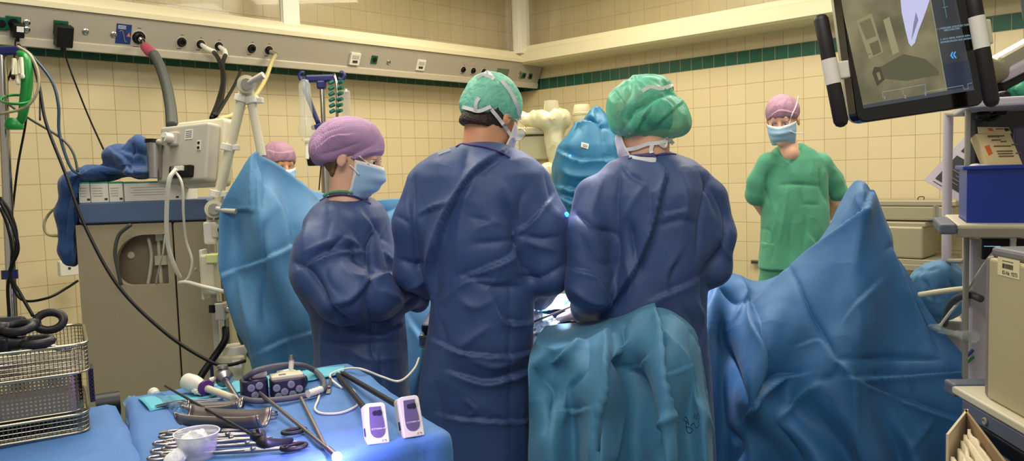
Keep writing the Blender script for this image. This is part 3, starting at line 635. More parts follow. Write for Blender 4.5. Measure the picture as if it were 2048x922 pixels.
L3 = [([(655, 400), (660, 440), (652, 480)], .006, 6, 'v'), ([(604, 533), (640, 515), (671, 504), (729, 500)], .012, 6, 's'), ([(690, 470), (672, 490), (660, 512)], .009, 6, 'v'), ([(682, 472), (705, 485), (729, 498)], .008, 6, 'r'), ([(610, 505), (640, 490), (668, 478)], .007, 6, 'r'), ([(615, 520), (650, 500), (690, 490)], .006, 4, 'v'),
      ([(751, 460), (738, 496), (742, 549)], .016, 9, 'v'), ([(711, 478), (728, 510), (738, 545)], .012, 7, 's'), ([(742, 553), (715, 585), (693, 602), (662, 607)], .016, 10, 'r'), ([(742, 560), (720, 595), (700, 612), (675, 618)], .012, 8, 'v'), ([(742, 553), (738, 600), (742, 645)], .011, 8, 'v'), ([(745, 556), (775, 548), (802, 542)], .014, 7, 's'), ([(760, 580), (785, 592), (806, 608)], .010, 8, 'r'), ([(770, 500), (785, 520), (800, 528)], .008, 6, 'r'),
      ([(587, 524), (622, 542), (645, 590), (667, 628), (707, 652), (769, 650), (827, 600)], .020, 9, 'v'), ([(775, 450), (770, 490), (778, 530)], .009, 8, 'v'), ([(620, 430), (612, 470), (604, 510)], .006, 9, 'r'), ([(680, 520), (700, 550), (735, 556)], .008, 10, 'r'), ([(650, 520), (655, 560), (680, 590)], .006, 10, 'v'), ([(700, 415), (730, 440), (750, 462)], .008, 9, 'r'), ([(720, 410), (750, 450), (785, 490)], .006, 7, 'v'),
      ([(632, 632), (660, 640), (676, 665)], .010, 7, 'v'), ([(738, 670), (775, 668), (809, 645)], .008, 7, 's'), ([(640, 680), (700, 690), (800, 680)], .005, 8, 'v'), ([(750, 655), (745, 690), (750, 720)], .008, 6, 'v'), ([(650, 640), (645, 690), (650, 760)], .007, 9, 'r'), ([(700, 700), (740, 720), (810, 715)], .005, 8, 'r'), ([(760, 700), (765, 760), (770, 820)], .006, 8, 'v'), ([(690, 700), (685, 760), (690, 800)], .006, 12, 'v')]
g3 = cloth('gown', S, m_gown, p3, L3, h=.007, amp=.003, sc=6, seed=9)
S = SDF(.03); S.ell(hp(H3, (0, -.01, .05)), (.082, .108, .085), R=H3[1]).ell(P(668, 290, 2.6), (.072, .10, .066)).ell(P(700, 278, 2.6), (.09, .10, .060)).ell(P(650, 305, 2.6), (.045, .09, .050)).ell(P(668, 318, 2.6), (.04, .07, .03)).cut(hp(H3, (0, .10, .036)), H3[1] @ np.array((0, .36, -.93)))
cloth('bouffant_cap', S, m_capp, p3, [([(640, 290), (665, 272), (700, 268)], .006, 5, 's'), ([(650, 330), (690, 322), (740, 296)], .006, 5, 's'), ([(700, 330), (730, 308), (768, 300)], .004, 4, 'r'), ([(632, 280), (650, 262), (690, 250)], .003, 6, 'v'), ([(640, 310), (680, 300), (720, 285)], .003, 6, 'v')], h=.004, amp=.003, sc=16, seed=11, rel=1)
S = SDF(.01); S.ell(hp(H3, (0, -.012, .02)), (.079, .098, .092), R=H3[1]).ell(P(674, 346, 2.6), (.022, .05, .022)).cut(hp(H3, (0, -.022, 0)), H3[1] @ np.array((0, 1, -.2))).cut(hp(H3, (0, -.06, -.088)), H3[1] @ np.array((0, .3, -1)))
cloth('hair', S, m_hairb, p3, h=.004, amp=.001, sc=60, rel=1)
mask(p3, H3, [m_maskb, m_white_cloth], .96); eyes(p3, H3, .96, (.35, .85, -.35))
b = B(); b.tube(on([(718, 312), (728, 320), (738, 328)], .003), .0022, 8); b.tube(on([(699, 330), (708, 338), (718, 349)], .003), .0022, 8); b.build('ear_loop', m_white_cloth, p3, smooth='all')
b = B(); b.tube(on([(640, 402), (655, 394), (680, 390), (705, 392), (722, 398), (742, 408)], .001), .0035, 8, smooth=4); b.build('neck_binding', m_bind, p3, smooth='all')
b = B(); b.tube([x+(0, 0, .006) for x in on([(646, 396), (660, 390), (682, 387), (706, 389)], .0)], .005, 8, smooth=4); b.build('undershirt_collar', m_scrub, p3, smooth='all')

# --- standing woman in green scrubs
H4 = head_frame(1565, 243, 4.05, 208, 14, 2)
nk4 = P(1583, 305, 4.08); sl, sr = P(1640, 334, 4.13), P(1536, 334, 4.13)
p4 = person(0, 'woman standing at the tiled wall in short sleeved green scrubs, mauve cap and blue mask', H4, nk4,
            [dict(p=[sl, P(1676, 408, 4.14), P(1618, 470, 4.28)], dir=(-.8, .1, -.3), n=(0, 1, 0)), dict(p=[sr, P(1514, 398, 4.14), P(1560, 470, 4.28)], dir=(.8, .1, -.3), n=(0, 1, 0), left=True)],
            P(1585, 500, 4.1), (sr, sl), m_skin, .97, .039, h=.0055, extra=(P(1579, 308, 4.045), (.045, .055, .052)))
S = SDF(.02)
S.loft(zl([(288, 1562, 1604, .05), (300, 1546, 1628, .08), (318, 1534, 1644, .10), (345, 1530, 1652, .115), (400, 1528, 1653, .125), (460, 1524, 1657, .13), (520, 1518, 1658, .13), (536, 1517, 1659, .13)], 4.1))
S.chain([P(1538, 328, 4.08), P(1519, 365, 4.11), P(1514, 388, 4.13)], [.06, .058, .060]); S.chain([P(1640, 328, 4.1), P(1664, 362, 4.13), P(1674, 386, 4.14)], [.06, .058, .060])
S.cone(P(1579, 285, 3.975), P(1578, 316, 3.985), .070, .014, .004, True)     # neck opening
L4 = [([(1554, 296), (1566, 314), (1578, 326)], .006, 4, 's'), ([(1604, 292), (1592, 310), (1578, 326)], .006, 4, 's'), ([(1536, 345), (1532, 375), (1536, 405)], .010, 4, 'v'), ([(1640, 340), (1642, 370), (1652, 402)], .010, 4, 'v'), ([(1560, 370), (1590, 368), (1640, 372)], .006, 4, 'v'), ([(1575, 372), (1570, 420), (1560, 480)], .007, 6, 'r'), ([(1600, 380), (1612, 440), (1606, 500)], .006, 6, 'v'), ([(1606, 369), (1606, 405), (1612, 408), (1640, 410)], .004, 3, 'v'), ([(1640, 370), (1642, 408)], .004, 3, 'v'), ([(1522, 458), (1540, 462), (1546, 490), (1544, 520)], .005, 3, 'v'), ([(1585, 430), (1580, 480), (1585, 520)], .006, 7, 'v'), ([(1620, 470), (1640, 500), (1645, 525)], .006, 6, 's'), ([(1545, 400), (1552, 440), (1542, 470)], .005, 6, 'r')]
cloth('scrub_top', S, m_scrub, p4, L4, h=.007, amp=.004, sc=8, seed=13, rel=1)
S = SDF(.02); hc = P(1587, 500, 4.1)
S.loft([(hc[2]+.05, hc[0], hc[1], .165, .115), (hc[2]-.1, hc[0], hc[1], .17, .12), (hc[2]-.2, hc[0], hc[1], .17, .11)])
for q in (-1, 1): S.chain([hc+(q*.085, 0, -.18), (hc[0]+q*.095, hc[1], .45), (hc[0]+q*.1, hc[1], .09)], [.088, .072, .065])
cloth('trousers', S, m_scrub, p4, h=.01, amp=.006, sc=8, seed=14, tree=False)
S = SDF(.02); S.ell(hp(H4, (0, -.012, .05)), (.084, .106, .086), R=H4[1]).ell(hp(H4, (-.0, -.065, .02)), (.070, .06, .06), R=H4[1]).cut(hp(H4, (0, .10, .046)), H4[1] @ np.array((0, .42, -.9)))
cloth('surgical_cap', S, m_capp2, p4, [([(1540, 232), (1560, 220), (1590, 225)], .004, 4, 's'), ([(1590, 205), (1598, 225), (1600, 245)], .004, 4, 'v')], h=.004, amp=.003, sc=20, seed=15, rel=1)
mask(p4, H4, [m_maskb, m_white_cloth], .96, zlen=.102); eyes(p4, H4, .97, (.3, .75, -.5))
b = B()
for path in ([(1597, 192), (1592, 212), (1583, 232), (1578, 248)], [(1580, 262), (1590, 266), (1606, 267)]):
    b = B(); q = on(path, .004, 4.0); b.tube(q, .0028, 6, smooth=4); b.build('mask_tie', m_white_cloth, p4, smooth='all')

# --- anaesthetist behind the screen
H5 = head_frame(560, 333, 4.3, 142, 8)
nk5 = P(563, 395, 4.32); sl, sr = P(605, 430, 4.35), P(520, 430, 4.3)
p5 = person(0, 'anaesthetist mostly hidden behind the blue screen drape, only mauve cap and eye showing', H5, nk5,
            [dict(p=[sl, P(625, 520, 4.3), P(580, 560, 4.15)], dir=(-.3, -.8, 0)), dict(p=[sr, P(505, 520, 4.2), P(530, 560, 4.0)], dir=(.3, -.8, 0), left=True)],
            P(560, 600, 4.35), (sr, sl), m_skin2, .97, .048, h=.007)
S = SDF(.02); S.loft(zl([(385, 545, 585, .06), (400, 515, 612, .1), (440, 500, 628, .13), (600, 500, 625, .14), (700, 495, 630, .15)], 4.33)); S.cone(P(520, 430, 4.3), P(508, 490, 4.24), .06, .065).cone(P(608, 430, 4.35), P(622, 490, 4.32), .06, .065)
cloth('scrub_top', S, m_scrub, p5, h=.012, amp=.004, sc=8, tree=False)
S = SDF(.02); S.ell(hp(H5, (0, -.012, .05)), (.086, .108, .086), R=H5[1]).cut(hp(H5, (0, .10, .046)), H5[1] @ np.array((0, .42, -.9)))
cloth('surgical_cap', S, m_capp2, p5, [([(535, 300), (560, 305), (585, 302)], .005, 4, 's'), ([(545, 290), (550, 310), (545, 325)], .004, 4, 'v')], h=.005, amp=.004, sc=22, seed=16, rel=1, tree=False)
mask(p5, H5, [m_maskb, m_white_cloth], .97); eyes(p5, H5, .97)
# ------------------------------------------------------------------ drapes, patient, wound field
def drape_mat(name, c): return mat(name, c, .6, bump=.12, bscale=420, var=.05, vscale=16, crumple=.35, cscale=7, sheen=.1)
m_dr1 = drape_mat('drape_sky_blue', (70, 126, 168)); m_dr2 = drape_mat('drape_teal_blue', (62, 122, 156)); m_dr3 = drape_mat('drape_deep_blue', (38, 100, 152)); m_dr4 = drape_mat('drape_table_blue', (70, 122, 186))
o = drape('screen_drape', [
    [(438, 418, 3.10), (470, 360, 3.12), (515, 300, 3.16), (560, 334, 3.26), (640, 384, 3.36), (720, 402, 3.44), (800, 398, 3.52), (880, 402, 3.56), (960, 410, 3.56)],
    [(438, 470, 3.08), (475, 455, 3.12), (520, 430, 3.02), (575, 440, 3.14), (640, 460, 3.16), (720, 460, 3.40), (800, 455, 3.44), (880, 460, 3.5), (960, 460, 3.5)],
    [(440, 548, 3.05), (480, 540, 3.08), (530, 520, 2.98), (590, 530, 3.06), (660, 540, 3.12), (720, 540, 3.30), (800, 540, 3.38), (880, 540, 3.4), (960, 540, 3.45)],
    [(468, 650, 3.06), (510, 648, 3.00), (560, 640, 3.04), (610, 640, 2.98), (670, 650, 3.12), (730, 650, 3.22), (800, 650, 3.3), (880, 650, 3.3), (960, 650, 3.35)],
    [(508, 740, 3.05), (540, 745, 3.0), (590, 740, 3.06), (640, 745, 3.0), (690, 750, 3.10), (740, 750, 3.18), (810, 760, 3.25), (880, 760, 3.25), (960, 760, 3.3)],
    [(520, 1010, 3.04), (550, 1010, 2.98), (600, 1010, 3.06), (650, 1010, 2.98), (700, 1010, 3.10), (750, 1010, 3.14), (820, 1010, 3.2), (880, 1010, 3.2), (960, 1010, 3.3)]],
    m_dr1, [([(445, 549), (500, 528), (570, 499), (600, 482)], .012, 8, 's'), ([(520, 330), (545, 420), (580, 530), (625, 625)], .030, 16, 'r'), ([(507, 318), (506, 370), (505, 422)], .010, 5, 's'), ([(505, 422), (488, 421), (472, 422)], .006, 4, 's'), ([(520, 704), (570, 680), (622, 664)], .008, 7, 's'),
            ([(515, 306), (530, 360), (528, 420)], .030, 12, 'v'), ([(520, 306), (570, 350), (635, 398)], .026, 9, 's'), ([(535, 440), (520, 520), (530, 640)], .022, 15, 'v'), ([(585, 450), (600, 540), (640, 600)], .018, 13, 'v'), ([(740, 415), (765, 422), (800, 412)], .012, 8, 'v'), ([(790, 430), (770, 470), (778, 520)], .008, 8, 's'), ([(820, 640), (850, 700), (830, 800)], .01, 12, 's'), ([(480, 560), (500, 640), (520, 740)], .016, 14, 'r')],
    nu=150, nv=120, amp=.008, sc=3, seed=2, label='tall sky blue drape hung from a white arm between anaesthesia cart and nurse', cat='drape')
bvh(*(lambda V, Fs: (V, Fs))(*sheet([[(438, 418, 3.10), (515, 300, 3.16), (640, 384, 3.36), (880, 402, 3.56)], [(508, 740, 3.05), (590, 740, 3.06), (690, 750, 3.10), (880, 760, 3.25)]], 20, 20))) if False else None
C2 = [([(1311, 617), (1323, 658), (1331, 748), (1338, 811), (1352, 925)], .022, 9, 's'), ([(1242, 664), (1248, 700), (1276, 780), (1299, 858), (1319, 925)], .035, 15, 'v'), ([(1221, 674), (1218, 730), (1211, 796), (1189, 925)], .026, 12, 's'), ([(1071, 697), (1138, 703), (1217, 674), (1291, 627)], .012, 12, 'r'),
      ([(1075, 737), (1108, 778), (1096, 811), (1085, 860)], .022, 10, 'v'), ([(1268, 732), (1280, 722), (1295, 712)], .008, 6, 's'), ([(1315, 640), (1350, 690), (1374, 729), (1393, 796), (1425, 866)], .012, 7, 'r'), ([(1335, 748), (1355, 742), (1372, 733)], .006, 4, 's'), ([(1299, 862), (1320, 848), (1338, 827)], .012, 7, 'r'), ([(1111, 820), (1150, 822), (1180, 815)], .008, 7, 's'),
      ([(1105, 725), (1140, 712), (1165, 690)], .012, 7, 'r'), ([(1150, 750), (1130, 790), (1120, 850)], .010, 12, 'r'), ([(1180, 700), (1170, 740), (1140, 780)], .010, 12, 'v'), ([(1260, 640), (1245, 652), (1242, 670)], .012, 7, 'v'), ([(1100, 650), (1085, 680), (1080, 700)], .01, 8, 'r'), ([(1250, 850), (1235, 900), (1230, 925)], .010, 8, 's'), ([(1380, 660), (1392, 740), (1410, 800)], .008, 8, 'v')]
o = drape('patient_drape', [
    [(1062, 702, 2.42), (1104, 652, 2.55), (1180, 644, 2.50), (1250, 630, 2.38), (1300, 614, 2.34), (1345, 620, 2.34), (1385, 650, 2.34), (1398, 676, 2.36)],
    [(1058, 712, 2.24), (1110, 688, 2.26), (1180, 684, 2.26), (1240, 664, 2.24), (1300, 632, 2.24), (1350, 640, 2.22), (1388, 674, 2.24), (1404, 710, 2.30)],
    [(1057, 760, 2.18), (1110, 750, 2.22), (1160, 740, 2.14), (1220, 730, 2.10), (1262, 720, 2.18), (1318, 712, 2.10), (1365, 728, 2.12), (1400, 750, 2.18), (1410, 765, 2.28)],
    [(1058, 850, 2.20), (1100, 845, 2.12), (1150, 850, 2.16), (1205, 850, 2.04), (1268, 850, 2.17), (1325, 850, 2.03), (1375, 850, 2.12), (1410, 850, 2.08), (1420, 850, 2.22)],
    [(1057, 960, 2.18), (1100, 960, 2.08), (1150, 960, 2.14), (1200, 960, 2.0), (1270, 960, 2.16), (1330, 960, 2.0), (1380, 960, 2.10), (1415, 960, 2.06), (1426, 960, 2.2)],
    [(1060, 1260, 2.18), (1100, 1260, 2.08), (1150, 1260, 2.14), (1200, 1260, 2.0), (1270, 1260, 2.16), (1330, 1260, 2.0), (1380, 1260, 2.10), (1415, 1260, 2.06), (1430, 1260, 2.2)]],
    m_dr2, C2, nu=160, nv=150, amp=.005, sc=5, seed=4, label='teal blue drape over the patient in the middle foreground, with a pen scribble', cat='drape')
pd = o
me = o.data; pv = np.array([v.co[:] for v in me.vertices])+np.array(WLOC[o.name]); TP = len(SURF); bvh(pv, [tuple(p.vertices) for p in me.polygons])
m_pen = mat('pen_ink', (30, 60, 90), .7)
b = B()
for q in ([(1366, 838), (1372, 834), (1378, 848), (1372, 842), (1366, 840)], [(1372, 842), (1374, 862), (1381, 866), (1385, 858), (1372, 852)], [(1381, 852), (1388, 846), (1392, 856), (1398, 850), (1396, 836)], [(1388, 838), (1390, 828), (1393, 838), (1396, 826), (1399, 838)]):
    b.tube(on(q, .0015, 2.1), .0009, 5)
b.build('pen_scribble', m_pen, pd)
C3 = [([(1498, 599), (1516, 660), (1526, 718), (1513, 813)], .030, 12, 's'), ([(1583, 542), (1625, 630), (1671, 718)], .012, 6, 'v'), ([(1671, 718), (1780, 716), (1880, 718)], .010, 6, 'v'), ([(1703, 756), (1820, 752), (1942, 742)], .016, 7, 's'), ([(1671, 718), (1703, 760), (1709, 845), (1728, 925)], .018, 10, 'r'),
      ([(1715, 762), (1775, 788), (1842, 813), (1936, 845)], .014, 8, 's'), ([(1507, 600), (1590, 530), (1660, 475), (1722, 425), (1742, 385)], .018, 10, 's'), ([(1791, 479), (1842, 611), (1880, 700)], .012, 8, 'v'), ([(1501, 819), (1530, 780), (1558, 756), (1589, 750)], .022, 9, 's'), ([(1558, 838), (1600, 800), (1640, 769)], .014, 9, 'r'), ([(1551, 838), (1575, 880), (1608, 925)], .012, 9, 'v'),
      ([(1820, 756), (1828, 780), (1835, 805)], .006, 5, 'v'), ([(1867, 838), (1840, 870), (1816, 908)], .008, 8, 'r'), ([(1445, 640), (1450, 700), (1490, 800)], .022, 11, 'v'), ([(1440, 570), (1470, 600), (1498, 610)], .018, 9, 'v'), ([(1640, 760), (1665, 750), (1680, 725)], .012, 8, 'v'), ([(1700, 560), (1720, 640), (1715, 700)], .008, 25, 'r'), ([(1735, 430), (1715, 400), (1725, 370)], .008, 8, 'r'), ([(1480, 560), (1490, 590), (1470, 640)], .012, 8, 'r'),
      ([(1600, 690), (1640, 680), (1670, 715)], .006, 6, 's'), ([(1530, 640), (1540, 700), (1560, 740)], .006, 9, 'v'), ([(1690, 640), (1720, 600), (1760, 560)], .006, 7, 's'), ([(1460, 860), (1480, 890), (1470, 925)], .012, 9, 'v'), ([(1770, 500), (1790, 490), (1810, 520)], .006, 6, 'v')]
o = drape('leg_drape', [
    [(1414, 598, 2.82), (1448, 545, 2.92), (1520, 560, 2.95), (1590, 522, 2.92), (1650, 462, 2.88), (1698, 376, 2.86), (1722, 362, 2.80), (1746, 386, 2.76), (1775, 450, 2.74), (1815, 535, 2.68), (1875, 645, 2.60), (1958, 742, 2.50)],
    [(1414, 625, 2.76), (1445, 580, 2.82), (1510, 586, 2.84), (1580, 552, 2.80), (1650, 496, 2.76), (1700, 440, 2.72), (1728, 415, 2.68), (1752, 440, 2.70), (1780, 496, 2.68), (1820, 570, 2.64), (1876, 665, 2.58), (1956, 752, 2.49)],
    [(1416, 700, 2.68), (1450, 690, 2.74), (1505, 680, 2.62), (1575, 660, 2.64), (1650, 640, 2.62), (1705, 620, 2.56), (1740, 615, 2.56), (1775, 630, 2.60), (1805, 650, 2.60), (1840, 680, 2.58), (1885, 725, 2.52), (1955, 768, 2.46)],
    [(1418, 800, 2.66), (1450, 800, 2.70), (1500, 800, 2.52), (1570, 790, 2.60), (1640, 780, 2.52), (1700, 780, 2.48), (1745, 775, 2.50), (1785, 785, 2.52), (1820, 795, 2.50), (1860, 805, 2.48), (1920, 815, 2.46), (1990, 830, 2.44)],
    [(1418, 940, 2.66), (1455, 940, 2.66), (1505, 940, 2.56), (1570, 940, 2.60), (1640, 940, 2.46), (1705, 940, 2.50), (1750, 940, 2.42), (1800, 940, 2.50), (1840, 940, 2.44), (1890, 940, 2.50), (1960, 940, 2.44), (2020, 940, 2.48)],
    [(1418, 1160, 2.66), (1455, 1160, 2.66), (1505, 1160, 2.56), (1570, 1160, 2.60), (1640, 1160, 2.46), (1705, 1160, 2.50), (1750, 1160, 2.42), (1800, 1160, 2.50), (1840, 1160, 2.44), (1890, 1160, 2.50), (1960, 1160, 2.44), (2020, 1160, 2.48)]],
    m_dr3, C3, nu=190, nv=170, amp=.005, sc=4, seed=6, label='large deep blue drape tented over a raised leg support on the right', cat='drape')
# operating table and the draped trunk that carry the drapes
op = thing('operating_table', (0.5, 3.0, 0), 'operating table under the blue drapes between the surgeons and the far wall', 'operating table')
m_steel = mat('brushed_steel', (176, 172, 166), .28, 1, bump=.05, bscale=200); m_pad = mat('black_pad', (28, 28, 32), .6)
B().box((.40, 3.02, .50), (.34, .40, .56)).build('column', m_steel, op, bevel=.02); B().box((.40, 3.02, .11), (1.1, .55, .20)).build('base', m_steel, op, bevel=.03); B().box((.40, 3.04, .80), (1.5, .44, .05)).build('table_top', m_steel, op, bevel=.01); B().box((.40, 3.04, .845), (1.48, .43, .04)).build('mattress', m_pad, op, bevel=.015, seg=3)
S = SDF(.06); S.ell((.15, 3.05, .80), (.50, .21, .11)).ell((.75, 3.06, .84), (.42, .20, .12))
cloth('field_drape', S, m_dr4, None, h=.012, amp=.012, sc=8, seed=8, rel=2, label='blue draped trunk of the patient lit at the operating field between the surgeons', cat='drape')
# the bright field between the surgeons: white compress, clear pouch, instruments
m_comp = mat('white_compress', (236, 236, 236), .8, bump=.4, bscale=120); m_pouch = mat('clear_pouch', (170, 205, 245), .12, alpha=.55, spec=.8, crumple=1.0, cscale=30)
o = drape('compress', [[(1062, 588, 3.04), (1090, 592, 3.04), (1150, 588, 3.04)], [(1060, 606, 2.98), (1090, 606, 2.96), (1152, 604, 2.98)], [(1060, 622, 2.9), (1095, 618, 2.88), (1150, 622, 2.88)]], m_comp, (), nu=30, nv=20, amp=.006, sc=25, label='white compress brightly lit by the surgical lamp between the two surgeons', cat='compress')
o = drape('draping_film', [[(1058, 628, 2.86), (1080, 626, 2.84), (1120, 640, 2.80)], [(1058, 655, 2.70), (1082, 650, 2.68), (1108, 655, 2.66)], [(1058, 680, 2.62), (1072, 684, 2.62), (1092, 676, 2.62)], [(1058, 704, 2.58), (1066, 704, 2.58), (1074, 700, 2.58)]], m_pouch, (), nu=50, nv=50, amp=.012, sc=26, label='crumpled clear fluid pouch hanging at the lit operating field', cat='fluid pouch')
S_ = mat('bright_cyan_towel', (60, 170, 215), .6)
o = drape('towel', [[(1066, 612, 2.9), (1100, 604, 2.94), (1140, 600, 2.98)], [(1064, 628, 2.84), (1098, 620, 2.88), (1130, 612, 2.92)]], S_, (), nu=20, nv=14, amp=.003, sc=20, label='cyan towel strip in the lit field beside the gloved hand', cat='towel')
for k, (a, c, r, mm, lab) in enumerate([(P(1052, 650, 2.66), P(1150, 610, 2.92), .0035, m_pad, 'thin black instrument shaft, topmost of those in the surgeon\'s gloved hand'), (P(1052, 662, 2.64), P(1128, 634, 2.84), .004, m_steel, 'steel instrument shaft, middle one under the gloved hand'), (P(1052, 674, 2.62), P(1124, 642, 2.8), .005, m_comp, 'thick white instrument shaft, lowest under the gloved hand')]):
    t = thing('laparoscopic_instrument', c, lab, 'instrument', 'instrument shafts at the operating field'); B().cyl(a, c, r).build('shaft', mm, t, smooth=True); B().cyl(c, c+unit(c-a)*.06, r*2.4, r*1.8).build('handle', m_pad, t, smooth=True)
# --- equipment in the far corner
S = SDF(.04)
S.loft(zl([(206, 1186, 1200, .03), (225, 1172, 1216, .07), (245, 1158, 1232, .10), (262, 1140, 1245, .13), (290, 1117, 1258, .18), (330, 1110, 1264, .2), (370, 1112, 1268, .2), (400, 1112, 1268, .2), (438, 1124, 1266, .18)], 4.9), pw=2.6)
o = cloth('equipment_cover', S, mat('cover_azure', (34, 112, 152), .5, bump=.1, bscale=300, crumple=.3, cscale=6), None, [([(1130, 262), (1165, 245), (1200, 240)], .03, 5, 's'), ([(1150, 232), (1185, 240), (1230, 255)], .03, 5, 'v'), ([(1115, 300), (1160, 320), (1230, 318)], .02, 6, 's'), ([(1115, 372), (1160, 380), (1230, 372)], .03, 5, 's'), ([(1118, 395), (1160, 410), (1220, 408)], .03, 5, 'r'), ([(1118, 388), (1150, 396), (1200, 392)], .025, 4, 'v'), ([(1125, 340), (1150, 352), (1220, 350)], .02, 6, 'r'), ([(1190, 215), (1205, 260), (1212, 330)], .02, 6, 'v')], h=.014, amp=.02, sc=5, seed=21, label='tall device covered by an azure cloth in the far corner between the two surgeons', cat='covered device')
m_lab = mat('label_white', (226, 226, 220), .6); m_dark = mat('dark_plastic', (30, 30, 32), .45); m_gray = mat('mid_grey_plastic', (110, 110, 112), .5)
q = [drop(x, y, 4.7, .006) for x, y in ((1163, 284), (1178, 288), (1176, 298), (1162, 294))]; B().add(q+[p-TOCAM(p)*.002 for p in q], [(0, 3, 2, 1), (4, 5, 6, 7), (0, 1, 5, 4), (1, 2, 6, 5), (2, 3, 7, 6), (3, 0, 4, 7)]).build('sticker', m_lab, o)
for py in (288.5, 291.5): q = on([(1165, py), (1175, py+2.5)], .012, 4.7); B().cyl(q[0], q[-1], .0025, n=6).build('sticker_print', m_gray, [c for c in o.children][0])
m_led = mat('blue_led', (40, 120, 255), .3, emit=(40, 130, 255), estr=6)
for x, y in ((1140, 312), (1133, 429)): q = drop(x, y, 4.7, .004); B().ell(q, (.008,)*3, 8).build('indicator_light', m_led, o)
m_plas = mat('yellowish_plastic_film', (218, 210, 168), .25, alpha=.82, spec=.6, crumple=.6, cscale=14)
m_crm = mat('device_cream', (204, 194, 156), .5)
cv = thing('c_arm_unit', P(1080, 600, 5.25)*[1, 1, 0], 'cream c-arm x-ray unit wrapped in clear plastic beside the azure covered device', 'c-arm')
S = SDF(.05)
S.cone(P(1030, 244, 5.3), P(1125, 240, 5.2), .06, .07).cone(P(1112, 250, 5.2), P(1118, 340, 5.2), .07, .055).cone(P(1098, 350, 5.1), P(1102, 372, 5.1), .08, .06).ell(P(1103, 238, 5.2), (.09, .09, .06)).cone(P(1030, 250, 5.3), P(1040, 420, 5.3), .06, .05).cone(P(1110, 360, 5.15), P(1130, 430, 5.15), .07, .06)
V, Q = S.run(.014); V = relax(V, Q, 2); V = crumple(V, normals(V, Q), .022, 9, 31); mesh('plastic_cover', V, Q, m_plas, cv, smooth='all')
B().lathe([(.05, -.02), (.055, .01), (.048, .09), (.046, .11)], o=P(1103, 226, 5.2)-Z3*.03).build('detector_cap', m_crm, cv, smooth=True)
B().box(P(1072, 300, 5.35), (.30, .16, .34)).build('generator_housing', m_crm, cv, bevel=.02); B().box((P(1085, 300, 5.35)*[1, 1, 0])+Z3*.62, (.55, .40, 1.24)).build('cabinet', m_crm, cv, bevel=.03)
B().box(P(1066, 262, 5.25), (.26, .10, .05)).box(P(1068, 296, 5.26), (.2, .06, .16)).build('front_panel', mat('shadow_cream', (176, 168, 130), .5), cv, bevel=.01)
t = thing('microscope_head', P(1164, 226, 5.35), 'small cream cylinder head peeking above the azure covered device', 'lamp head')
B().lathe([(.04, -.9), (.045, -.1), (.062, -.06), (.06, .05), (.052, .085), (.05, .09)], o=P(1164, 236, 5.35)).build('housing', m_crm, t, smooth=True); B().lathe([(.058, 0), (.064, .005), (.064, .02), (.058, .025)], o=P(1164, 232, 5.35)).build('collar', m_plas, t, smooth=True)
# violet and white lamps of the field
lamp('surgical_light', 'SPOT', (0.35, 3.35, 2.75), tuple(P(1100, 612, 2.92)), 900, (1, .9, 1), .2, spot_size=.7, spot_blend=.8)
# ------------------------------------------------------------------ fittings of the supply rail
m_blk = mat('black_plastic', (14, 13, 13), .4, spec=.35); m_grn = mat('socket_green', (14, 84, 56), .4); m_chr = mat('chrome', (190, 186, 178), .15, 1)
m_crmp = mat('cream_plastic', (214, 206, 176), .45); m_wht = mat('white_plastic', (226, 222, 206), .4); m_navy = mat('navy_plastic', (26, 32, 96), .4)
m_pink = mat('pink_sleeve', (168, 64, 90), .5); m_hose = mat('grey_hose', (70, 72, 66), .55); m_blkh = mat('black_hose', (9, 9, 10), .5, spec=.25)
m_orange = mat('orange_print', (226, 110, 50), .5); m_ink = mat('dark_print', (50, 46, 46), .6); m_lgrey = mat('light_grey_plastic', (184, 178, 164), .45)
_q0 = COR+WR*.27+Z3*(EYE+.835); _up = unit(WR*.065+Z3*.15); _ax = -WL; _nn = np.cross(_ax, _up)
if _nn @ (CAM-_q0) < 0: _nn = -_nn
def RF(px, py):                        # frame on the sloping face of the rail
    r = P(px, py, 1)-CAM; t = ((_q0-CAM) @ _nn)/(r @ _nn); return basis(CAM+r*t, _ax, _up, _nn)
def lp(Mx, v): return np.array(Mx @ Vector(v))
def outlet(px, py, s, label, cat='gas outlet', grp=None):
    Mx = RF(px, py); t = thing('gas_outlet', lp(Mx, (0, 0, 0)), label, cat, grp)
    B(Mx).lathe([(s*1.35, -.001), (s*1.3, .006), (s, .008), (s, .014), (s*.86, .018), (s*.6, .016), (s*.55, .006), (.001, .006)], 28).build('ring', m_blk, t, smooth=True)
    B(Mx).lathe([(s*1.36, -.001), (s*1.45, -.001), (s*1.45, .003), (s*1.36, .004)], 28).build('collar', m_lgrey, t, smooth=True)
    B(Mx).box((-.01, -s*1.9, .0005), (s*1.2, .004, .001)).build('print', m_ink, t); B(Mx).box((.0, s*1.9, .0005), (s*.7, .003, .001)).build('print', m_ink, t)
    return t, Mx
OUTS = [(277, 75, .030, 'large black gas outlet with the pink sleeved corrugated hose'), (363, 84, .023, 'empty black gas outlet left of the two white plugs'), (401, 88, .021, 'black gas outlet holding the left of two white plugs'), (437, 92, .021, 'black gas outlet holding the right of two white plugs'),
        (503, 97, .023, 'empty black gas outlet next to the cream hose'), (537, 100, .022, 'black gas outlet where the cream hose plugs in'), (926, 139, .020, 'leftmost of the three small outlets near the rail end'), (946, 141, .020, 'middle of the three small outlets near the rail end'), (967, 143, .020, 'small outlet nearest the grey display at the rail end')]
for x, y, s, lab in OUTS: outlet(x, y, s, lab, grp='gas outlets along the rail')
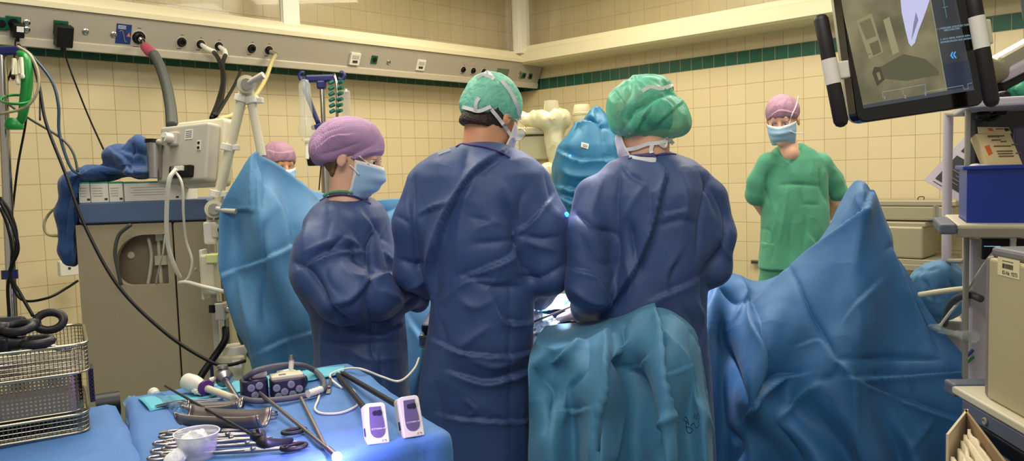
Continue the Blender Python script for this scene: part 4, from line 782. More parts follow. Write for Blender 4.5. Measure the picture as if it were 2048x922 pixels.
def socket(px, py, w_, h_, lab, mt=m_grn, name='power_socket', cat='socket', face=None, th=.008):
    Mx = RF(px, py); t = thing(name, lp(Mx, (0, 0, 0)), lab, cat, 'sockets on the supply rail')
    B(Mx).box((0, 0, th/2), (w_, h_, th)).build('frame', mt, t, bevel=.002)
    if face == 'hole': B(Mx).lathe([(w_*.36, th+.001), (w_*.36, th+.0015)], 20).build('well', m_blk, t)
    if face == 'jack': B(Mx).box((0, -h_*.2, th+.001), (w_*.5, h_*.2, .003)).build('jack', m_ink, t)
    if face == 'jack': B(Mx).box((0, h_*.18, th+.001), (w_*.7, h_*.3, .002)).build('cover', m_lgrey, t)
    return t
socket(2, 47, .06, .07, 'green power socket cut by the left frame edge', face='hole'); socket(26, 46, .074, .075, 'green power socket behind the small black adapter', face='hole'); socket(121, 55, .074, .08, 'green power socket behind the large black adapter', face='hole')
socket(748, 119, .056, .062, 'single green socket between white switch box and screw', face='hole'); socket(1047, 151, .045, .05, 'left green socket at the rail end', face='hole'); socket(1060, 152.5, .045, .05, 'right green socket at the rail end', face='hole')
socket(708, 117, .085, .092, 'white switch box on the rail left of the single green socket', m_wht, 'switch_box', 'switch', 'jack', .02); socket(841, 130, .085, .088, 'white network socket on the rail above the purple cap nurse', m_wht, 'network_socket', 'socket', 'jack', .01)
socket(1005, 145, .15, .07, 'dull green display panel at the rail end', mat('display_panel', (96, 110, 92), .3), 'display_panel', 'panel', None, .004)
for x, y, lab in ((53, 45, 'upper chrome jack beside the small adapter'), (53, 59, 'lower chrome jack beside the small adapter'), (171, 63, 'chrome jack right of the large black adapter'), (227, 69, 'small screw left of the blue notice'), (777, 124, 'screw right of the single green socket'), (1040, 146, 'upper round button beside the end sockets'), (1040, 154, 'lower round button beside the end sockets')):
    Mx = RF(x, y); t = thing('jack', lp(Mx, (0, 0, 0)), lab, 'jack', 'jacks and screws on the rail'); B(Mx).lathe([(.018, 0), (.018, .005), (.013, .008), (.012, .004)], 16).build('rim', m_chr, t, smooth=True); B(Mx).lathe([(.006, .003), (.006, .010), (.003, .011)], 10).build('pin', m_gray, t)
Mx = RF(247, 68); t = thing('notice', lp(Mx, (0, 0, 0)), 'blue notice with orange triangle stuck on the rail left of the large gas outlet', 'notice')
B(Mx).box((0, 0, .001), (.086, .118, .002)).build('sheet', mat('notice_blue', (24, 50, 110), .45), t); B(Mx).prism([(.018, -.012), (.040, -.012), (.029, .012)], .002, .003).build('warning_triangle', m_orange, t)
for k in range(3): B(Mx).box((-.012, .048-.008*k, .0025), (.045, .003, .001)).build('print', m_lab, t)
B(Mx).tube([(-.025, .012, .003), (-.015, .02, .003), (-.005, .01, .003), (.01, -.04, .003), (.02, -.045, .003)], .0035, 6, smooth=4).build('hand_drawing', m_gray, t)
# adapters
for (x, y, w_, h_, lab) in ((31, 56, .055, .075, 'small black power adapter with a white label'), (123, 68, .085, .12, 'large black power adapter')):
    Mx = RF(x, y); t = thing('power_adapter', lp(Mx, (0, 0, 0)), lab+' plugged into the rail', 'adapter'); B(Mx).box((0, 0, .04), (w_, h_, .06)).build('body', m_blk, t, bevel=.006)
    B(Mx).box((0, -h_*.5-.012, .045), (w_*.3, .024, .02)).build('strain_relief', m_blk, t, bevel=.003)
    if w_ < .06: B(Mx).box((.004, .012, .0705), (.034, .03, .001)).build('label', m_lab, t)
def hose(name, pts, r, m, lab, cat='cable', ribs=0, group=None):
    q = [p if isinstance(p, np.ndarray) else P(*p) for p in pts]; t = None
    if ribs:
        c = catmull(q, 30); s = np.r_[0, np.cumsum(np.linalg.norm(np.diff(c, axis=0), axis=1))]; n = int(s[-1]/ribs)*4
        c = np.stack([np.interp(np.linspace(0, s[-1], n), s, c[:, k]) for k in range(3)], 1); rr = r*(1+.10*np.sin(np.arange(n)*math.pi/2))
        return tag(B().tube(c, rr, 12).build(name, m, smooth='all'), lab, cat, group)
    return tag(B().tube(q, r, 8, smooth=8).build(name, m, smooth='all'), lab, cat, group)
def rz(px, py, z): return lp(RF(px, py), (0, 0, z))
t = thing('vacuum_hose', rz(277, 75, .02), 'thick grey corrugated hose with a pink sleeve hanging from the large outlet', 'hose')
a = [rz(277, 75, .005), rz(281, 80, .06), P(290, 93, 4.50), P(299, 103, 4.46), P(309, 110, 4.42)]
B().tube(a[:3], .018, 14, smooth=4).build('coupling', m_chr, t, smooth='all'); B().tube(a[2:], [.026, .030, .028], 14, smooth=4).build('sleeve', m_pink, t, smooth='all')
q = catmull([P(307, 108, 4.42), P(320, 132, 4.35), P(333, 172, 4.2), (P(341, 215, 3.95)), P(344, 252, 3.75)], 30); n = 260; q = np.stack([np.interp(np.linspace(0, len(q)-1, n), np.arange(len(q)), q[:, k]) for k in range(3)], 1)
B().tube(q, .024*(1+.17*np.sin(np.arange(n)*math.pi/2)), 14).build('corrugated_tube', m_hose, t, smooth='all')
for k, (x, y, pts) in enumerate(((401, 88, [(418, 98), (437, 118), (447, 150), (443, 195), (428, 232)]), (437, 92, [(441, 104), (445, 130), (446, 165), (436, 205), (424, 236)]))):
    t = thing('gas_hose', rz(x, y, .02), ('left', 'right')[k]+' black gas hose with white plug hanging from the rail', 'hose', 'black gas hoses')
    c = rz(pts[0][0], pts[0][1], .07); B().tube([rz(x, y, 0), rz(x+4, y+4, .06), c], [.013, .016, .019], 12).build('plug', m_wht, t, smooth=True); B().ell(c, (.018, .018, .014), 12).build('plug_ring', m_wht, t, smooth=True)
    B().tube([c]+[P(a, b_, d) for (a, b_), d in zip(pts[1:], (4.75, 4.5, 4.2, 3.9))], .0135, 10, smooth=8).build('tube', m_blkh, t, smooth='all')
hose('gas_hose', [(482, 140, 5.0), (468, 172, 4.6), (448, 206, 4.1), (432, 232, 3.9)], .009, m_blkh, 'thin black hose slanting down from below the rail to the monitor')
t = thing('gas_hose', rz(537, 100, .02), 'cream gas hose curving down from its outlet behind the jointed arm', 'hose'); B().tube([rz(537, 100, 0), rz(541, 104, .07)], [.014, .018], 12).build('plug', m_chr, t, smooth=True)
B().tube([rz(541, 104, .07), P(543, 125, 5.0), P(531, 158, 4.8), P(508, 195, 4.5), P(470, 228, 4.1), P(440, 238, 3.9)], .013, 10, smooth=8).build('tube', mat('cream_hose', (188, 176, 120), .5), t, smooth='all')
hose('power_cable', [(128, 95, 4.35), (133, 118, 4.4), (150, 165, 4.4), (178, 235, 4.2), (215, 316, 3.7)], .0045, m_blkh, 'thin black cable from the large adapter to the anaesthesia cart')
hose('power_cable', [(31, 78, 4.2), (31, 92, 4.2), (40, 100, 4.1), (62, 125, 4.0), (78, 150, 3.6), (80, 240, 3.4)], .004, m_blkh, 'short black cable below the small adapter')
# ------------------------------------------------------------------ infusion pole at the left edge
t = thing('infusion_stand', P(45, 900, 3.2)*[1, 1, 0], 'chrome infusion stand with navy crossbar at the left edge of the picture', 'infusion stand')
B().tube([P(3, 104, 3.2), P(28, 700, 3.2), P(45, 1060, 3.2)], .019, 14).build('pole', m_chr, t, smooth=True); B().box(P(10, 103, 3.2), (.16, .04, .035)).build('crossbar', m_navy, t, bevel=.008)
B().tube([P(20, 107, 3.2), P(45, 104, 3.2), P(48, 96, 3.2)], .009, 8, smooth=4).build('hook', m_navy, t, smooth='all'); B().cyl(P(19, 540, 3.2), P(20, 558, 3.2), .03).build('cable_strap', m_navy, t, smooth=True)
b = B()
fb = P(45, 1060, 3.2)*[1, 1, 0]+Z3*.06
for k in range(5): a = k*1.256; B().tube([fb+Z3*.03, fb+(.25*math.cos(a), .25*math.sin(a), 0)], [.018, .012], 10).build('foot', m_chr, t, smooth=True)
m_g2 = mat('bright_green_plastic', (10, 130, 52), .35)
t = thing('suction_tube_holder', P(45, 180, 3.12), 'bright green curved airway holder with round strap hanging from the left stand', 'airway holder')
B().tube([P(38, 106, 3.14), P(50, 118, 3.12), P(54, 160, 3.12), (P(50, 200, 3.12)), P(44, 235, 3.12), P(34, 250, 3.12)], [.012, .020, .021, .020, .016, .014], 12, smooth=6).build('curved_tube', m_g2, t, smooth='all')
B().tube([P(31+31*math.cos(a), 199+9*math.sin(a), 3.12+.10*math.sin(a)*-1) for a in np.linspace(0, 2*np.pi, 28, endpoint=False)], .0055, 8, closed=True).build('strap', m_g2, t, smooth='all')
B().lathe([(.030, 0), (.034, .012), (.03, .03), (.02, .045), (.012, .04)], 18, o=P(29, 259, 3.12)).cyl(P(18, 245, 3.12), P(40, 240, 3.12), .009).build('cap', m_g2, t, smooth=True)
for k, (x, y, dx) in enumerate(((30, 140, -4), (36, 150, 0), (41, 138, 4))):
    t = thing('cable_clip', P(x, y, 3.08), ('leftmost', 'middle', 'rightmost')[k]+' of three pale clips hanging beside the green airway holder', 'clip', 'pale cable clips')
    B().cyl(P(x+dx*.3, y-22, 3.1), P(x+dx, y+12, 3.08), .0085, .006, 8).build('clip_arm', m_crmp, t, smooth=True); B().cyl(P(x-dx*.3, y-18, 3.1), P(x-dx*.6, y+10, 3.08), .007, .005, 8).build('clip_arm', m_crmp, t, smooth=True); B().ell(P(x+dx, y+14, 3.08), (.009, .009, .012), 8).build('electrode_end', m_wht if k else m_blk, t, smooth=True)
CAB = [('black', [(37, 90, 3.2), (62, 118, 3.15), (78, 170, 3.1), (92, 245, 3.05), (130, 345, 2.98), (168, 448, 2.92), (235, 570, 2.85), (330, 665, 2.8), (418, 722, 2.76), (455, 730, 2.78), (490, 722, 2.85)], .0062, 'long black cable sweeping from the left stand across the anaesthesia cart'),
       ('blue', [(2, 94, 3.3), (45, 98, 3.2), (75, 124, 3.2), (105, 165, 3.2), (117, 212, 3.2), (119, 268, 3.2), (140, 332, 3.2), (160, 350, 3.2)], .006, 'dark teal cable arching from the left stand towards the blue cloth'),
       ('grey', [(0, 182, 3.2), (20, 210, 3.2), (60, 238, 3.2), (120, 275, 3.2), (146, 305, 3.2), (156, 345, 3.2)], .005, 'thin grey cable crossing the tiles behind the green airway holder'),
       ('crm', [(36, 93, 3.1), (60, 110, 3.05), (76, 145, 3.05), (74, 185, 3.05), (50, 215, 3.05), (0, 228, 3.05)], .0055, 'cream cable looping round the green airway holder'),
       ('black', [(0, 395, 3.05), (20, 425, 3.05), (33, 470, 3.05), (28, 520, 3.05), (16, 570, 3.05), (18, 625, 3.05), (20, 680, 3.05)], .006, 'leftmost of the black cables looping down the left stand'),
       ('black', [(0, 415, 3.02), (14, 450, 3.02), (24, 500, 3.02), (22, 560, 3.02), (45, 600, 3.02), (95, 596, 3.02), (135, 575, 3.1), (155, 562, 3.2)], .005, 'black cable curving from the left stand to the cart side'),
       ('black', [(0, 402, 3.0), (26, 455, 3.0), (36, 500, 3.0), (20, 545, 3.0), (42, 590, 3.0), (66, 632, 2.95)], .006, 'black cable running down into the instrument basket'),
       ('black', [(14, 106, 3.25), (30, 118, 3.22), (12, 170, 3.22), (0, 200, 3.22)], .004, 'short black cable hanging left of the pale clips'),
       ('black', [(52, 180, 3.22), (52, 240, 3.22), (36, 330, 3.22), (24, 430, 3.22)], .0045, 'thin black cable hanging straight behind the green airway holder'),
       ('crm', [(125, 405, 3.45), (98, 428, 3.5), (88, 452, 3.5), (98, 470, 3.5), (130, 472, 3.45)], .006, 'beige tube loop left of the hanging blue cloth')]
for k, pts, r, lab in CAB: hose('cable', pts, r, {'black': m_blkh, 'blue': mat('teal_cable', (34, 62, 82), .4), 'grey': m_hose, 'crm': mat('beige_cable', (170, 160, 124), .5)}[k], lab, 'cable')
# ------------------------------------------------------------------ second infusion stand
t = thing('infusion_stand', P(665, 800, 4.6)*[1, 1, 0], 'chrome infusion stand with navy hooks behind the nurse in the purple cap', 'infusion stand')
B().tube([P(643, 160, 4.6), P(652, 360, 4.6), P(672, 800, 4.6)], .014, 12).build('pole', m_chr, t, smooth=True); B().tube([P(646, 262, 4.58), P(654, 420, 4.58)], .026, 12).build('sleeve', m_steel, t, smooth=True)
b = B(); b.box(P(642, 157, 4.6), (.18, .04, .045)); b.build('crossbar', m_navy, t, bevel=.012); B().box(P(643, 170, 4.6), (.05, .05, .05)).build('head', m_navy, t, bevel=.01)
for sx, x in ((-1, 612), (1, 676)): B().tube([P(x, 156, 4.6), P(x+sx*8, 160, 4.6), P(x+sx*13, 152, 4.6), P(x+sx*9, 145, 4.6), P(x+sx*4, 146, 4.6)], .011, 8, smooth=5).build('hook', m_navy, t, smooth='all')
B().tube([P(613, 160, 4.56), P(611, 180, 4.56), P(622, 210, 4.56), P(638, 250, 4.56)], [.016, .018, .014, .014], 8, smooth=4).build('holder_arm', m_navy, t, smooth='all'); B().box(P(646, 250, 4.56), (.13, .05, .026), R=Matrix.Rotation(-.25, 3, 'Y')).build('holder_tray', m_navy, t, bevel=.006)
B().box(P(633, 322, 4.55), (.10, .05, .055)).build('clamp', m_blk, t, bevel=.008); B().tube([P(642, 330, 4.53), P(638, 380, 4.5)], .004, 6).build('cable', m_blkh, t)
fb = P(672, 800, 4.6)*[1, 1, 0]+Z3*.05
for k in range(5): a = k*1.256; B().tube([fb+Z3*.03, fb+(.25*math.cos(a), .25*math.sin(a), 0)], [.018, .012], 10).build('foot', m_chr, t, smooth=True)
m_clr = mat('clear_infusion_plastic', (205, 210, 200), .15, alpha=.28, spec=.7)
t = thing('infusion_bottle', P(614, 290, 4.5), 'translucent infusion bottle with drip line hanging from the left navy hook', 'infusion bottle')
B().lathe([(.012, .32), (.02, .315), (.034, .29), (.036, .18), (.042, .06), (.05, .03), (.045, .0), (.02, -.012), (.014, -.03)], 18, o=P(614, 272, 4.5)).build('bottle', m_clr, t, smooth=True); B().lathe([(.03, 0), (.03, .012), (.018, .016)], 14, o=P(614, 282, 4.5)).cyl(P(614, 285, 4.5), P(614, 318, 4.5), .012).build('drip_chamber', m_wht, t, smooth=True)
B().tube([P(612, 318, 4.5), P(617, 345, 4.5), P(620, 370, 4.5)], .004, 6, smooth=3).build('line', m_clr, t)
t = thing('infusion_bag', P(693, 240, 4.6), 'flat clear infusion bag hanging right of the green stopcocks', 'infusion bag'); B().box(P(692, 210, 4.6), (.055, .02, .17)).build('bag', m_clr, t, bevel=.009, seg=3); B().cyl(P(692, 178, 4.6), P(692, 184, 4.6), .008).build('neck', m_wht, t)
t = thing('stopcock_manifold', P(670, 235, 4.5), 'hanging string of dark green stopcocks on the right navy hook', 'stopcocks', )
B().tube([P(668, 148, 4.52), P(674, 175, 4.5), P(674, 240, 4.5)], .008, 8, smooth=4).build('manifold_bar', m_steel, t, smooth='all')
m_tg = mat('stopcock_green', (6, 96, 84), .4)
for k in range(12):
    r_ = k//2; sd_ = -1 if k % 2 else 1; x = 672+sd_*(9-r_*.5); y = 164+r_*11.5+(2 if sd_ > 0 else 0); B().cyl(P(x-sd_*3, y-1, 4.49), P(x+sd_*5, y+3*(-sd_), 4.47), .0115, .010, 10).build('stopcock', m_tg, t, smooth=True)
# ------------------------------------------------------------------ jointed white arm that holds the screen drape
DA = 3.18
t = thing('drape_support_arm', P(440, 700, DA), 'cream jointed support arm with clamps that holds up the screen drape', 'support arm')
tb = lambda a, c, r, nm='tube', m=m_crmp: B().cyl(a, c, r, n=16).build(nm, m, t, smooth=True)
tb(P(428, 430, DA), P(488, 180, DA), .020); tb(P(498, 180, DA), P(524, 312, DA), .018); tb(P(426, 440, DA), P(428, 480, DA), .024)
B().cyl(P(493, 168, DA+.03), P(493, 168, DA-.05), .036, n=22).build('joint', m_crmp, t, smooth=True); B().cyl(P(493, 168, DA-.05), P(493, 168, DA-.065), .022, n=18).build('joint_cap', m_chr, t, smooth=True)
B().tube([P(497, 166, DA-.06), P(508, 160, DA-.07), P(527, 150, DA-.08)], [.008, .012, .014], 10).build('lever', m_lgrey, t, smooth=True)
B().cyl(P(428, 418, DA+.03), P(428, 418, DA-.05), .036, n=22).build('joint', m_crmp, t, smooth=True); B().cyl(P(428, 418, DA-.05), P(428, 418, DA-.065), .022, n=18).build('joint_cap', m_chr, t, smooth=True)
B().tube([P(434, 418, DA-.06), P(446, 421, DA-.07), P(472, 423, DA-.08)], [.012, .009, .011], 10).build('lever', m_lgrey, t, smooth=True)
for x, y, a in ((483, 197, 1), (504, 201, 2), (456, 295, 1), (433, 388, 1)):
    ax = unit(P(488, 180, DA)-P(428, 430, DA)) if a == 1 else unit(P(498, 180, DA)-P(524, 312, DA)); c = P(x, y, DA); B().cyl(c-ax*.014, c+ax*.014, .028, n=16).box(c+RGT*.03, (.03, .03, .022)).build('clip', m_wht, t, bevel=.003)
B().box(P(424, 465, DA), (.05, .06, .09)).build('clamp_block', m_wht, t, bevel=.008); B().box(P(434, 462, DA-.02), (.035, .04, .05)).build('clamp_jaw', m_crmp, t, bevel=.006); B().cyl(P(440, 460, DA-.03), P(440, 460, DA-.06), .010).build('clamp_screw', m_blk, t)
B().box(P(428, 560, DA+.05), (.025, .03, .60)).build('rail_bar', m_lgrey, t, bevel=.004)
# ------------------------------------------------------------------ anaesthesia cart
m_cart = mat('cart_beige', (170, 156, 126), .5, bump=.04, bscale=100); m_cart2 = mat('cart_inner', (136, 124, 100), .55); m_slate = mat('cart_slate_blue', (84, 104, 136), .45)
A0, A1 = P(152, 470, 3.32), P(432, 470, 3.36); xv = unit((A1-A0)*[1, 1, 0]); yv = np.cross(Z3, xv)
o0 = np.array([A0[0], A0[1], 0]); MC = basis(o0, xv, Z3, -yv)      # x along the front, y up, z towards the lens
WC = float(np.dot(A1-A0, xv)); 
def cz(px, py):                         # pixel on the cart's front plane -> local x, height
    nrm = -yv; r = P(px, py, 1)-CAM; k = ((o0-CAM) @ nrm)/(r @ nrm); q = CAM+r*k-o0; return float(q @ xv), float(q[2])
ct = thing('anaesthesia_cart', o0+xv*WC/2, 'big beige anaesthesia cart with slate blue top left of the screen drape', 'anaesthesia cart')
HT = cz(290, 446)[1]; H2_ = cz(290, 402)[1]; xs = cz(354, 600)[0]
def ring_panel(b, x0, x1, y0, y1, hole, z0, z1):
    n = len(hole); cx = sum(h[0] for h in hole)/n; cy = sum(h[1] for h in hole)/n; out = []
    for hx, hy in hole:
        dx, dy = hx-cx, hy-cy; k = min([((x1 if dx > 0 else x0)-cx)/dx if abs(dx) > 1e-9 else 1e9, ((y1 if dy > 0 else y0)-cy)/dy if abs(dy) > 1e-9 else 1e9]); out.append([cx+dx*k, cy+dy*k])
    for X in (x0, x1):
        for Y in (y0, y1): i = min(range(n), key=lambda i: (out[i][0]-X)**2+(out[i][1]-Y)**2); out[i] = [X, Y]
    V = [(x, y, z) for z in (z1, z0) for x, y in out]+[(x, y, z) for z in (z1, z0) for x, y in hole]
    Fs = []
    for i in range(n):
        j = (i+1) % n; Fs += [(i, j, 2*n+j, 2*n+i), (n+j, n+i, 3*n+i, 3*n+j), (2*n+i, 2*n+j, 3*n+j, 3*n+i), (j, i, n+i, n+j)]
    b.add(V, Fs)
hx0, hy0 = cz(235, 572); hx1, hy1 = cz(332, 468)
def rr(x0, x1, y0, y1, r, n=7):
    rs = r if hasattr(r, '__len__') else [r]*4; P_ = []
    for (cx, cy, a0), q in zip(((x1, y1, 0), (x0, y1, 90), (x0, y0, 180), (x1, y0, 270)), rs):
        sx = -1 if cx == x1 else 1; sy = -1 if cy == y1 else 1
        P_ += [(cx+sx*q+q*math.cos(math.radians(a0+90*k/n)), cy+sy*q+q*math.sin(math.radians(a0+90*k/n))) for k in range(n+1)]
    return P_
hole = rr(hx0, hx1, hy0, hy1, [.01, .12, .06, .01])
yb = hy0-.06; b = B(MC); ring_panel(b, 0.0, xs-.004, yb, HT, hole, -.03, 0.0); b.box(((xs-.004)/2, (yb+.12)/2, -.015), (xs-.004, yb-.12, .03)); b.build('front_panel', m_cart, ct)
B(MC).prism(rr(xs+.004, WC, .12, HT, .012, 3), -.03, .0).build('side_panel', m_cart, ct); B(MC).box((xs, (HT+.12)/2, -.02), (.008, HT-.12, .02)).build('panel_gap', m_blk, ct)
B(MC).box((WC/2, (HT+.12)/2, -.34), (WC-.005, HT-.13, .40)).build('housing', m_cart, ct, bevel=.02)
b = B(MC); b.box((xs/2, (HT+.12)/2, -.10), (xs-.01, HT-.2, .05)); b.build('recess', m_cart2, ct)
x_, y_ = cz(248, 514); B(MC).lathe([(.016, -.074), (.016, -.07), (.012, -.066)], 18, o=(x_, y_, 0)).build('vent_disc', m_crmp, ct, smooth=True); x_, y_ = cz(306, 500); B(MC).box((x_, y_-.05, -.07), (.012, .2, .012)).box((x_+.01, y_-.05, -.06), (.05, .04, .02)).box((x_+.01, y_+.05, -.06), (.03, .03, .02)).build('bracket', m_crmp, ct)
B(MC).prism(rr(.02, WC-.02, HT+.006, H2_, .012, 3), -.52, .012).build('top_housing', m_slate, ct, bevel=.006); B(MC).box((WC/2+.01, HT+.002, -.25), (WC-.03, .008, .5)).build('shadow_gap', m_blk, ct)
x_, y_ = cz(391, 538); B(MC).lathe([(.006, 0), (.006, .003), (.004, .004)], 14, o=(x_, y_, 0)).build('button', m_lgrey, ct)
for k, sx in enumerate((.06, WC-.06)): B(MC).lathe([(.045, -.015), (.05, 0), (.045, .015)], 20, o=(sx, .05, -.06), ax=(1, 0, 0)).build('castor', m_blk, ct, smooth=True)
B(MC).lathe([(.045, -.015), (.05, 0), (.045, .015)], 20, o=(WC-.06, .05, -.48), ax=(1, 0, 0)).build('castor', m_blk, ct, smooth=True); B(MC).lathe([(.045, -.015), (.05, 0), (.045, .015)], 20, o=(.06, .05, -.48), ax=(1, 0, 0)).build('castor', m_blk, ct, smooth=True)
B(MC).box((WC/2, .11, -.28), (WC-.02, .05, .5)).build('plinth', m_blk, ct, bevel=.01)
for nm, pts, r, m, lab in (('cable', [(262, 449, 3.27), (238, 470, 3.27), (230, 505, 3.27), (236, 540, 3.28), (242, 570, 3.29)], .008, m_hose, 'grey tube curving over the left side of the cart opening'), ('cable', [(352, 338, 3.1), (338, 362, 3.08), (333, 430, 3.12), (336, 490, 3.16), (350, 535, 3.2), (360, 555, 3.25)], .009, m_wht, 'thick white cable hanging from the monitor down the cart front'),
        ('cable', [(348, 340, 3.12), (364, 368, 3.1), (367, 430, 3.14), (372, 480, 3.2), (384, 520, 3.22), (378, 552, 3.24), (366, 566, 3.26)], .005, m_wht, 'thin white cable hanging right of the thick one on the cart front'), ('cable', [(358, 566, 3.22), (375, 565, 3.18), (410, 574, 3.1), (452, 584, 3.08)], .0085, m_wht, 'white tube running from the cart gap to the screen drape'), ('cable', [(297, 475, 3.38), (303, 510, 3.38), (300, 545, 3.38), (296, 568, 3.38)], .007, m_lgrey, 'beige tube inside the cart opening'), ('cable', [(330, 470, 3.3), (325, 510, 3.3), (316, 545, 3.34), (312, 568, 3.36)], .0035, m_lgrey, 'thin tube at the right edge of the cart opening')):
    hose(nm, pts, r, m, lab)
# monitor on the cart, seen from the back
xa = unit(P(446, 238, 3.16)-P(322, 252, 3.34)); ya = P(456, 240, 3.2)-P(430, 372, 3.2); ya = unit(ya-xa*(ya @ xa)); za = np.cross(xa, ya); MM = basis(P(388, 305, 3.26), xa, ya, za)
mn = thing('patient_monitor', P(385, 375, 3.3), 'grey beige patient monitor seen from behind on top of the anaesthesia cart', 'monitor')
B(MM).prism(rr(-.165, .135, -.135, .145, .02, 4), -.09, -.03).build('screen_frame', m_crmp, mn, bevel=.010, seg=3); B(MM).prism(rr(-.185, .115, -.125, .115, .015, 4), -.035, .03).build('back_housing', m_lgrey, mn, bevel=.012, seg=3)
B(MM).box((-.02, -.085, .035), (.13, .05, .03)).build('connector_bay', m_blk, mn, bevel=.006); B(MM).box((-.085, .055, .035), (.055, .06, .03)).build('mount_plate', m_lgrey, mn, bevel=.008); B(MM).cyl((-.085, .055, .03), (-.085, .055, .085), .02).build('mount_joint', m_wht, mn, smooth=True)
B(MM).box((.065, .02, .031), (.022, .04, .004)).build('label', m_wht, mn); B(MM).box((.065, .03, .034), (.012, .010, .003)).build('slot', m_blk, mn); B(MM).box((.065, .01, .034), (.012, .010, .003)).build('slot', m_blk, mn); B(MM).box((0, .07, .031), (.045, .04, .002)).build('type_plate', m_lab, mn)
for k in range(4): B(MM).box((0, .083-.008*k, .0325), (.036, .002, .001)).build('print', m_ink, mn)
for k in range(4): B(MM).box((-.05+k*.018, -.075, .052), (.012, .02, .02)).build('connector', m_wht if k else m_gray, mn, bevel=.002)
t = thing('monitor_arm', P(312, 355, 3.3), 'brushed steel post with black collar supporting the monitor', 'monitor post'); B().cyl(P(311, 356, 3.3), P(309, 284, 3.3), .030, n=24).build('post', m_steel, t, smooth=True); B().cyl(P(309, 286, 3.3), P(309, 279, 3.3), .038, n=24).build('collar', m_blk, t, smooth=True); B().tube([P(309, 282, 3.3), P(330, 286, 3.24), lp(MM, (-.085, .055, .08))], .012, 10).build('arm', m_lgrey, t, smooth=True)
# glove boxes
def cbox(name, px0, px1, py0, py1, dd, th, m): a = P(px0, py1, dd); c = P(px1, py1, dd); e = P(px0, py0, dd); w_ = np.linalg.norm(c-a); h_ = abs(e[2]-a[2]); return (a+c)/2, w_, h_
BY = H2_
t0 = MC
for k, (a, c, lab) in enumerate(((158, 181, 'leftmost glove box on the cart, end face showing'), (182, 218, 'second glove box from the left on the cart'), (219, 247, 'third glove box from the left on the cart'), (249, 373, 'long white glove box at the right of the row on the cart'))):
    xa_, _ = cz(a, 402); xb_, _ = cz(c, 402); yt = cz(a, 365)[1]; g = thing('glove_box', lp(MC, ((xa_+xb_)/2, BY, -.06)), lab, 'box', 'glove boxes on the cart')
    w_ = xb_-xa_-.002; h_ = yt-BY-.001; c_ = ((xa_+xb_)/2, BY+h_/2+.0005, -.075); B(MC).box(c_, (w_, h_, .15)).build('carton', m_wht, g, bevel=.001)
    B(MC).box((c_[0], BY+h_-.001, -.075), (w_+.001, .006, .151)).build('green_edge', mat('edge_green', (30, 150, 120), .5), g)
    for j in range(4): B(MC).box((c_[0]-w_*.1, BY+h_*(.72-.13*j), .0005), (w_*(.6-.1*(j % 2)), h_*.035, .001)).build('print', mat('faint_print', (170, 170, 160), .6) if not (j or k) else bpy.data.materials['faint_print'], g)
    B(MC).box((c_[0]+w_*.36, BY+h_*.16, .0005), (.012, .008, .001)).build('brand_mark', m_ink, g)
# blue cloth over the cart
m_cl = mat('royal_blue_cloth', (16, 62, 116), .8, bump=.3, bscale=260, sheen=.3, crumple=.15, cscale=14)
S = SDF(.03)
S.ell(P(258, 318, 3.38), (.085, .09, .065)).ell(P(280, 292, 3.38), (.045, .06, .05)).ell(P(232, 312, 3.4), (.05, .08, .04)).ell(P(228, 345, 3.4), (.13, .11, .030)).ell(P(190, 350, 3.38), (.09, .11, .032)).ell(P(285, 345, 3.34), (.07, .08, .022))
S.chain([P(180, 350, 3.36), P(150, 372, 3.34), P(136, 430, 3.34), P(134, 500, 3.34), P(136, 520, 3.34)], [.040, .048, .042, .036, .03]); S.chain([P(165, 352, 3.48), P(150, 390, 3.46), P(142, 470, 3.46), P(146, 520, 3.46)], [.035, .045, .04, .03])
cloth('blue_cloth', S, m_cl, None, [([(225, 300), (250, 320), (262, 350)], .014, 7, 's'), ([(262, 285), (270, 310), (262, 335)], .016, 6, 'v'), ([(240, 295), (265, 300), (290, 310)], .012, 6, 'v'), ([(150, 350), (200, 335), (240, 340)], .014, 7, 's'), ([(140, 380), (132, 440), (128, 500)], .012, 5, 'v'), ([(160, 365), (148, 420), (146, 500)], .014, 5, 's'), ([(270, 350), (262, 330), (240, 330)], .01, 5, 'r'), ([(165, 345), (150, 365), (138, 400)], .012, 5, 'v'), ([(200, 345), (220, 352), (260, 352)], .01, 4, 'v')], h=.007, amp=.010, sc=11, seed=41, rel=1, label='crumpled royal blue cloth heaped on the cart and hanging over its left side', cat='cloth')
# things right of the cart
t = thing('wall_socket_box', P(135, 540, 4.6), 'small white box on the tiled wall left of the cart', 'wall box'); Mw = basis(P(136, 536, 4.62), -WL, Z3, WR); B(Mw).box((0, 0, 0), (.10, .09, .05)).build('box', m_wht, t, bevel=.006); B(Mw).lathe([(.008, .025), (.008, .028)], 10).build('screw', m_ink, t)
t = thing('bracket_container', P(420, 590, 3.16), 'cream container with clear lid clamped to the support rail beside the cart', 'container'); B().box(P(421, 548, 3.16), (.055, .07, .16)).build('body', m_crmp, t, bevel=.008); B().box(P(429, 516, 3.14), (.05, .06, .035)).build('lid', mat('lime_clear_lid', (222, 226, 150), .3), t, bevel=.004); B().box(P(409, 548, 3.17), (.012, .06, .20)).build('bracket', m_wht, t, bevel=.003)
t = thing('regulator_valve', P(440, 640, 3.15), 'grey valve block with black knob beside the cart', 'valve'); B().box(P(443, 622, 3.15), (.04, .05, .07)).build('block', m_lgrey, t, bevel=.006); B().cyl(P(424, 620, 3.15), P(460, 620, 3.15), .014).build('crossbar', m_chr, t, smooth=True); B().cyl(P(440, 612, 3.15), P(440, 604, 3.15), .014).build('knob', m_blk, t, smooth=True); B().cyl(P(425, 625, 3.13), P(425, 610, 3.13), .014).build('knob', m_blk, t, smooth=True); B().cyl(P(449, 638, 3.15), P(450, 655, 3.15), .009).build('nozzle', m_chr, t, smooth=True)
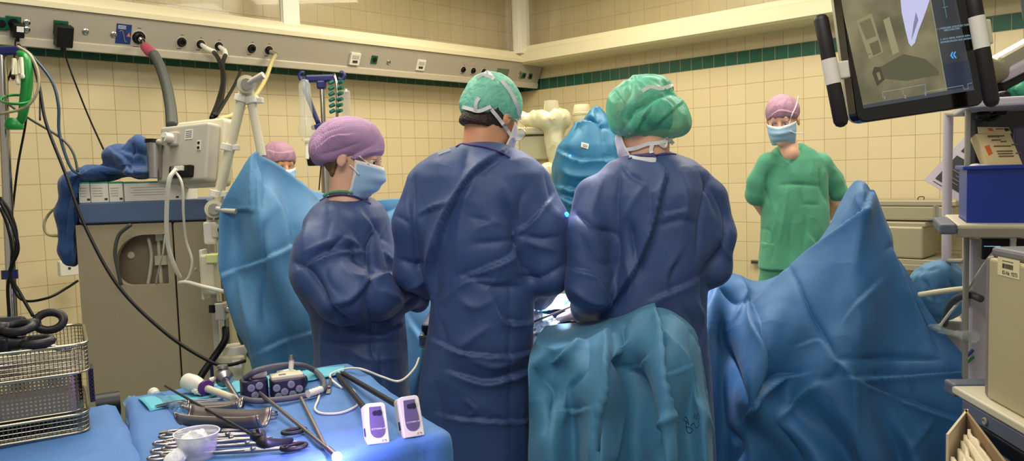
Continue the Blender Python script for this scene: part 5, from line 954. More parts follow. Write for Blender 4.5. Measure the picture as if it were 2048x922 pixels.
hose('hose', [(451, 655, 3.15), (450, 680, 3.12), (430, 712, 3.1), (402, 752, 3.05), (380, 800, 3.0)], .014, m_blkh, 'thick black hose running down from the valve block', 'hose'); hose('cable', [(474, 630, 3.2), (478, 670, 3.2), (492, 700, 3.2), (510, 730, 3.15)], .008, m_hose, 'grey tube hanging between valve block and screen drape')
t = thing('suction_canister', P(465, 780, 3.2), 'cream suction canister with round lid behind the instrument table', 'canister'); B().box(P(466, 738, 3.2), (.12, .12, .13)).build('body', m_crmp, t, bevel=.014, seg=3); B().lathe([(.048, 0), (.052, .005), (.050, .04), (.046, .045)], 28, o=P(472, 712, 3.2)).build('lid', m_wht, t, smooth=True); B().box(P(474, 728, 3.09), (.035, .004, .028)).build('label', m_lab, t); B().box(P(474, 728, 3.086), (.008, .003, .008)).build('symbol', m_ink, t); B().box(P(436, 735, 3.2), (.03, .1, .1)).build('side_bracket', m_navy, t, bevel=.005)
t = thing('suction_stand', P(465, 780, 3.3)*[1, 1, 0], 'dark suction stand column below the cream canister', 'stand'); c = P(466, 770, 3.2); B().box((c[0], c[1], (c[2]-.0)/2), (.10, .10, c[2]-.02)).build('column', m_gray, t, bevel=.01); B().box((c[0], c[1], .03), (.25, .25, .05)).build('base', m_blk, t, bevel=.01)
# ------------------------------------------------------------------ instrument table in front
ZT = .90
def table_cover(name, A, Bk, C, D, m, dropz, seed, over=.35, n=110, flare=.025, amp=.004, folds_=(), **kw):
    """cloth over the rectangle A-Bk-C-D: flat on top, rounded at the rim, hanging with flared ripples"""
    A, Bk, C, D = [np.array(v, float) for v in (A, Bk, C, D)]; V = []; us = np.linspace(-over, 1+over, n)
    Lu = np.linalg.norm(Bk-A); Lv = np.linalg.norm(D-A)
    us = np.linspace(-dropz/Lu, 1+dropz/Lu, n); vs = np.linspace(-dropz/Lv, 1+dropz/Lv, n); nu_ = unit(Bk-A); nv_ = unit(D-A)
    for v in vs:
        for u in us:
            uc, vc = min(max(u, 0), 1), min(max(v, 0), 1); ex = (u-uc)*Lu; ey = (v-vc)*Lv; e = math.hypot(ex, ey)
            p = A+(Bk-A)*uc+(D-A)*vc
            if e > 0:
                r = .018; q = min(e, r*1.57); p = p+(nu_*ex+nv_*ey)/e*(r*math.sin(q/r))-Z3*(r*(1-math.cos(q/r))+max(0, e-r*1.57))
                t = (uc*Lu if abs(ex) < abs(ey) else vc*Lv)*14; w_ = max(0, e-.03)
                p = p+(nu_*ex+nv_*ey)/e*(w_*flare*2*(.6+.5*math.sin(t+seed)+.3*math.sin(2.3*t+1)))
                p[2] = max(p[2], .03)
            V.append(p)
    V = np.array(V); Fs = [(i*n+j, i*n+j+1, (i+1)*n+j+1, (i+1)*n+j) for i in range(n-1) for j in range(n-1)]
    V = crumple(V, normals(V, Fs), amp, 7, seed); V = folds(V, normals(V, Fs), folds_, 1); bvh(V, Fs)
    return mesh(name, V, Fs, m, smooth='all', solid=.002, **kw)
TA, TB_, TC_ = G(266, 792, ZT), G(694, 730, ZT), G(884, 864, ZT); TD = TA+(TC_-TB_)
tt = thing('instrument_table', (TA+TC_)/2*[1, 1, 0], 'steel instrument table under the blue drape in the left foreground', 'instrument table')
cT = (TA+TC_)/2; ux = unit(TB_-TA); uy = unit(TD-TA)
B().add([v-Z3*.012 for v in (TA, TB_, TC_, TD)]+[v-Z3*.04 for v in (TA, TB_, TC_, TD)], [(0, 1, 2, 3), (7, 6, 5, 4), (0, 4, 5, 1), (1, 5, 6, 2), (2, 6, 7, 3), (3, 7, 4, 0)]).build('table_top', m_steel, tt)
for c in (TA, TB_, TC_, TD): k = c+unit(cT-c)*.06; B().cyl((k[0], k[1], .0), (k[0], k[1], ZT-.04), .016).build('leg', m_steel, tt, smooth=True)
T1 = len(SURF)
table_cover('table_drape', TA, TB_, TC_, TD, m_dr4, .55, 3, folds_=[([(700, 742), (760, 770), (830, 810)], .006, 10, 'r'), ([(640, 760), (720, 800), (790, 850)], .004, 9, 's'), ([(840, 880), (845, 900), (850, 922)], .01, 8, 'v')], label='blue drape covering the instrument table in the left foreground', cat='drape')
TOPS = [SURF[T1]]
def tz(px, py, h=0.0): q = drop(px, py, 2.0, 0, TOPS); return G(px, py, q[2]+h)
m_cy = mat('cyan_sheet', (96, 186, 206), .6, bump=.1, bscale=300)
ax_ = [tz(276, 796, .004), tz(400, 775, .004), tz(560, 748, .004), tz(690, 731, .004)]; bx_ = [tz(300, 822, .004), tz(420, 793, .004), tz(575, 770, .004), tz(688, 747, .006)]
V = []; nn = 40
ca = catmull(ax_, 14); cb = catmull(bx_, 14); ia = np.linspace(0, len(ca)-1, nn); ca = np.stack([np.interp(ia, np.arange(len(ca)), ca[:, k]) for k in range(3)], 1); cb = np.stack([np.interp(ia, np.arange(len(cb)), cb[:, k]) for k in range(3)], 1)
V = np.vstack([ca*(1-t)+cb*t+Z3*.003*math.sin(t*3.1) for t in np.linspace(0, 1, 8)]); Fs = [(i*nn+j, i*nn+j+1, (i+1)*nn+j+1, (i+1)*nn+j) for i in range(7) for j in range(nn-1)]
V = crumple(V, normals(V, Fs), .002, 30, 2); mesh('folded_sheet', V, Fs, m_cy, smooth='all', solid=.002, label='pale cyan absorbent strip along the back edge of the instrument table', cat='sheet')
# film at the left rim
m_film = mat('clear_film', (130, 180, 225), .1, alpha=.4, spec=.9, crumple=1, cscale=30)
o = drape('plastic_film', [[tuple(a) for a in ((252, 800, 2.02), (262, 794, 2.02), (272, 800, 2.0))], [(252, 840, 1.80), (266, 836, 1.80), (280, 840, 1.80)], [(262, 890, 1.60), (280, 885, 1.58), (296, 892, 1.60)], [(276, 960, 1.44), (292, 960, 1.42), (306, 960, 1.44)]], m_film, (), nu=30, nv=60, amp=.010, sc=24, label='crinkled clear plastic film hanging at the left rim of the instrument table', cat='plastic film')
# --- tools on the table
m_st = mat('instrument_steel', (160, 154, 154), .32, 1); m_std = mat('instrument_steel_satin', (150, 140, 134), .5, 1); m_bk = mat('matte_black', (20, 20, 24), .5); m_ppl = mat('purple_plastic', (84, 40, 110), .4); m_bdk = mat('dark_blue_plastic', (28, 28, 56), .45)
def rod(nm, t, a, c, r, m, r2=None, n=12): return B().cyl(a, c, r, r2, n=n).build(nm, m, t, smooth=True)
def ringt(nm, t, c, R, r, m, ax1, ax2, e=1.0): return B().tube([np.array(c)+ax1*R*math.cos(a)+ax2*R*e*math.sin(a) for a in np.linspace(0, 2*np.pi, 24, endpoint=False)], r, 8, closed=True).build(nm, m, t, smooth='all')
ex_, ey_ = np.array([1., 0, 0]), np.array([0, 1., 0])
t = thing('laparoscopic_grasper', tz(330, 772), 'long thin black shafted grasper with black ring handle lying across the table', 'grasper')
a, c = tz(330, 772, .03), tz(512, 874, .05); rod('shaft', t, a, c, .0028, m_bk); rod('jaw', t, a-unit(c-a)*.012, a, .0012, m_st, .0028); rod('collar', t, c-unit(c-a)*.01, c+unit(c-a)*.03, .008, m_bk, .009)
g = c+unit(c-a)*.025; B().tube([g, tz(530, 886, .045), tz(560, 884, .03), tz(582, 880, .015)], [.010, .010, .006, .005], 10, smooth=4).build('upper_handle', m_bk, t, smooth='all'); B().tube([g, tz(520, 888, .04), tz(530, 894, .03)], [.009, .007, .004], 10).build('lower_handle', m_bk, t, smooth='all')
B().lathe([(.010, 0), (.013, .004), (.013, .012), (.009, .016)], 16, o=tz(517, 880, .048)).build('rotation_wheel', m_bk, t, smooth=True); B().tube([g, g+Z3*.02-ex_*.005], .004, 8).build('flush_port', m_bk, t, smooth=True)
ringt('finger_ring', t, tz(588, 862, .012), .022, .004, m_bk, ux, uy, .55); ringt('finger_ring', t, tz(588, 893, .010), .022, .0045, m_bk, ux, uy, .62)
t = thing('syringe', tz(340, 805), 'large empty syringe with white plunger cap at the left of the table', 'syringe'); a, c = tz(308, 787, .016), tz(366, 829, .012); d_ = unit(c-a)
rod('plunger', t, a, a+d_*.055, .011, m_wht, .010, 18); rod('barrel', t, a+d_*.045, c, .0125, m_film, .0120, 18); rod('tip', t, c, c+d_*.015, .004, m_clr); B().cyl(a-d_*.006, a, .014, .012, 18).build('cap', m_wht, t, smooth=True)
def bar(t, nm, pts, w_, th, m):          # flat blade following table points
    b = B(); q = catmull(pts, 8) if len(pts) > 2 else np.array(pts); T = np.gradient(q, axis=0); n = len(q); ww = np.interp(np.linspace(0, 1, n), np.linspace(0, 1, len(w_)), w_) if hasattr(w_, '__len__') else np.full(n, w_); V = []
    for p, tg, w1 in zip(q, T, ww): s_ = unit(np.cross(tg, Z3))*w1/2; V += [p-s_, p+s_, p+s_+Z3*th, p-s_+Z3*th]
    Fs = [(4*i+k, 4*i+(k+1) % 4, 4*i+4+(k+1) % 4, 4*i+4+k) for i in range(n-1) for k in range(4)]+[(3, 2, 1, 0), tuple(4*(n-1)+k for k in range(4))]
    return b.add(V, Fs).build(nm, m, t, bevel=.0006)
t = thing('forceps', tz(380, 808), 'steel tissue forceps pointing right behind the syringe', 'forceps'); bar(t, 'arm', [tz(312, 814, .004), tz(360, 808, .006), tz(446, 800, .004)], [.012, .014, .003], .002, m_st); bar(t, 'arm', [tz(312, 812, .010), tz(360, 803, .014), tz(446, 798, .007)], [.012, .012, .003], .002, m_st)
# two nested wide retractors
def trough(nm, A_, C_, w_, hgt, m, lab, bend=.02):
    t = thing(nm, (A_+C_)/2, lab, 'retractor', 'curved steel retractors'); d_ = unit(C_-A_); s_ = unit(np.cross(d_, Z3)); b = B(); L_ = np.linalg.norm(C_-A_); V = []; K = 16; J = 9
    for i in range(K):
        x = i/(K-1); lift = bend*(2*x-1)**4*.35
        for j in range(J): a = (j/(J-1)-.5)*2.9; V.append(A_+d_*L_*x+s_*w_*math.sin(a)*(1+.1*(2*x-1)**2)+Z3*(hgt*(1-math.cos(a))*1.6+lift+.003))
    o = mesh('blade', V, [(i*J+j, i*J+j+1, (i+1)*J+j+1, (i+1)*J+j) for i in range(K-1) for j in range(J-1)], m, t, smooth='all', solid=.003)
    B().tube([V[j]for j in range(J)], .003, 8).build('rolled_lip', m_st, t, smooth='all'); B().tube([V[(K-1)*J+j] for j in range(J)], .003, 8).build('rolled_lip', m_st, t, smooth='all'); return t
trough('retractor', tz(368, 856, .002), tz(530, 862, .002), .026, .022, m_std, 'front wide curved steel retractor crossed by the black grasper shaft'); trough('retractor', tz(372, 832, .001), tz(480, 826, .001), .018, .014, m_std, 'rear narrower curved steel retractor behind the front one')
t = thing('spatula', tz(335, 866), 'flat steel spatula sticking out left under the front retractor', 'spatula'); bar(t, 'blade', [tz(318, 866, .003), tz(345, 862, .003), tz(400, 856, .003)], [.010, .014, .010], .002, m_std)
t = thing('trocar', tz(430, 790), 'white trocar with purple ring and clear sleeve at the back of the table', 'trocar'); a, c = tz(372, 762, .030), tz(478, 800, .012); d_ = unit(c-a)
B().tube([a+d_*x for x in (0, .006, .03, .05, .065)], [.012, .020, .021, .018, .011], 20).build('valve_head', m_wht, t, smooth=True); B().tube([a-d_*.012, a+d_*.002], [.010, .016], 16).build('seal', m_bk, t, smooth=True)
B().tube([a+d_*.066, a+d_*.086], .010, 12).build('neck', m_bk, t, smooth=True); B().lathe([(.012, -.006), (.019, -.004), (.019, .004), (.012, .006)], 20, o=a+d_*.082, ax=d_).build('purple_ring', m_ppl, t, smooth=True)
rod('sleeve', t, a+d_*.088, c-d_*.02, .0085, m_crmp, .008, 16); B().tube([c-d_*.028, c-d_*.018, c-d_*.008, c], [.008, .011, .008, .006], 14).build('sleeve_tip', m_clr, t, smooth=True); rod('stopcock', t, a+d_*.03-uy*.0, a+d_*.035+uy*.035-Z3*.012, .006, m_wht); rod('stopcock_lever', t, a+d_*.02+uy*.035-Z3*.012, a+d_*.055+uy*.03-Z3*.012, .004, m_wht)
t = thing('trocar', tz(460, 780), 'all steel trocar with black tip beside the white one', 'trocar'); a, c = tz(446, 752, .028), tz(480, 806, .010); d_ = unit(c-a)
B().tube([a-d_*.01, a, a+d_*.02, a+d_*.03], [.014, .021, .021, .010], 18).build('valve_head', m_st, t, smooth=True); rod('sleeve', t, a+d_*.03, c, .0065, m_st, n=16); rod('tip', t, c, c+d_*.012, .0075, m_bk); B().lathe([(.012, 0), (.014, .003), (.012, .008)], 16, o=a+Z3*.018).build('cap', m_st, t, smooth=True); rod('stopcock', t, a, a-ux*.03-Z3*.006, .006, m_wht); rod('stopcock_lever', t, a+d_*.012-Z3*0, a+d_*.05+Z3*.006, .004, m_st)
# robotic instrument bases: dark blocks with round couplings
m_disc = mat('coupling_grey', (134, 134, 146), .4)
def coupler(pl, pr, h_, dep, lab, discs, cream):
    a, c = tz(*pl), tz(*pr); x_ = unit((c-a)*[1, 1, 0]); M_ = basis((a+c)/2+Z3*.001, x_, np.cross(Z3, x_), Z3); Wd = np.linalg.norm(c-a); t = thing('robotic_instrument', (a+c)/2, lab, 'robotic instrument')
    B(M_).prism(rr(-Wd/2, Wd/2, 0, dep, .012, 4), .0, h_).build('coupling_housing', m_bdk, t, bevel=.003)
    if cream: B(M_).box((0, dep*.55, h_+.004), (Wd*.94, dep*.8, .010)).build('top_shell', m_crmp, t, bevel=.003); B(M_).box((-.01, dep*.4, h_+.0095), (Wd*.2, .010, .001)).build('window', m_gray, t)
    else: B(M_).box((.012, dep*.6, h_+.008), (Wd*.6, dep*.5, .018)).build('top_shell', m_crmp, t, bevel=.006)
    for (u, v) in discs: B(M_).lathe([(.0085, 0), (.0085, .003), (.0075, .004), (.002, .0042), (.0018, .003)], 20, o=(u*Wd/2, 0, v*h_), ax=(0, -1, 0)).build('drive_disc', m_disc, t, smooth=True)
    return t, M_, Wd
t1, M1, W1 = coupler((486, 806), (540, 798), .046, .045, 'left robotic instrument block with grey discs inside the cable loop', [(-.35, .66), (.25, .72), (-.1, .28)], False)
t2, M2, W2 = coupler((544, 800), (612, 790), .040, .05, 'cream topped robotic instrument block with grey discs inside the cable loop', [(-.7, .62), (-.25, .35), (.15, .72), (-.62, .12), (.22, .14), (.62, .4)], True)
t3 = thing('camera_head', tz(580, 768), 'white camera adapter with chrome stopcock behind the cream topped block', 'camera adapter'); q = tz(582, 765, .02); B().box(q, (.075, .04, .03)).build('body', m_bdk, t3, bevel=.01); B().tube([q+(-.03, 0, .02), q+(0, 0, .025), q+(.03, -.01, .015)], .009, 10).build('white_elbow', m_wht, t3, smooth=True); rod('stopcock', t3, q+(0, 0, .02), q+(.004, 0, .055), .006, m_wht); rod('stopcock_cap', t3, q+(.004, 0, .055), q+(.004, 0, .066), .0075, m_st, .004)
rod('shaft', t1, tz(520, 786, .022), tz(664, 905, .010), .0042, m_st); rod('shaft', t2, tz(602, 796, .012), tz(650, 892, .008), .004, m_std)
b = B(); q = [tz(616, 788, .018)+ux*.004*k-uy*.0025*k for k in range(10)]; B().tube(q, [.009, .0075]*5, 10).build('spring_guard', m_wht, t2, smooth=True)
hose('light_cable', [tz(490, 756, .05), tz(515, 741, .05), tz(560, 731, .03), tz(600, 730, .02), tz(630, 742, .02), tz(648, 765, .014), tz(640, 783, .012), tz(600, 793, .012), tz(560, 799, .012), tz(510, 802, .012), tz(482, 796, .012)], .0068, mat('grey_cable', (92, 90, 100), .5), 'thick grey cable looped round the two robotic instrument blocks')
hose('light_cable', [P(838, 716, 2.22), P(828, 738, 2.1), tz(800, 762, .03), tz(765, 754, .006), tz(722, 738, .008), tz(690, 738, .010), tz(662, 748, .012), tz(664, 760, .012), tz(684, 776, .006)], .0030, m_wht, 'thin white cable running off the back of the table to the surgeon')
hose('light_cable', [tz(640, 785, .006), tz(636, 800, .004), tz(630, 818, .004), tz(645, 827, .004), tz(680, 826, .004), tz(708, 815, .004), tz(716, 804, .004), tz(712, 790, .004), tz(706, 780, .004), tz(700, 779, .006)], .0028, m_wht, 'thin white cable loop in front of the grey cable')
t = thing('towel_clip', tz(660, 775), 'small steel clip lying right of the grey cable loop', 'clip'); bar(t, 'blade', [tz(656, 788, .003), tz(659, 775, .004), tz(663, 757, .008)], [.010, .008, .006], .003, m_st); bar(t, 'spring', [tz(658, 775, .008), tz(662, 757, .012)], .006, .003, m_st)
m_vio = mat('grey_violet_panel', (98, 88, 122), .4)
for k, (bl, br, tip, lab, hh) in enumerate((((737, 893), (780, 888), (676, 750), 'left white battery handle with violet grey panel at the front of the table', .076), ((809, 880), (850, 873), (686, 747), 'right white battery handle with grey panel at the table corner', .078))):
    a, c = tz(*bl), tz(*br); x_ = unit(c-a); bk = unit(np.cross(Z3, x_)); y_ = unit(Z3*.88+bk*.36); M_ = basis((a+c)/2+Z3*.003, x_, y_, np.cross(x_, y_)); w_ = np.linalg.norm(c-a); t = thing('battery_handle', (a+c)/2, lab, 'battery handle', 'battery powered instruments')
    B(M_).prism(rr(-w_/2, w_/2, 0, hh, [.008, .008, .002, .002], 4), -.036, 0).build('case', m_wht, t, bevel=.004, seg=3)
    pz = [(-w_*.28, hh*.90), (-w_*.34, hh*.5)]+[(-w_*.34*math.cos(x), hh*.32-hh*.18*math.sin(x)) for x in np.linspace(0, math.pi, 12)]+[(w_*.34, hh*.5), (w_*.26, hh*.90)]
    B(M_).prism(pz[::-1], -.001, .0012).build('panel', m_vio, t); B(M_).prism(rr(-w_*.16, w_*.12, hh*.68, hh*.80, .004, 3), .0012, .0018).build('icon', m_bdk, t); B(M_).lathe([(.0055, .0011), (.0055, .0022), (.003, .0022)], 14, o=(w_*.16, hh*.74, 0)).build('icon_ring', m_bdk, t)
    B(M_).box((-w_/2-.0005, hh*.32, -.018), (.001, hh*.2, .010)).build('side_window', m_bdk, t)
    text('lettering', 'SCYTHINA 4W', M_ @ Matrix.Translation((-w_*.29, hh*.34, .0013)), w_*.105, m_lab, t); text('small_print', '-C *)', M_ @ Matrix.Translation((w_*.12, hh*.045, .0002)), w_*.12, m_ink, t)
    text('top_print', '1. BATTERY', basis(lp(M_, (-w_*.3, hh+.0003, -.010)), x_, -np.array(M_.col[2])[:3], y_), w_*.14, m_ink, t) if False else B(M_).box((0, hh+.0004, -.014), (w_*.6, .001, .004)).build('top_print', m_ink, t)
    s0 = lp(M_, (-w_*.1, hh*.75, -.034)); rod('shaft', t, s0, tz(tip[0], tip[1], .010), .0062, m_bk)
    rod('metal_tip', t, tz(tip[0], tip[1], .010), tz(tip[0], tip[1], .010)+unit(tz(tip[0], tip[1], .010)-s0)*.02, .004, m_st)
# ring-handled steel clamps, rings to the left
for k, (r1, r2, e, lab) in enumerate((((338, 872), (352, 864), (500, 858), 'rearmost'), ((348, 882), (372, 872), (520, 866), 'second from the back'), ((326, 886), (350, 890), (545, 874), 'middle'), ((322, 902), (344, 897), (600, 882), 'second from the front'), ((316, 916), (342, 908), (620, 893), 'frontmost'))):
    t = thing('ring_clamp', tz(*r1), lab+' of the five steel ring handled clamps', 'clamp', 'steel ring handled clamps'); E = tz(*e, .008)
    for j, r in enumerate((r1, r2)):
        c = tz(*r, .008+.004*j); d_ = unit((E-c)*[1, 1, 0]); s_ = np.cross(Z3, d_); ringt('finger_ring', t, c, .017, .003, m_st, d_, s_, .62)
        pv_ = c+(E-c)*.62; B().tube([c+d_*.017, (c+pv_)/2+s_*(.004-.008*j), pv_, E], [.0028, .003, .0042, .0014], 8, smooth=4).build('arm', m_st, t, smooth='all')
    p_ = tz(*r1, .008)+(E-tz(*r1, .008))*.62; B().lathe([(.004, -.003), (.005, 0), (.005, .006), (.003, .008)], 12, o=p_).build('pivot', m_st, t, smooth=True)
t = thing('ring_clamp', tz(600, 880), 'black ringed scissors tip end pointing left near the lit tip', 'scissors') if False else None
for k, (x0, y0, x1, y1, lab) in enumerate(((534, 826, 552, 824, 'rear'), (533, 832, 553, 829, 'middle'), (534, 838, 550, 836, 'front'))):
    t = thing('forceps_tip', tz(x0, y0), lab+' of three short steel tips showing right of the retractor', 'steel tip', 'steel tips right of the retractor'); rod('shaft', t, tz(x0-14, y0+1, .010), tz(x1, y1, .008), .004, m_st, .0026); rod('point', t, tz(x1, y1, .008), tz(x1+3, y1, .008), .0026, m_bdk, .0015)
# cup with gauze
c = tz(396, 915, .0); t = thing('cup', c, 'clear plastic cup at the front rim of the table', 'cup'); B().lathe([(.030, .002), (.038, .045), (.040, .047), (.0385, .047), (.0365, .045), (.028, .004), (.001, .004)], 36, o=c).build('cup_wall', mat('clear_cup', (215, 215, 225), .08, alpha=.42, spec=.9), t, smooth=True); B().tube([c+(.0395*math.cos(a), .0395*math.sin(a), .047) for a in np.linspace(0, 2*np.pi, 36, endpoint=False)], .0012, 6, closed=True).build('rim', m_lab, t, smooth='all')
S = SDF(.01); S.ell(c+(-.006, 0, .026), (.026, .026, .018)).ell(c+(.004, .004, .042), (.014, .012, .014)).ell(c+(-.014, -.003, .036), (.013, .014, .010)); cloth('gauze', S, m_comp, None, h=.0025, amp=.006, sc=34, tree=False, label='white gauze swab heaped in the clear cup', cat='gauze')
S = SDF(.01); S.ell(tz(354, 914, .012), (.020, .022, .016)).ell(tz(350, 920, .01), (.014, .02, .012)); cloth('gauze', S, m_comp, None, h=.0025, amp=.006, sc=34, tree=False, label='white gauze swab lying left beside the clear cup', cat='gauze')
# lit endoscope tip
m_tip = mat('lit_tip', (255, 255, 255), .2, emit=(240, 225, 255), estr=60)
q = tz(674, 914, .012); t = thing('endoscope', q, 'endoscope tip glowing bright violet white at the front rim of the table', 'endoscope'); B().ell(q, (.009,)*3, 16).build('glowing_tip', m_tip, t, smooth='all'); rod('shaft', t, q+unit(tz(664, 905, .012)-q)*.006, tz(655, 897, .012), .006, m_st)
lamp('endoscope_light', 'POINT', tuple(q+(0, -.004, .06)), (0, 0, 0), 2.0, (.50, .30, 1.0), .01)
# ------------------------------------------------------------------ left table and the instrument baskets
Fr = G(180, 862, ZT+.005); Fl = G(0, 892, ZT+.005); ex2 = unit(Fr-Fl); bk2 = np.cross(Z3, ex2); Wb, Db = .44, .26
q0 = Fr+ex2*.03-bk2*.10
LA, LB = q0+bk2*.43-ex2*1.0, q0+bk2*.43; LC = q0; LD = q0-ex2*1.0
LB = G(216, 812, ZT); LC = G(282, 940, ZT); LA = LB-ex2*1.0; LD = LC-ex2*1.0
t = thing('side_table', (LA+LC)/2*[1, 1, 0], 'draped side table carrying the baskets at the left foreground', 'table')
B().add([v-Z3*.012 for v in (LA, LB, LC, LD)]+[v-Z3*.04 for v in (LA, LB, LC, LD)], [(0, 1, 2, 3), (7, 6, 5, 4), (0, 4, 5, 1), (1, 5, 6, 2), (2, 6, 7, 3), (3, 7, 4, 0)]).build('table_top', m_steel, t)
for c in (LA, LB, LC, LD): k = c+unit((LA+LC)/2-c)*.06; B().cyl((k[0], k[1], .0), (k[0], k[1], ZT-.04), .016).build('leg', m_steel, t, smooth=True)
table_cover('table_drape', LA, LB, LC, LD, m_dr4, .45, 6, flare=.008, amp=.003, label='blue drape over the side table under the baskets at the left', cat='drape')
m_wire = mat('wire_steel', (160, 152, 134), .35, 1); m_rim = mat('rim_steel', (186, 176, 150), .3, 1)
def perf_mat():
    m = mat('perforated_steel', (150, 140, 122), .35, 1); nt = m.node_tree; L = nt.links.new; b = nt.nodes['Principled BSDF']; tc = N(nt, 'ShaderNodeTexCoord'); sp = N(nt, 'ShaderNodeSeparateXYZ'); L(tc.outputs['UV'], sp.inputs[0]); hs = []
    for k in (0, 1):
        a = N(nt, 'ShaderNodeMath', operation='MULTIPLY'); a.inputs[1].default_value = 2*math.pi/.0078; L(sp.outputs[k], a.inputs[0]); s = N(nt, 'ShaderNodeMath', operation='COSINE'); L(a.outputs[0], s.inputs[0]); hs.append(s)
    ad = N(nt, 'ShaderNodeMath', operation='ADD'); L(hs[0].outputs[0], ad.inputs[0]); L(hs[1].outputs[0], ad.inputs[1]); gt = N(nt, 'ShaderNodeMath', operation='LESS_THAN'); gt.inputs[1].default_value = .7; L(ad.outputs[0], gt.inputs[0]); L(gt.outputs[0], b.inputs['Alpha']); return m
m_perf = perf_mat()
def basket(z0, z1, grow, lab, kind='wire', rim=.0035, pitch=.0074):
    MB_ = basis(Fr+Z3*(z0-Fr[2])+ex2*grow, -ex2, bk2, Z3)          # x to the left, y back, z up
    t = thing('instrument_basket', Fr+Z3*(z0-Fr[2]), lab, 'basket', 'stacked instrument baskets'); h_ = z1-z0; W_, D_ = Wb+grow, Db+grow; r = .03
    out = [(x, y-grow) for x, y in rr(0, W_, 0, D_, r, 5)]; pts = np.array(out+[out[0]]); sg = np.r_[0, np.cumsum(np.hypot(*np.diff(pts, axis=0).T))]
    at = lambda s: np.array([np.interp(s, sg, pts[:, 0]), np.interp(s, sg, pts[:, 1])])
    if kind == 'wire':
        b = B(MB_); n = int(sg[-1]/pitch); lv = max(3, int(h_/pitch))
        for i in range(n): x, y = at(i*sg[-1]/n); b.tube([(x, y, 0), (x, y, h_)], .0008, 4)
        for j in range(lv+1): b.tube([(x, y, h_*j/lv) for x, y in out], .0008, 4, closed=True)
        b.build('wire_mesh', m_wire, t)
        b = B(MB_)
        for i in range(int(W_/.012)): b.tube([(.01+i*.012, -grow+.005, 0), (.01+i*.012, D_-grow-.005, 0)], .0008, 4)
        for i in range(int(D_/.012)): b.tube([(.005, -grow+.01+i*.012, 0), (W_-.005, -grow+.01+i*.012, 0)], .0008, 4)
        b.build('bottom_mesh', m_wire, t)
    else:
        V = []; UV = []; n = len(out); 
        for z in (0, h_): V += [lp(MB_, (x, y, z)) for x, y in out]
        Fs = [(i, (i+1) % n, n+(i+1) % n, n+i) for i in range(n)]; o = mesh('perforated_wall', V, Fs, m_perf, t, solid=.001)
        u = o.data.uv_layers.new(name='UVMap'); 
        for f in o.data.polygons:
            for li, k in zip(f.loop_indices, (0, 1, 1, 0)): u.data[li].uv = (sg[f.index+k], 0 if li-f.loop_indices[0] < 2 else h_)
        B(MB_).prism([(x*.98+.004, y*.98) for x, y in out], .0, .0015).build('bottom_plate', m_std, t)
    B(MB_).tube([(x, y, h_) for x, y in out], rim, 8, closed=True).build('rim', m_rim, t, smooth='all'); B(MB_).tube([(x, y, 0) for x, y in out], rim*.7, 8, closed=True).build('foot_rim', m_rim, t, smooth='all')
    return t, MB_
za = ZT+.006; hA, hB, hC = .036, .080, .056
basket(za, za+hA, .0, 'bottom wire mesh basket of the stack on the side table'); basket(za+hA+.006, za+hA+hB, -.008, 'perforated sheet steel tray in the middle of the basket stack', 'perf', .0025)
zb = za+hA+hB+.006; tb_, MBt = basket(zb, zb+hC, .006, 'top wire mesh basket heaped with black instrument handles')
t = thing('silicone_mat_strip', lp(MBt, (.004, .12, -.04)), 'dark ribbed grip at the right end of the middle tray', 'grip') ; b = B(MBt); 
for i in range(9): b.box((-.004, .05, -.068+i*.008), (.008, .05, .005))
b.box((-.001, .05, -.036), (.004, .05, .07)); b.build('ribbed_grip', m_bdk, t)
m_gt = mat('grey_tubing', (128, 126, 130), .45)
def handle(pos, ang, tilt, lab, s=1.0):
    pos = (pos[0]+.055, pos[1]+.01, pos[2]+.022)
    R = Matrix.Translation(Vector(lp(MBt, pos))) @ Matrix.Rotation(ang, 4, 'Z') @ Matrix.Rotation(tilt, 4, 'X'); t = thing('black_grasper', lp(R, (0, 0, 0)), lab, 'grasper', 'black handles in the top basket')
    B(R).tube([(0, 0, 0), (.035*s, 0, .004), (.075*s, .006, 0)], [.009*s, .012*s, .010*s], 12, smooth=4).build('grip', m_bk, t, smooth='all')
    B(R).box((.03*s, .004, 0), (.05*s, .028*s, .024*s)).build('housing', m_bk, t, bevel=.006, seg=3)
    B(R).tube([(.088*s+.020*s*math.cos(a), .010+.015*s*math.sin(a), 0) for a in np.linspace(0, 2*np.pi, 22, endpoint=False)], .0068*s, 8, closed=True).build('finger_ring', m_bk, t, smooth='all'); B(R).lathe([(.010*s, -.012), (.014*s, -.008), (.014*s, .008), (.010*s, .012)], 16, o=(-.008, 0, 0), ax=(1, 0, 0)).build('wheel', m_bk, t, smooth=True); B(R).cyl((-.012, 0, 0), (-.06*s, 0, -.01), .0035).build('shaft', m_st, t, smooth=True)
for a in (((.16, .08, .072), -.10, .3, 'topmost black handle, ring pointing right above the basket'), ((.12, .12, .062), .25, 1.1, 'black handle with upright ring at the back of the basket'), ((.30, .10, .080), .30, .2, 'black handle at the far left of the pile'), ((.24, .05, .060), -.25, -.3, 'black handle lying in the middle of the pile'), ((.20, .15, .055), .05, .6, 'black handle half hidden behind the middle one'), ((.14, .04, .046), .1, .1, 'lowest black handle near the front rim'), ((.33, .03, .056), .15, .4, 'black handle at the front left of the pile')):
    handle(*a, s=1.3)
hose('grey_tube', [lp(MBt, v) for v in ((.40, .02, .06), (.34, .0, .085), (.31, .0, .10), (.30, .0, .075), (.32, .0, .055), (.38, .0, .05))], .008, m_gt, 'light grey tube loop at the left of the top basket', 'tube'); hose('grey_tube', [lp(MBt, v) for v in ((.36, .01, .05), (.31, .0, .066), (.26, .01, .062), (.24, .03, .035))], .009, m_gt, 'grey tube bending down into the top basket', 'tube')
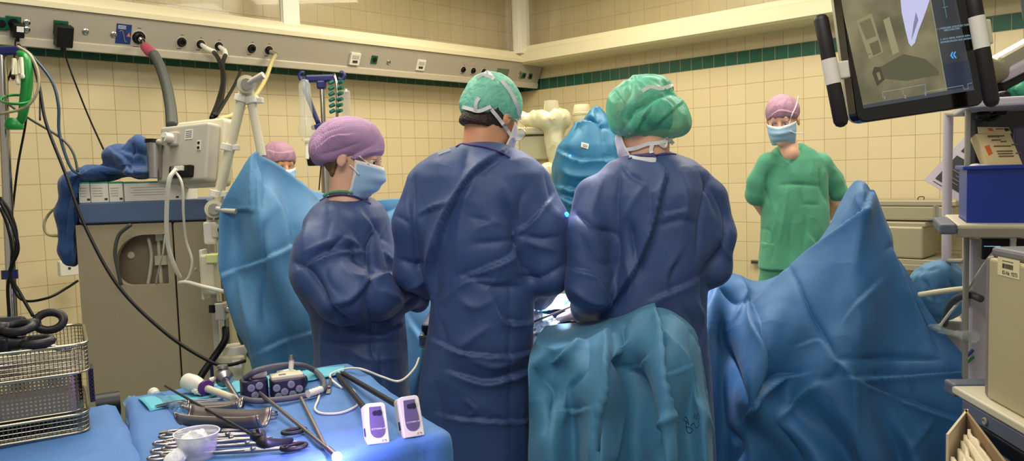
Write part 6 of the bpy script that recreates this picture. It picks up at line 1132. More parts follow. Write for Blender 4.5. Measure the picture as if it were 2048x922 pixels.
hose('steel_tube', [lp(MBt, v) for v in ((.13, .06, .062), (.09, .05, .060), (.05, .04, .045), (.03, .05, .040))], .006, m_st, 'bent steel tube at the right end of the top basket', 'tube')
t = thing('trocar_sleeve', lp(MBt, (.2, .02, .01)), 'pale cannula lying along the front inside the top basket', 'cannula'); B(MBt).cyl((.44, .03, .014), (.2, .03, .022), .010).build('tube', m_crmp, t, smooth=True); B(MBt).cyl((.2, .03, .022), (.13, .03, .026), .005).build('tip', m_st, t, smooth=True)
t = thing('castor_roller', G(198, 812, .93), 'black rubber roller between the basket table and the cart', 'roller'); c = P(200, 812, 2.2); B().cyl(c-ex2*.01, c+ex2*.05, .034, n=24).build('rubber_tyre', m_bk, t, smooth=True); B().box((c[0], c[1], c[2]/2-.02), (.04, .04, c[2]-.04)).build('support', m_gray, t, bevel=.004)
# ------------------------------------------------------------------ far right: wall table, containers, standing pole, equipment tower
m_cont = mat('container_grey', (168, 160, 134), .4, .3); m_lil = mat('lilac_enamel', (196, 186, 196), .4); m_slt = mat('slate_cap', (92, 98, 114), .5); m_shelf = mat('shelf_cream', (206, 198, 172), .45); m_shelfg = mat('shelf_edge_grey', (150, 142, 124), .45); m_dgrey = mat('tower_dark_grey', (84, 86, 84), .6)
m_post = mat('tower_post', (150, 146, 134), .45, .2)
# wall socket low on the right wall
q = P(1511, 524, 6.0); t = thing('wall_socket', q, 'small grey socket low on the tiled wall left of the woman in green', 'socket'); Mq = basis(q, WR, Z3, np.cross(WR, Z3)); B(Mq).box((0, 0, 0), (.07, .03, .02)).build('plate', m_gray, t, bevel=.003); B(Mq).box((0, 0, .0115), (.05, .012, .003)).build('slot', m_ink, t)
dc = 4.85
def wbox(name, x0, x1, y0, y1, d, dep, m, par, bevel=.01, **kw):
    a, c, e = P(x0, y1, d), P(x1, y1, d), P(x0, y0, d); w_ = np.linalg.norm((c-a)[:2]); h_ = e[2]-a[2]; xw = WR; o = (a+c)/2; Mx = basis(np.array([o[0], o[1], (a[2]+c[2])/2]), unit((c-a)*[1, 1, 0]) if kw.pop('flat', 0) else WR, Z3, np.cross(WR, Z3)); 
    return B(Mx).box((0, h_/2, -dep/2), (w_/abs(WR[0]), h_, dep)).build(name, m, par, bevel=bevel, **kw)
t = thing('sterile_container', P(1815, 442, dc), 'grey lidded metal container on the wall table, upper of the two', 'container', 'metal containers at the right wall')
wbox('body', 1756, 1874, 411, 441, dc, .30, m_cont, t, .012); wbox('lid', 1750, 1878, 401, 412, dc-.01, .32, m_cont, t, .006)
B().box(P(1872, 422, 4.6), (.02, .03, .07)).build('latch', m_chr, t, bevel=.003); B().tube([P(1835, 400, 4.9), P(1838, 394, 4.9), P(1848, 394, 4.9), P(1846, 400, 4.9), P(1838, 404, 4.9)], .003, 6, smooth=3).build('seal_tag', m_ink, t)
t = thing('sterile_container', P(1790, 515, dc), 'grey metal container standing below the lidded one', 'container', 'metal containers at the right wall')
wbox('body', 1760, 1828, 452, 516, dc, .30, m_cont, t, .012); wbox('lid', 1757, 1832, 444, 453, dc, .31, m_cont, t, .006); B().box(P(1836, 455, 4.9), (.012, .012, .05)).build('handle', m_blk, t)
t = thing('wall_table', P(1800, 540, dc)*[1, 1, 0], 'grey wall table edge under the metal containers', 'wall table'); wbox('table_top', 1740, 1852, 517, 527, dc, .42, m_cont, t, .004); wbox('apron', 1745, 1846, 528, 540, dc-.03, .38, m_shelfg, t, .004)
c = P(1800, 530, dc); B().box((c[0], c[1]+.05, c[2]/2-.04), (.3, .2, c[2]-.08)).build('pedestal', m_shelfg, t, bevel=.01)
t = thing('upper_shelf_bracket', P(1815, 444, dc), 'shadowed bracket strip between the two metal containers', 'bracket'); wbox('bar', 1750, 1850, 441.5, 444.5, dc+.05, .25, m_gray, t, .001)
# white pole with hooked handle
dp = 2.75
t = thing('pole_stand', P(1895, 540, dp)*[1, 1, 0], 'lilac white vertical pole ending in a looped handle beside the tower', 'pole')
B().tube([P(1897, 226, dp), P(1894, 380, dp), P(1893, 530, dp)], .0155, 18).build('pole', m_lil, t, smooth=True); B().tube([P(1893, 528, dp), P(1893, 552, dp), P(1888, 566, dp), P(1872, 570, dp), P(1874, 562, dp), P(1888, 552, dp), P(1893, 540, dp)], [.014, .012, .008, .006, .006, .007, .010], 10, smooth=5).build('looped_handle', m_lil, t, smooth='all')
B().cyl(P(1895, 228, dp), P(1932, 228, 2.45), .008).build('upper_bracket', m_shelfg, t); B().cyl(P(1895, 522, dp), P(1930, 522, 2.5), .008).build('lower_bracket', m_shelfg, t)
# poster behind the pole
c = [P(1848, 360, 3.0), P(1935, 268, 3.0), P(2012, 345, 2.9), P(1920, 432, 2.9)]; u_ = unit(c[1]-c[0]); v_ = unit((c[3]-c[0])-u_*((c[3]-c[0]) @ u_)); n_ = np.cross(u_, v_); n_ = n_ if n_ @ (CAM-c[0]) > 0 else -n_
Mp = basis(c[0], u_, v_, n_); Lp, Hp = np.linalg.norm(c[1]-c[0]), np.linalg.norm(c[3]-c[0]); t = thing('notice_sheet', c[0], 'tilted white edged sheet with black panels behind the pole', 'sheet')
B(Mp).box((Lp/2, Hp/2, 0), (Lp, Hp, .002)).build('sheet', m_lil, t); m_pk = mat('print_black', (46, 44, 44), .5)
B(Mp).box((Lp*.36, Hp*.5, .0015), (Lp*.50, Hp*.72, .001)).box((Lp*.82, Hp*.5, .0015), (Lp*.24, Hp*.72, .001)).build('black_panels', m_pk, t)
for k in range(6): B(Mp).box((Lp*(.2+.06*k), Hp*(.42+.05*(k % 3)), .0023), (.0012, Hp*(.25+.1*(k % 2)), .0006)).build('text_line', m_lgrey, t)
B(Mp).box((Lp*.06, Hp*.3, .0015), (.003, Hp*.3, .0008)).build('margin_text', m_ink, t); B(Mp).prism([(Lp*.36, Hp*.60), (Lp*.46, Hp*.60), (Lp*.41, Hp*.70)], .002, .0028).build('warning_triangle', mat('warn_yellow', (214, 190, 40), .5), t)
# tower
d1 = 2.05; tw = thing('equipment_tower', P(2020, 800, 2.3)*[1, 1, 0], 'grey endoscopy equipment tower with shelves cut by the right frame edge', 'equipment tower')
xr = 2230
def hbox(name, x0, x1, y0, y1, d, dep, m, par, bevel=.004, yaw=0, **kw):   # box facing the lens: front face at distance d
    a, e = P(x0, y1, d), P(x0, y0, d); h_ = e[2]-a[2]; x_ = np.array([math.cos(TY), -math.sin(TY), 0]); r = P(x1, y1, 1)-CAM; k = np.linalg.solve(np.array([[x_[0], -r[0]], [x_[1], -r[1]]]), -(a-CAM)[:2])[0]
    return B(basis(a, x_, np.cross(Z3, x_), Z3)).box((k/2, dep/2, h_/2), (k, dep, h_)).build(name, m, par, bevel=bevel, **kw)
TY = math.radians(25); TX = np.array([math.cos(TY), -math.sin(TY), 0]); TYV = np.cross(Z3, TX); xr = 2150
hbox('top_shelf', 1934, xr, 198, 216, 2.2, .50, m_lil, tw, .006); hbox('back_panel', 1938, xr, 222, 446, 2.50, .02, m_dgrey, tw, .002)
hbox('side_panel', 1934, 1950, 216, 470, 2.47, .04, m_dgrey, tw); hbox('front_post', 1925, 1936, 216, 760, 2.35, .03, m_post, tw)
b = B(); 
for k in range(6): b.ell(P(1958, 297+k*6.5, 2.545), (.004, .003, .004), 8)
b.build('peg_holes', m_blk, tw); B().lathe([(.006, 0), (.006, .004), (.003, .005)], 12, o=P(1938, 258, 2.34), ax=(0, -1, 0)).build('screw', m_ink, tw)
for nm, y0, y1, xl, d, mm in (('middle_shelf', 449, 474, 1914, 2.15, m_shelf),): hbox(nm, xl, xr, y0, y1, d, .45, mm, tw, .005)
hbox('middle_shelf_cap', 1879, 1914, 448, 469, 2.15, .30, m_slt, tw, .006); hbox('middle_shelf_front', 1914, xr, 456, 475, 2.145, .01, m_shelfg, tw, .002)
B().lathe([(.011, 0), (.011, .003), (.008, .004), (.006, .001), (.001, .001)], 20, o=P(2036, 469, 2.14), ax=(0, -1, 0)).build('screw', m_blk, tw, smooth=True)
# lower shelf, turned a little
a, c = P(1914, 778, 1.95), P(2070, 836, 1.62); x_ = unit((c-a)*[1, 1, 0]); Ms = basis(a*[1, 1, 0]+Z3*(a[2]), x_, np.cross(Z3, x_), Z3)
B(Ms).box((.25, .22, -.008), (.56, .44, .020)).build('lower_shelf', m_shelf, tw, bevel=.004); B(Ms).box((.27, .012, -.038), (.50, .02, .036)).build('lower_shelf_front', m_slt, tw, bevel=.003); B(Ms).box((-.045, .10, -.010), (.055, .20, .034)).build('lower_shelf_cap', m_slt, tw, bevel=.006)
B(Ms).lathe([(.009, 0), (.009, .003), (.006, .004), (.005, .001), (.001, .001)], 20, o=(.135, .0, -.038), ax=(0, -1, 0)).build('screw', m_shelfg, tw, smooth=True); B(Ms).box((.25, .1, -.075), (.30, .2, .035)).build('drawer_slide', m_blk, tw, bevel=.004); B(Ms).box((.34, .03, -.10), (.45, .015, .020)).build('lower_rail', m_lil, tw, bevel=.003)
hbox('base', 1950, xr, 980, 1010, 2.1, .4, m_slt, tw, .01); hbox('rear_post', 2110, 2140, 216, 1000, 2.5, .04, m_post, tw); B().cyl(P(1990, 1000, 2.3), P(1990, 1040, 2.3), .04).build('castor', m_blk, tw)
c1 = P(1990, 790, 2.35); B().box((c1[0], c1[1], c1[2]/2), (.04, .04, c1[2])).build('rear_post', m_post, tw)
# lilac connector column behind
t = thing('video_processor', P(1965, 640, 2.42), 'lilac white processor column with dark sockets behind the big beige device', 'processor'); hbox('housing', 1937, 2040, 478, 770, 2.42, .25, m_lil, t, .008)
hbox('socket_recess', 1946, 1990, 478, 515, 2.41, .012, m_gray, t, .004); 
for y in (543, 590, 640, 670, 700): hbox('socket', 1948, 1962, y, y+24, 2.41, .012, m_dark, t, .003)
t = thing('touch_display', P(2010, 520, 2.25), 'black display with blue readouts under the middle shelf', 'display'); hbox('bezel', 1963, 2150, 478, 519, 2.25, .05, m_blk, t, .003)
hbox('screen', 1967, 2100, 479, 497, 2.247, .003, mat('screen_blue', (14, 44, 80), .2, emit=(16, 60, 110), estr=.8), t, 0)
m_cy2 = mat('screen_text', (150, 200, 225), .3, emit=(140, 200, 230), estr=1.0)
for x0, x1, y0, y1 in ((1968, 2001, 492, 493), (2002, 2024, 495, 496), (1970, 1982, 483, 485), (1970, 1981, 487, 488.5), (2006, 2019, 484, 486), (2006, 2019, 488, 490)): hbox('readout', x0, x1, y0, y1, 2.244, .002, m_cy2, t, 0)
text('readout', '31', basis(P(1986, 488, 2.242), RGT, UPV, -FWD), .016, m_cy2, t); hbox('icon', 1997, 2005, 503, 506, 2.246, .002, m_gray, t, 0)
t = thing('cable_connector', P(2027, 503, 2.2), 'white ribbed connector hanging in front of the blue display', 'connector'); hbox('plug', 2021, 2033, 482, 504, 2.2, .03, m_wht, t, .004); B().tube([P(2027, 483, 2.2), P(2026, 476, 2.2)], .008, 8).build('cord', m_wht, t)
# big beige device
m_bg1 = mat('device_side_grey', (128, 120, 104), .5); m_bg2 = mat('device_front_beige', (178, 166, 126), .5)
a, c = P(1973, 786, 1.86), P(2060, 815, 1.68); x_ = unit((c-a)*[1, 1, 0]); zb_ = Ms[2][3]+.003; Mb = basis([a[0], a[1], zb_], x_, np.cross(Z3, x_), Z3); hd = P(1975, 512, 1.86)[2]-zb_
t = thing('insufflator', a+x_*.2, 'big beige device with barcode label on the lower tower shelf', 'medical device')
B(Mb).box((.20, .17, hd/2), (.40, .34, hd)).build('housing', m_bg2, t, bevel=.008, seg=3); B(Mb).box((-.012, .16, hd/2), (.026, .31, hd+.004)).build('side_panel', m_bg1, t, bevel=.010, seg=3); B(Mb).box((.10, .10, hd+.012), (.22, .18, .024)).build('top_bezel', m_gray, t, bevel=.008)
xl = lambda px, py: lp(Mb.inverted(), (lambda r: CAM+r*(((np.array(Mb.col[3])[:3]-CAM) @ np.array(Mb.col[1])[:3])/(r @ np.array(Mb.col[1])[:3])))(P(px, py, 1)-CAM))
l0, l1 = xl(1996, 549), xl(2040, 522); cx_, cz_, wl, hl = (l0[0]+l1[0])/2, (l0[2]+l1[2])/2, l1[0]-l0[0], l1[2]-l0[2]
B(Mb).box((cx_, -.0006, cz_), (wl, .001, hl)).build('label', mat('label_cream', (220, 208, 160), .5), t)
Mt = Mb @ Matrix.Rotation(math.pi/2, 4, 'X')
text('label_text', 'ID-Nr. 9273', Mt @ Matrix.Translation((cx_-wl*.27, cz_-hl*.40, .0013)), hl*.30, m_ink, t); B(Mb).box((cx_-wl*.02, -.0013, cz_+hl*.33), (wl*.5, .0004, hl*.04)).build('label_print', m_ink, t)
random.seed(4); b = B(Mb); xx = cx_-wl*.27
while xx < cx_+wl*.24: ww = random.choice((.0006, .0010, .0016)); b.box((xx, -.0013, cz_+hl*.06), (ww, .0004, hl*.26)); xx += ww+random.choice((.0007, .0012))
b.build('barcode', m_ink, t)
B(Mb).lathe([(.07, 0), (.07, .012), (.06, .02), (.03, .02)], 28, o=(.255, -.001, hd*.93), ax=(0, -1, 0)).build('black_knob', m_blk, t, smooth=True)
# blue bin with boxes
m_bin = mat('bin_blue', (8, 50, 150), .35); t = thing('storage_bin', P(2010, 449, 2.2), 'royal blue plastic storage bin on the middle tower shelf', 'bin')
a, c = P(1933, 447, 2.19), P(2150, 447, 2.19); ht = P(1933, 336, 2.19)[2]-a[2]; b = B(basis(a, TX, TYV, Z3)); W_ = .30
b.box((W_/2, .005, ht/2), (W_, .006, ht)); b.box((W_/2, .235, ht/2), (W_, .006, ht)); b.box((.003, .12, ht/2), (.006, .23, ht)); b.box((W_-.003, .12, ht/2), (.006, .23, ht)); b.box((W_/2, .12, .004), (W_, .23, .006)); b.build('tub', m_bin, t)
B(basis(a, TX, TYV, Z3)).box((W_/2, -.002, ht), (W_+.02, .016, .012)).box((-.004, .12, ht), (.014, .25, .012)).box((W_/2, .24, ht), (W_+.02, .014, .012)).build('rim', m_bin, t, bevel=.003)
def card(name, cs, th, m, lab, cat, back=(0, 1, 0)):
    c = [np.array(v) for v in cs]; u_ = unit(c[1]-c[0]); v_ = unit((c[3]-c[0])-u_*((c[3]-c[0]) @ u_)); n_ = np.cross(u_, v_); Mc = basis(c[0], u_, v_, n_); Lx, Ly = np.linalg.norm(c[1]-c[0]), np.linalg.norm(c[3]-c[0]); t = thing(name, c[0], lab, cat)
    return t, Mc, Lx, Ly
m_ctn = mat('carton_cream', (232, 210, 158), .6)
cs = [P(1979, 336, 2.26), P(2048, 336, 2.26), P(2020, 266, 2.30), P(1951, 268, 2.30)]; t, Mc, Lx, Ly = card('suture_carton', cs, .03, m_ctn, 'cream cardboard pack with orange print leaning in the blue bin', 'carton')
q = [np.array(Mc.inverted() @ Vector(v))[:2] for v in cs]; B(Mc).prism([tuple(v) for v in q], -.03, 0).build('carton', m_ctn, t)
cx = lambda px, py: np.array(Mc.inverted() @ Vector(P(px, py, 2.262+(336-py)*.0006)))[:2]
def quad(nm, pts, m, z=.0008): B(Mc).prism([tuple(cx(*p)) for p in pts], 0.0, z).build(nm, m, t)
quad('flap', [(1955, 268), (2022, 268), (2016, 256), (1954, 255)], m_ctn, .001); quad('orange_mark', [(1968, 294), (1977, 291), (1984, 308), (1976, 312)], m_orange, .0015); quad('orange_mark', [(1974, 258), (1982, 258), (1986, 263), (1977, 263)], m_orange, .0025); quad('round_logo', [(2006, 258), (2014, 258), (2018, 262), (2010, 264)], m_ink, .0025)
for x0, x1, y in ((1990, 2004, 259), (1975, 2007, 273), (1982, 2000, 281), (2000, 2011, 284), (1986, 2020, 293), (2022, 2034, 290), (1992, 2024, 303), (1994, 2024, 308), (1996, 2026, 313), (2030, 2040, 307)): quad('print', [(x0, y+1.5), (x1, y+1), (x1, y-1), (x0, y-.5)], mat('carton_print', (120, 108, 84), .6) if 'carton_print' not in bpy.data.materials else bpy.data.materials['carton_print'], .0025)
text('carton_lettering', 'COMFIL', Mc @ Matrix.Translation(tuple(cx(1974, 276))+(.0012,)), .010, m_ink, t)
t = thing('blister_pack', P(2045, 330, 2.3), 'violet grey flat pack at the right frame edge behind the cream carton', 'pack'); hbox('pack', 2026, 2110, 254, 336, 2.33, .012, m_vio, t, .006); text('mark', 'A', basis(P(2036, 268, 2.325), RGT, UPV, -FWD), .012, m_lab, t)
t = thing('paper_packet', P(1955, 332, 2.28), 'crumpled white paper sheet peeking over the left rim of the blue bin', 'paper'); V, Fs = sheet([[(1936, 332, 2.28), (1955, 328, 2.26), (1982, 331, 2.26)], [(1936, 352, 2.24), (1958, 350, 2.22), (1980, 350, 2.22)]], 14, 8); V = crumple(V, normals(V, Fs), .004, 40, 3); mesh('sheet', V, Fs, m_lab, t, solid=.001, smooth='all')
# things on the top shelf
t = thing('lamp_cable_coil', P(1985, 232, 2.4), 'black cable plug hanging under the top shelf of the tower', 'cable'); B().ell(P(1966, 231, 2.4), (.022, .02, .018), 12).build('plug', m_blk, t, smooth='all'); B().tube([P(1966, 231, 2.4), P(1985, 230, 2.4), P(2000, 226, 2.4), P(1990, 236, 2.4), P(1975, 240, 2.4)], .006, 8, smooth=5).build('cord', m_blk, t, smooth='all'); B().tube([P(1990, 220, 2.4), P(2010, 222, 2.4)], .012, 8).build('holder', m_blk, t)
S = SDF(.02); S.ell(P(2022, 180, 2.35), (.045, .06, .022)).ell(P(2046, 176, 2.33), (.035, .05, .026)); cloth('green_cap_bundle', S, mat('bundle_green', (60, 160, 120), .6, bump=.3, bscale=90, crumple=.3, cscale=20), None, h=.004, amp=.008, sc=28, seed=51, tree=False, label='bundle of green surgical cloth on the top tower shelf', cat='cloth bundle')
t = thing('shelf_cable', P(1998, 188, 2.3), 'black cable lump on the top tower shelf beside the green bundle', 'cable'); B().ell(P(2006, 190, 2.3), (.02, .02, .012), 12).build('lump', m_blk, t, smooth='all'); B().tube([P(2008, 188, 2.3), P(2016, 172, 2.3), P(2020, 160, 2.3)], .003, 6, smooth=4).build('cord', m_blk, t, smooth='all')
# monitor arm
t = thing('ceiling_arm', P(2050, 110, 1.95), 'grey and black jointed arm reaching from the right towards the large display', 'arm')
def beam(nm, a, c, w_, h_, m, bev=.005): x_ = unit(c-a); y_ = unit(np.cross(Z3, x_)); Mx = basis(a, x_, y_, np.cross(x_, y_)); L_ = np.linalg.norm(c-a); B(Mx).box((L_/2, 0, 0), (L_, w_, h_)).build(nm, m, t, bevel=bev)
beam('upper_tube', P(1984, 138, 1.9), P(2120, 62, 1.95), .06, .045, m_cont, .012); beam('lower_tube', P(1986, 162, 1.88), P(2120, 92, 1.92), .05, .030, m_lil, .006); beam('cable_channel', P(1990, 178, 1.87), P(2120, 112, 1.91), .045, .018, m_blk, .004); beam('upright', P(2044, -40, 1.9), P(2056, 40, 1.9), .03, .02, m_dgrey, .004)
# ------------------------------------------------------------------ the large touch display with grips
dm = 1.62
cBL, cBR, cTL = P(1716, 247, dm), P(1972, 209, dm+.02), P(1673, 22, dm-.01)
x_ = unit(cBR-cBL); y_ = unit((cTL-cBL)-x_*((cTL-cBL) @ x_)); n_ = np.cross(x_, y_); MD = basis(cBL, x_, y_, n_); Wd = np.linalg.norm(cBR-cBL); Hd = .33
def dxy(px, py, z=0.0): r = P(px, py, 1)-CAM; o = np.array(cBL)+n_*z; k = ((o-CAM) @ n_)/(r @ n_); q = CAM+r*k-np.array(cBL); return float(q @ x_), float(q @ y_)
dt = thing('touch_monitor', P(1840, 240, dm), 'large tilted black touch display with side grips hanging at the upper right', 'monitor')
m_bez = mat('bezel_black', (12, 11, 10), .12, spec=.6); B(MD).prism(rr(0, Wd, 0, Hd, .022, 6), -.035, 0).build('bezel', m_bez, dt, bevel=.003); B(MD).prism(rr(.004, Wd+.004, .002, Hd, .022, 6), -.05, -.035).build('rear_housing', m_crmp, dt)
def scr_mat():
    m = bpy.data.materials.new('camera_view_screen'); m.use_nodes = True; nt = m.node_tree; b = nt.nodes['Principled BSDF']; L = nt.links.new; tc = N(nt, 'ShaderNodeTexCoord'); n = N(nt, 'ShaderNodeTexNoise'); n.inputs['Scale'].default_value = 9; n.inputs['Detail'].default_value = 3; L(tc.outputs['Object'], n.inputs['Vector'])
    cr = N(nt, 'ShaderNodeValToRGB'); cr.color_ramp.elements[0].color = srgb((84, 82, 58)); cr.color_ramp.elements[1].color = srgb((140, 132, 96)); cr.color_ramp.elements[0].position = .35; cr.color_ramp.elements[1].position = .65; L(n.outputs[0], cr.inputs[0]); b.inputs['Base Color'].default_value = (.02, .02, .02, 1); L(cr.outputs[0], b.inputs['Emission Color']); b.inputs['Emission Strength'].default_value = .95; b.inputs['Roughness'].default_value = .15; return m
m_scr = scr_mat()
def spoly(nm, pts, m, z=.0006, par=None): B(MD).prism([dxy(*p) for p in pts], .0001, z).build(nm, m, par or dt)
E_ = lambda nm, c, s=1.0: mat(nm, (10, 10, 10), .25, emit=c, estr=s)
s0 = [(1688, 34), (1727, 217), (1894, 187), (1857, -20), (1682, -2)]; spoly('screen_view', s0, m_scr)
spoly('screen_panel', [(1857, -20), (1894, 187), (1948, 180), (1906, -30)], E_('screen_panel', (58, 60, 62)), .0006)
spoly('panel_lower', [(1884, 130), (1894, 187), (1948, 180), (1937, 120)], E_('screen_panel_low', (44, 52, 68)), .0008)
spoly('divider', [(1856, -20), (1893.5, 187), (1895, 187), (1858, -20)], E_('screen_line', (130, 134, 118)), .0010)
spoly('white_structure', [(1798, -30), (1803, 25), (1811, 62), (1817, 86), (1822, 93), (1829, 86), (1836, 62), (1844, 42), (1852, 20), (1860, -5), (1858, -35)], E_('structure_white', (188, 188, 224), 1.1), .0012)
spoly('structure_shade', [(1831, 25), (1836, 40), (1826, 70), (1822, 80), (1826, 50)], E_('structure_grey', (130, 130, 160)), .0016)
spoly('room_frame', [(1712, 42), (1743, 27), (1766, 104), (1738, 118)], E_('room_light', (142, 136, 100)), .0009); spoly('room_window', [(1718, 46), (1740, 36), (1752, 72), (1732, 80)], E_('room_mid', (112, 106, 76)), .0011); spoly('room_window', [(1738, 88), (1756, 80), (1762, 104), (1746, 112)], E_('room_mid2', (100, 94, 66)), .0011)
spoly('room_column', [(1766, 40), (1778, 34), (1798, 104), (1785, 110)], E_('room_light2', (148, 142, 108)), .0009); spoly('room_figure', [(1748, 150), (1752, 136), (1764, 132), (1806, 108), (1850, 118), (1876, 140), (1878, 150), (1812, 162), (1770, 158), (1756, 170)], E_('room_figure', (86, 86, 62)), .0009); spoly('room_head', [(1744, 146), (1748, 134), (1760, 134), (1764, 146), (1768, 160), (1754, 172)], E_('room_dark', (70, 66, 46)), .0011); spoly('room_face', [(1752, 146), (1758, 144), (1762, 158), (1757, 162)], E_('room_face', (126, 118, 92)), .0013)
spoly('room_line', [(1714, 118), (1742, 108), (1741.5, 106.5), (1713.5, 116.5)], E_('room_mid3', (110, 104, 78)), .0011); spoly('menu_bar', [(1726, 210), (1727, 217), (1948, 180), (1946, 172)], E_('menu_bar', (64, 68, 76)), .0013)
ml = E_('menu_line', (150, 160, 178)); b = B(MD)
for seg in ([(1765, 196), (1764, 184), (1802, 178)], [(1806, 190), (1804, 177), (1850, 169), (1850, 182)], [(1850, 184), (1925, 171), (1927, 179), (1936, 178), (1934, 168), (1943, 166)]): b.tube([dxy(*p)+(.0016,) for p in seg], .0004, 4)
b.build('menu_lines', ml, dt)
md = lambda px, py: basis(lp(MD, dxy(px, py)+(.0012,)), x_, y_, n_); tx = E_('screen_text_blue', (120, 150, 165), 1.0)
text('menu_number', '1', md(1767, 199), .009, ml, dt); text('menu_number', '2', md(1808, 197), .009, ml, dt); text('menu_number', '3', md(1848, 192), .010, ml, dt)
text('screen_text', '1. LASERLINIE ZUM PORT FUER', md(1873, 60), .0052, tx, dt); text('screen_text', 'ABSCHALTEN', md(1887, 63), .0056, tx, dt); text('screen_text', '2. ALLE ARME ANDOCKEN,', md(1880, 81), .0054, tx, dt); text('screen_text', 'ANWEISUNGEN AUF ARMEN', md(1880, 87), .0052, tx, dt)
text('double_arrow', '\u00ab', md(1900, 118), .030, E_('arrow_blue', (70, 160, 230), 1.2), dt)
B(MD).tube([dxy(1885, -5)+(.0012,), dxy(1893, 36)+(.0012,)], .0006, 4).tube([dxy(1884, 16)+(.0012,), dxy(1895, 13)+(.0012,)], .0005, 4).build('cross_line', E_('teal_line', (70, 140, 140)), dt)
def grip(ax, ay, bx, by, w0, w1, zoff, lab):
    a, c = P(ax, ay, dm+zoff), P(bx, by, dm+zoff); u_ = unit(c-a); L_ = np.linalg.norm(c-a); r = .0145
    gh = B().tube([a+u_*t_ for t_ in (0, .004, .012, w0*L_-.001)], [.004, .011, r, r], 16).build('upper_grip', mat('grip_rubber', (26, 20, 20), .5) if 'grip_rubber' not in bpy.data.materials else bpy.data.materials['grip_rubber'], dt, smooth=True)
    B().tube([a+u_*(w0*L_), a+u_*(w1*L_)], r*1.06, 18).build('grip_sleeve', m_wht, dt, smooth=True)
    B().tube([a+u_*(L_-t_) for t_ in (L_*(1-w1)-.001, .012, .004, 0)], [r, r, .011, .004], 16).build('lower_grip', bpy.data.materials['grip_rubber'], dt, smooth=True); return a+u_*L_*(w0+w1)/2
g = grip(1640, 28, 1684, 254, .40, .62, .0, 'l'); B().box((g+P(1690, 140, dm+.02))/2, (.045, .02, .036), R=np.array(basis((0, 0, 0), x_, n_, -y_))[:3, :3] @ np.eye(3)).build('grip_bracket', m_wht, dt, bevel=.003)
g = grip(1942, -30, 1985, 214, .26, .52, -.03, 'r'); B().box(g+x_*.022-n_*.02, (.02, .03, .05), R=np.array(basis((0, 0, 0), x_, n_, -y_))[:3, :3]).build('grip_bracket', m_crmp, dt, bevel=.003)
B().cyl(lp(MD, (Wd*.8, .12, -.05)), P(2000, 150, 1.9), .03).build('mount_joint', m_cont, dt, smooth=True)
# blue wrapped bundle behind the tower
S = SDF(.03)
for k in range(10): a_ = k*.628; S.ell(P(1876+34*math.cos(a_), 582+36*math.sin(a_), 2.75), (.045, .06, .042))
cloth('blue_bundle', S, m_dr1, None, [([(1850, 590), (1870, 600), (1890, 592)], .008, 4, 's'), ([(1846, 560), (1856, 575), (1850, 600)], .008, 4, 'v'), ([(1900, 555), (1908, 580), (1900, 610)], .008, 4, 'v'), ([(1870, 612), (1874, 600), (1880, 618)], .008, 4, 'v')], h=.007, amp=.008, sc=18, seed=61, label='sky blue wrapped ring shaped bundle between leg drape and tower', cat='bundle')
t = thing('bundle_stand', P(1876, 700, 2.85)*[1, 1, 0], 'grey cabinet with keypad below the sky blue bundle', 'cabinet'); hbox('cabinet', 1846, 1925, 636, 800, 2.85, .15, m_lgrey, t, .01)
for y in (652, 668, 684): hbox('key', 1896, 1912, y, y+9, 2.845, .01, m_gray, t, .002)
for nm, pts, r, m, lab in (('tube', [(1838, 590, 2.60), (1875, 584, 2.55), (1915, 579, 2.5), (1952, 576, 2.4)], .009, m_crmp, 'cream tube crossing level from the tower to the leg drape'), ('tube', [(1880, 654, 2.5), (1860, 655, 2.62), (1895, 664, 2.52), (1925, 670, 2.45), (1946, 670, 2.35)], .010, m_clr, 'clear corrugated tube ending at the beige device'),
        ('cable', [(1962, 598, 2.3), (1940, 590, 2.35), (1915, 596, 2.45), (1898, 615, 2.55), (1888, 650, 2.6)], .011, m_hose, 'thick grey cable curving down beside the tower'), ('cable', [(1992, 500, 2.18), (1975, 520, 2.2), (1955, 550, 2.3), (1925, 595, 2.45), (1900, 625, 2.5), (1880, 652, 2.55)], .0045, m_wht, 'thin white cable slanting down from the blue display'), ('cable', [(1926, 720, 2.4), (1940, 706, 2.4), (1946, 700, 2.4)], .005, mat('cable_blue', (30, 60, 130), .4), 'short dark blue cable at the tower post'), ('cable', [(1932, 728, 2.4), (1942, 718, 2.4), (1948, 714, 2.4)], .004, m_g2, 'short green cable at the tower post')):
    hose(nm, pts, r, m, lab, nm)
t = thing('tube_connector', P(1940, 680, 2.3), 'clear conical tube connector plugged into the beige device', 'connector'); B().tube([P(1916, 668, 2.40), P(1930, 672, 2.35), P(1932, 672, 2.34), P(1947, 673, 2.3)], [.012, .014, .019, .019], 16).build('cone', m_clr, t, smooth=True)
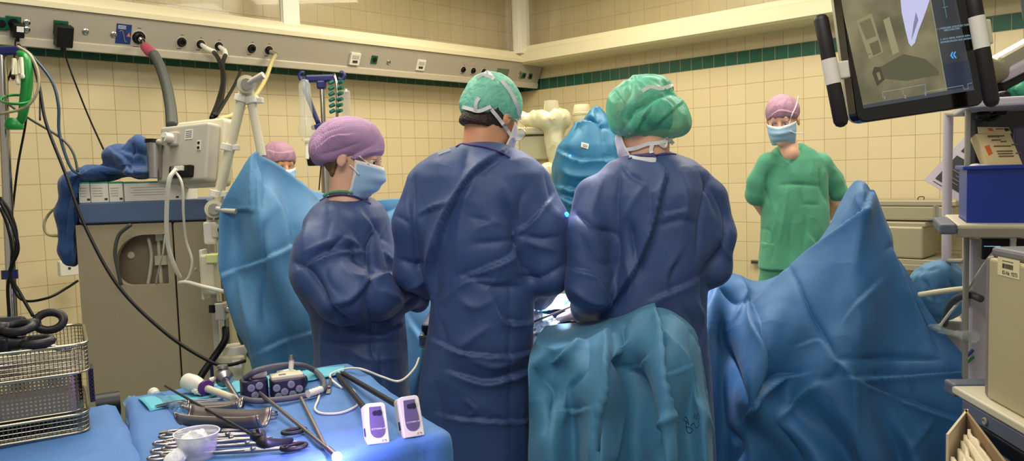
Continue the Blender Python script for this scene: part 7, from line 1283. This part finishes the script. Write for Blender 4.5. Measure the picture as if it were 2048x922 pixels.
# cardboard box with packets
m_cb = mat('cardboard', (142, 116, 80), .8, var=.08, vscale=30); m_cbw = mat('cardboard_white', (196, 184, 160), .7); m_pk2 = mat('paper_film_packet', (214, 200, 168), .35, bump=.3, bscale=30, crumple=.5, cscale=18)
a, c, e = P(1892, 868, 1.62), P(2070, 905, 1.30), P(1932, 846, 1.78); x_ = unit((c-e)*[1, 1, 0]); a0_ = np.array([a[0], a[1], 0]); zt = a[2]; y_ = unit((e-a)*[1, 1, 0]); 
t = thing('cardboard_box', P(1960, 930, 1.55)*[1, 1, 0], 'open white and brown cardboard box full of film packets at the lower right corner', 'box')
W_, D_ = .42, float(np.linalg.norm((e-a)[:2])); fr = a0_; z0_ = zt-.28
def slab(p, q, za_, zb2, th, m, nm): p = np.array(p); q = np.array(q); d_ = unit(q-p); n2 = np.cross(Z3, d_)*th; B().add([v+Z3*z for z in (za_, zb2) for v in (p, q, q+n2, p+n2)], [(3, 2, 1, 0), (4, 5, 6, 7), (0, 1, 5, 4), (1, 2, 6, 5), (2, 3, 7, 6), (3, 0, 4, 7)]).build(nm, m, t)
slab(fr, fr+y_*D_, z0_, zt, -.005, m_cbw, 'side_wall'); slab(fr+y_*D_, fr+y_*D_+x_*W_, z0_, zt, -.005, m_cb, 'back_wall'); slab(fr+x_*W_, fr+y_*D_+x_*W_, z0_, zt, .005, m_cb, 'side_wall'); slab(fr, fr+x_*W_, z0_, zt-.10, .005, m_cb, 'front_wall')
B().add([v+Z3*z for z in (z0_, z0_+.005) for v in (fr, fr+x_*W_, fr+x_*W_+y_*D_, fr+y_*D_)], [(3, 2, 1, 0), (4, 5, 6, 7), (0, 1, 5, 4), (1, 2, 6, 5), (2, 3, 7, 6), (3, 0, 4, 7)]).build('bottom', m_cb, t)
for k in range(5):
    p0 = fr+y_*(D_*(.16+.15*k))+x_*(.045+.004*k); p = thing('sterile_packet', p0, ('frontmost', 'second', 'third', 'fourth', 'rearmost')[k]+' cream film packet standing in the cardboard box, counted from the front', 'packet', 'film packets in the cardboard box')
    V = []; 
    for i in range(16):
        for j in range(10): V.append(p0+x_*(.33*i/15)+Z3*(z0_+.02+(zt-.012-.007*(4-k) % .03-z0_-.02)*j/9)+y_*(.004*math.sin(i*.7+k)+.006*math.sin(j*.6+k)))
    Fs = [(i*10+j, (i+1)*10+j, (i+1)*10+j+1, i*10+j+1) for i in range(15) for j in range(9)]; V = np.array(V); V = crumple(V, normals(V, Fs), .004, 18, k); mesh('film_sheet', V, Fs, m_pk2, p, solid=.006, smooth='all')
t = thing('box_stand', fr+x_*.2+y_*.1, 'low dark trolley base under the cardboard box', 'trolley'); cc = fr+x_*W_/2+y_*D_/2; B(basis(cc, x_, np.cross(Z3, x_), Z3)).box((0, 0, z0_-.02), (W_, .24, .03)).build('platform', m_slt, t, bevel=.004); B().box((cc[0], cc[1], (z0_-.04)/2), (.12, .12, z0_-.05)).build('column', m_slt, t, bevel=.01)
t = thing('tower_caster', P(1980, 856, 2.0), 'grey round end of a tube on the tower beside the cardboard box', 'tube end'); B().lathe([(.016, 0), (.018, .002), (.018, .03), (.016, .032)], 20, o=P(1980, 857, 1.98), ax=(-.5, -.85, .2)).build('rim', m_gray, t, smooth=True); B().lathe([(.011, .028), (.011, .034), (.006, .035)], 16, o=P(1980, 857, 1.98), ax=(-.5, -.85, .2)).build('core', m_dark, t, smooth=True)
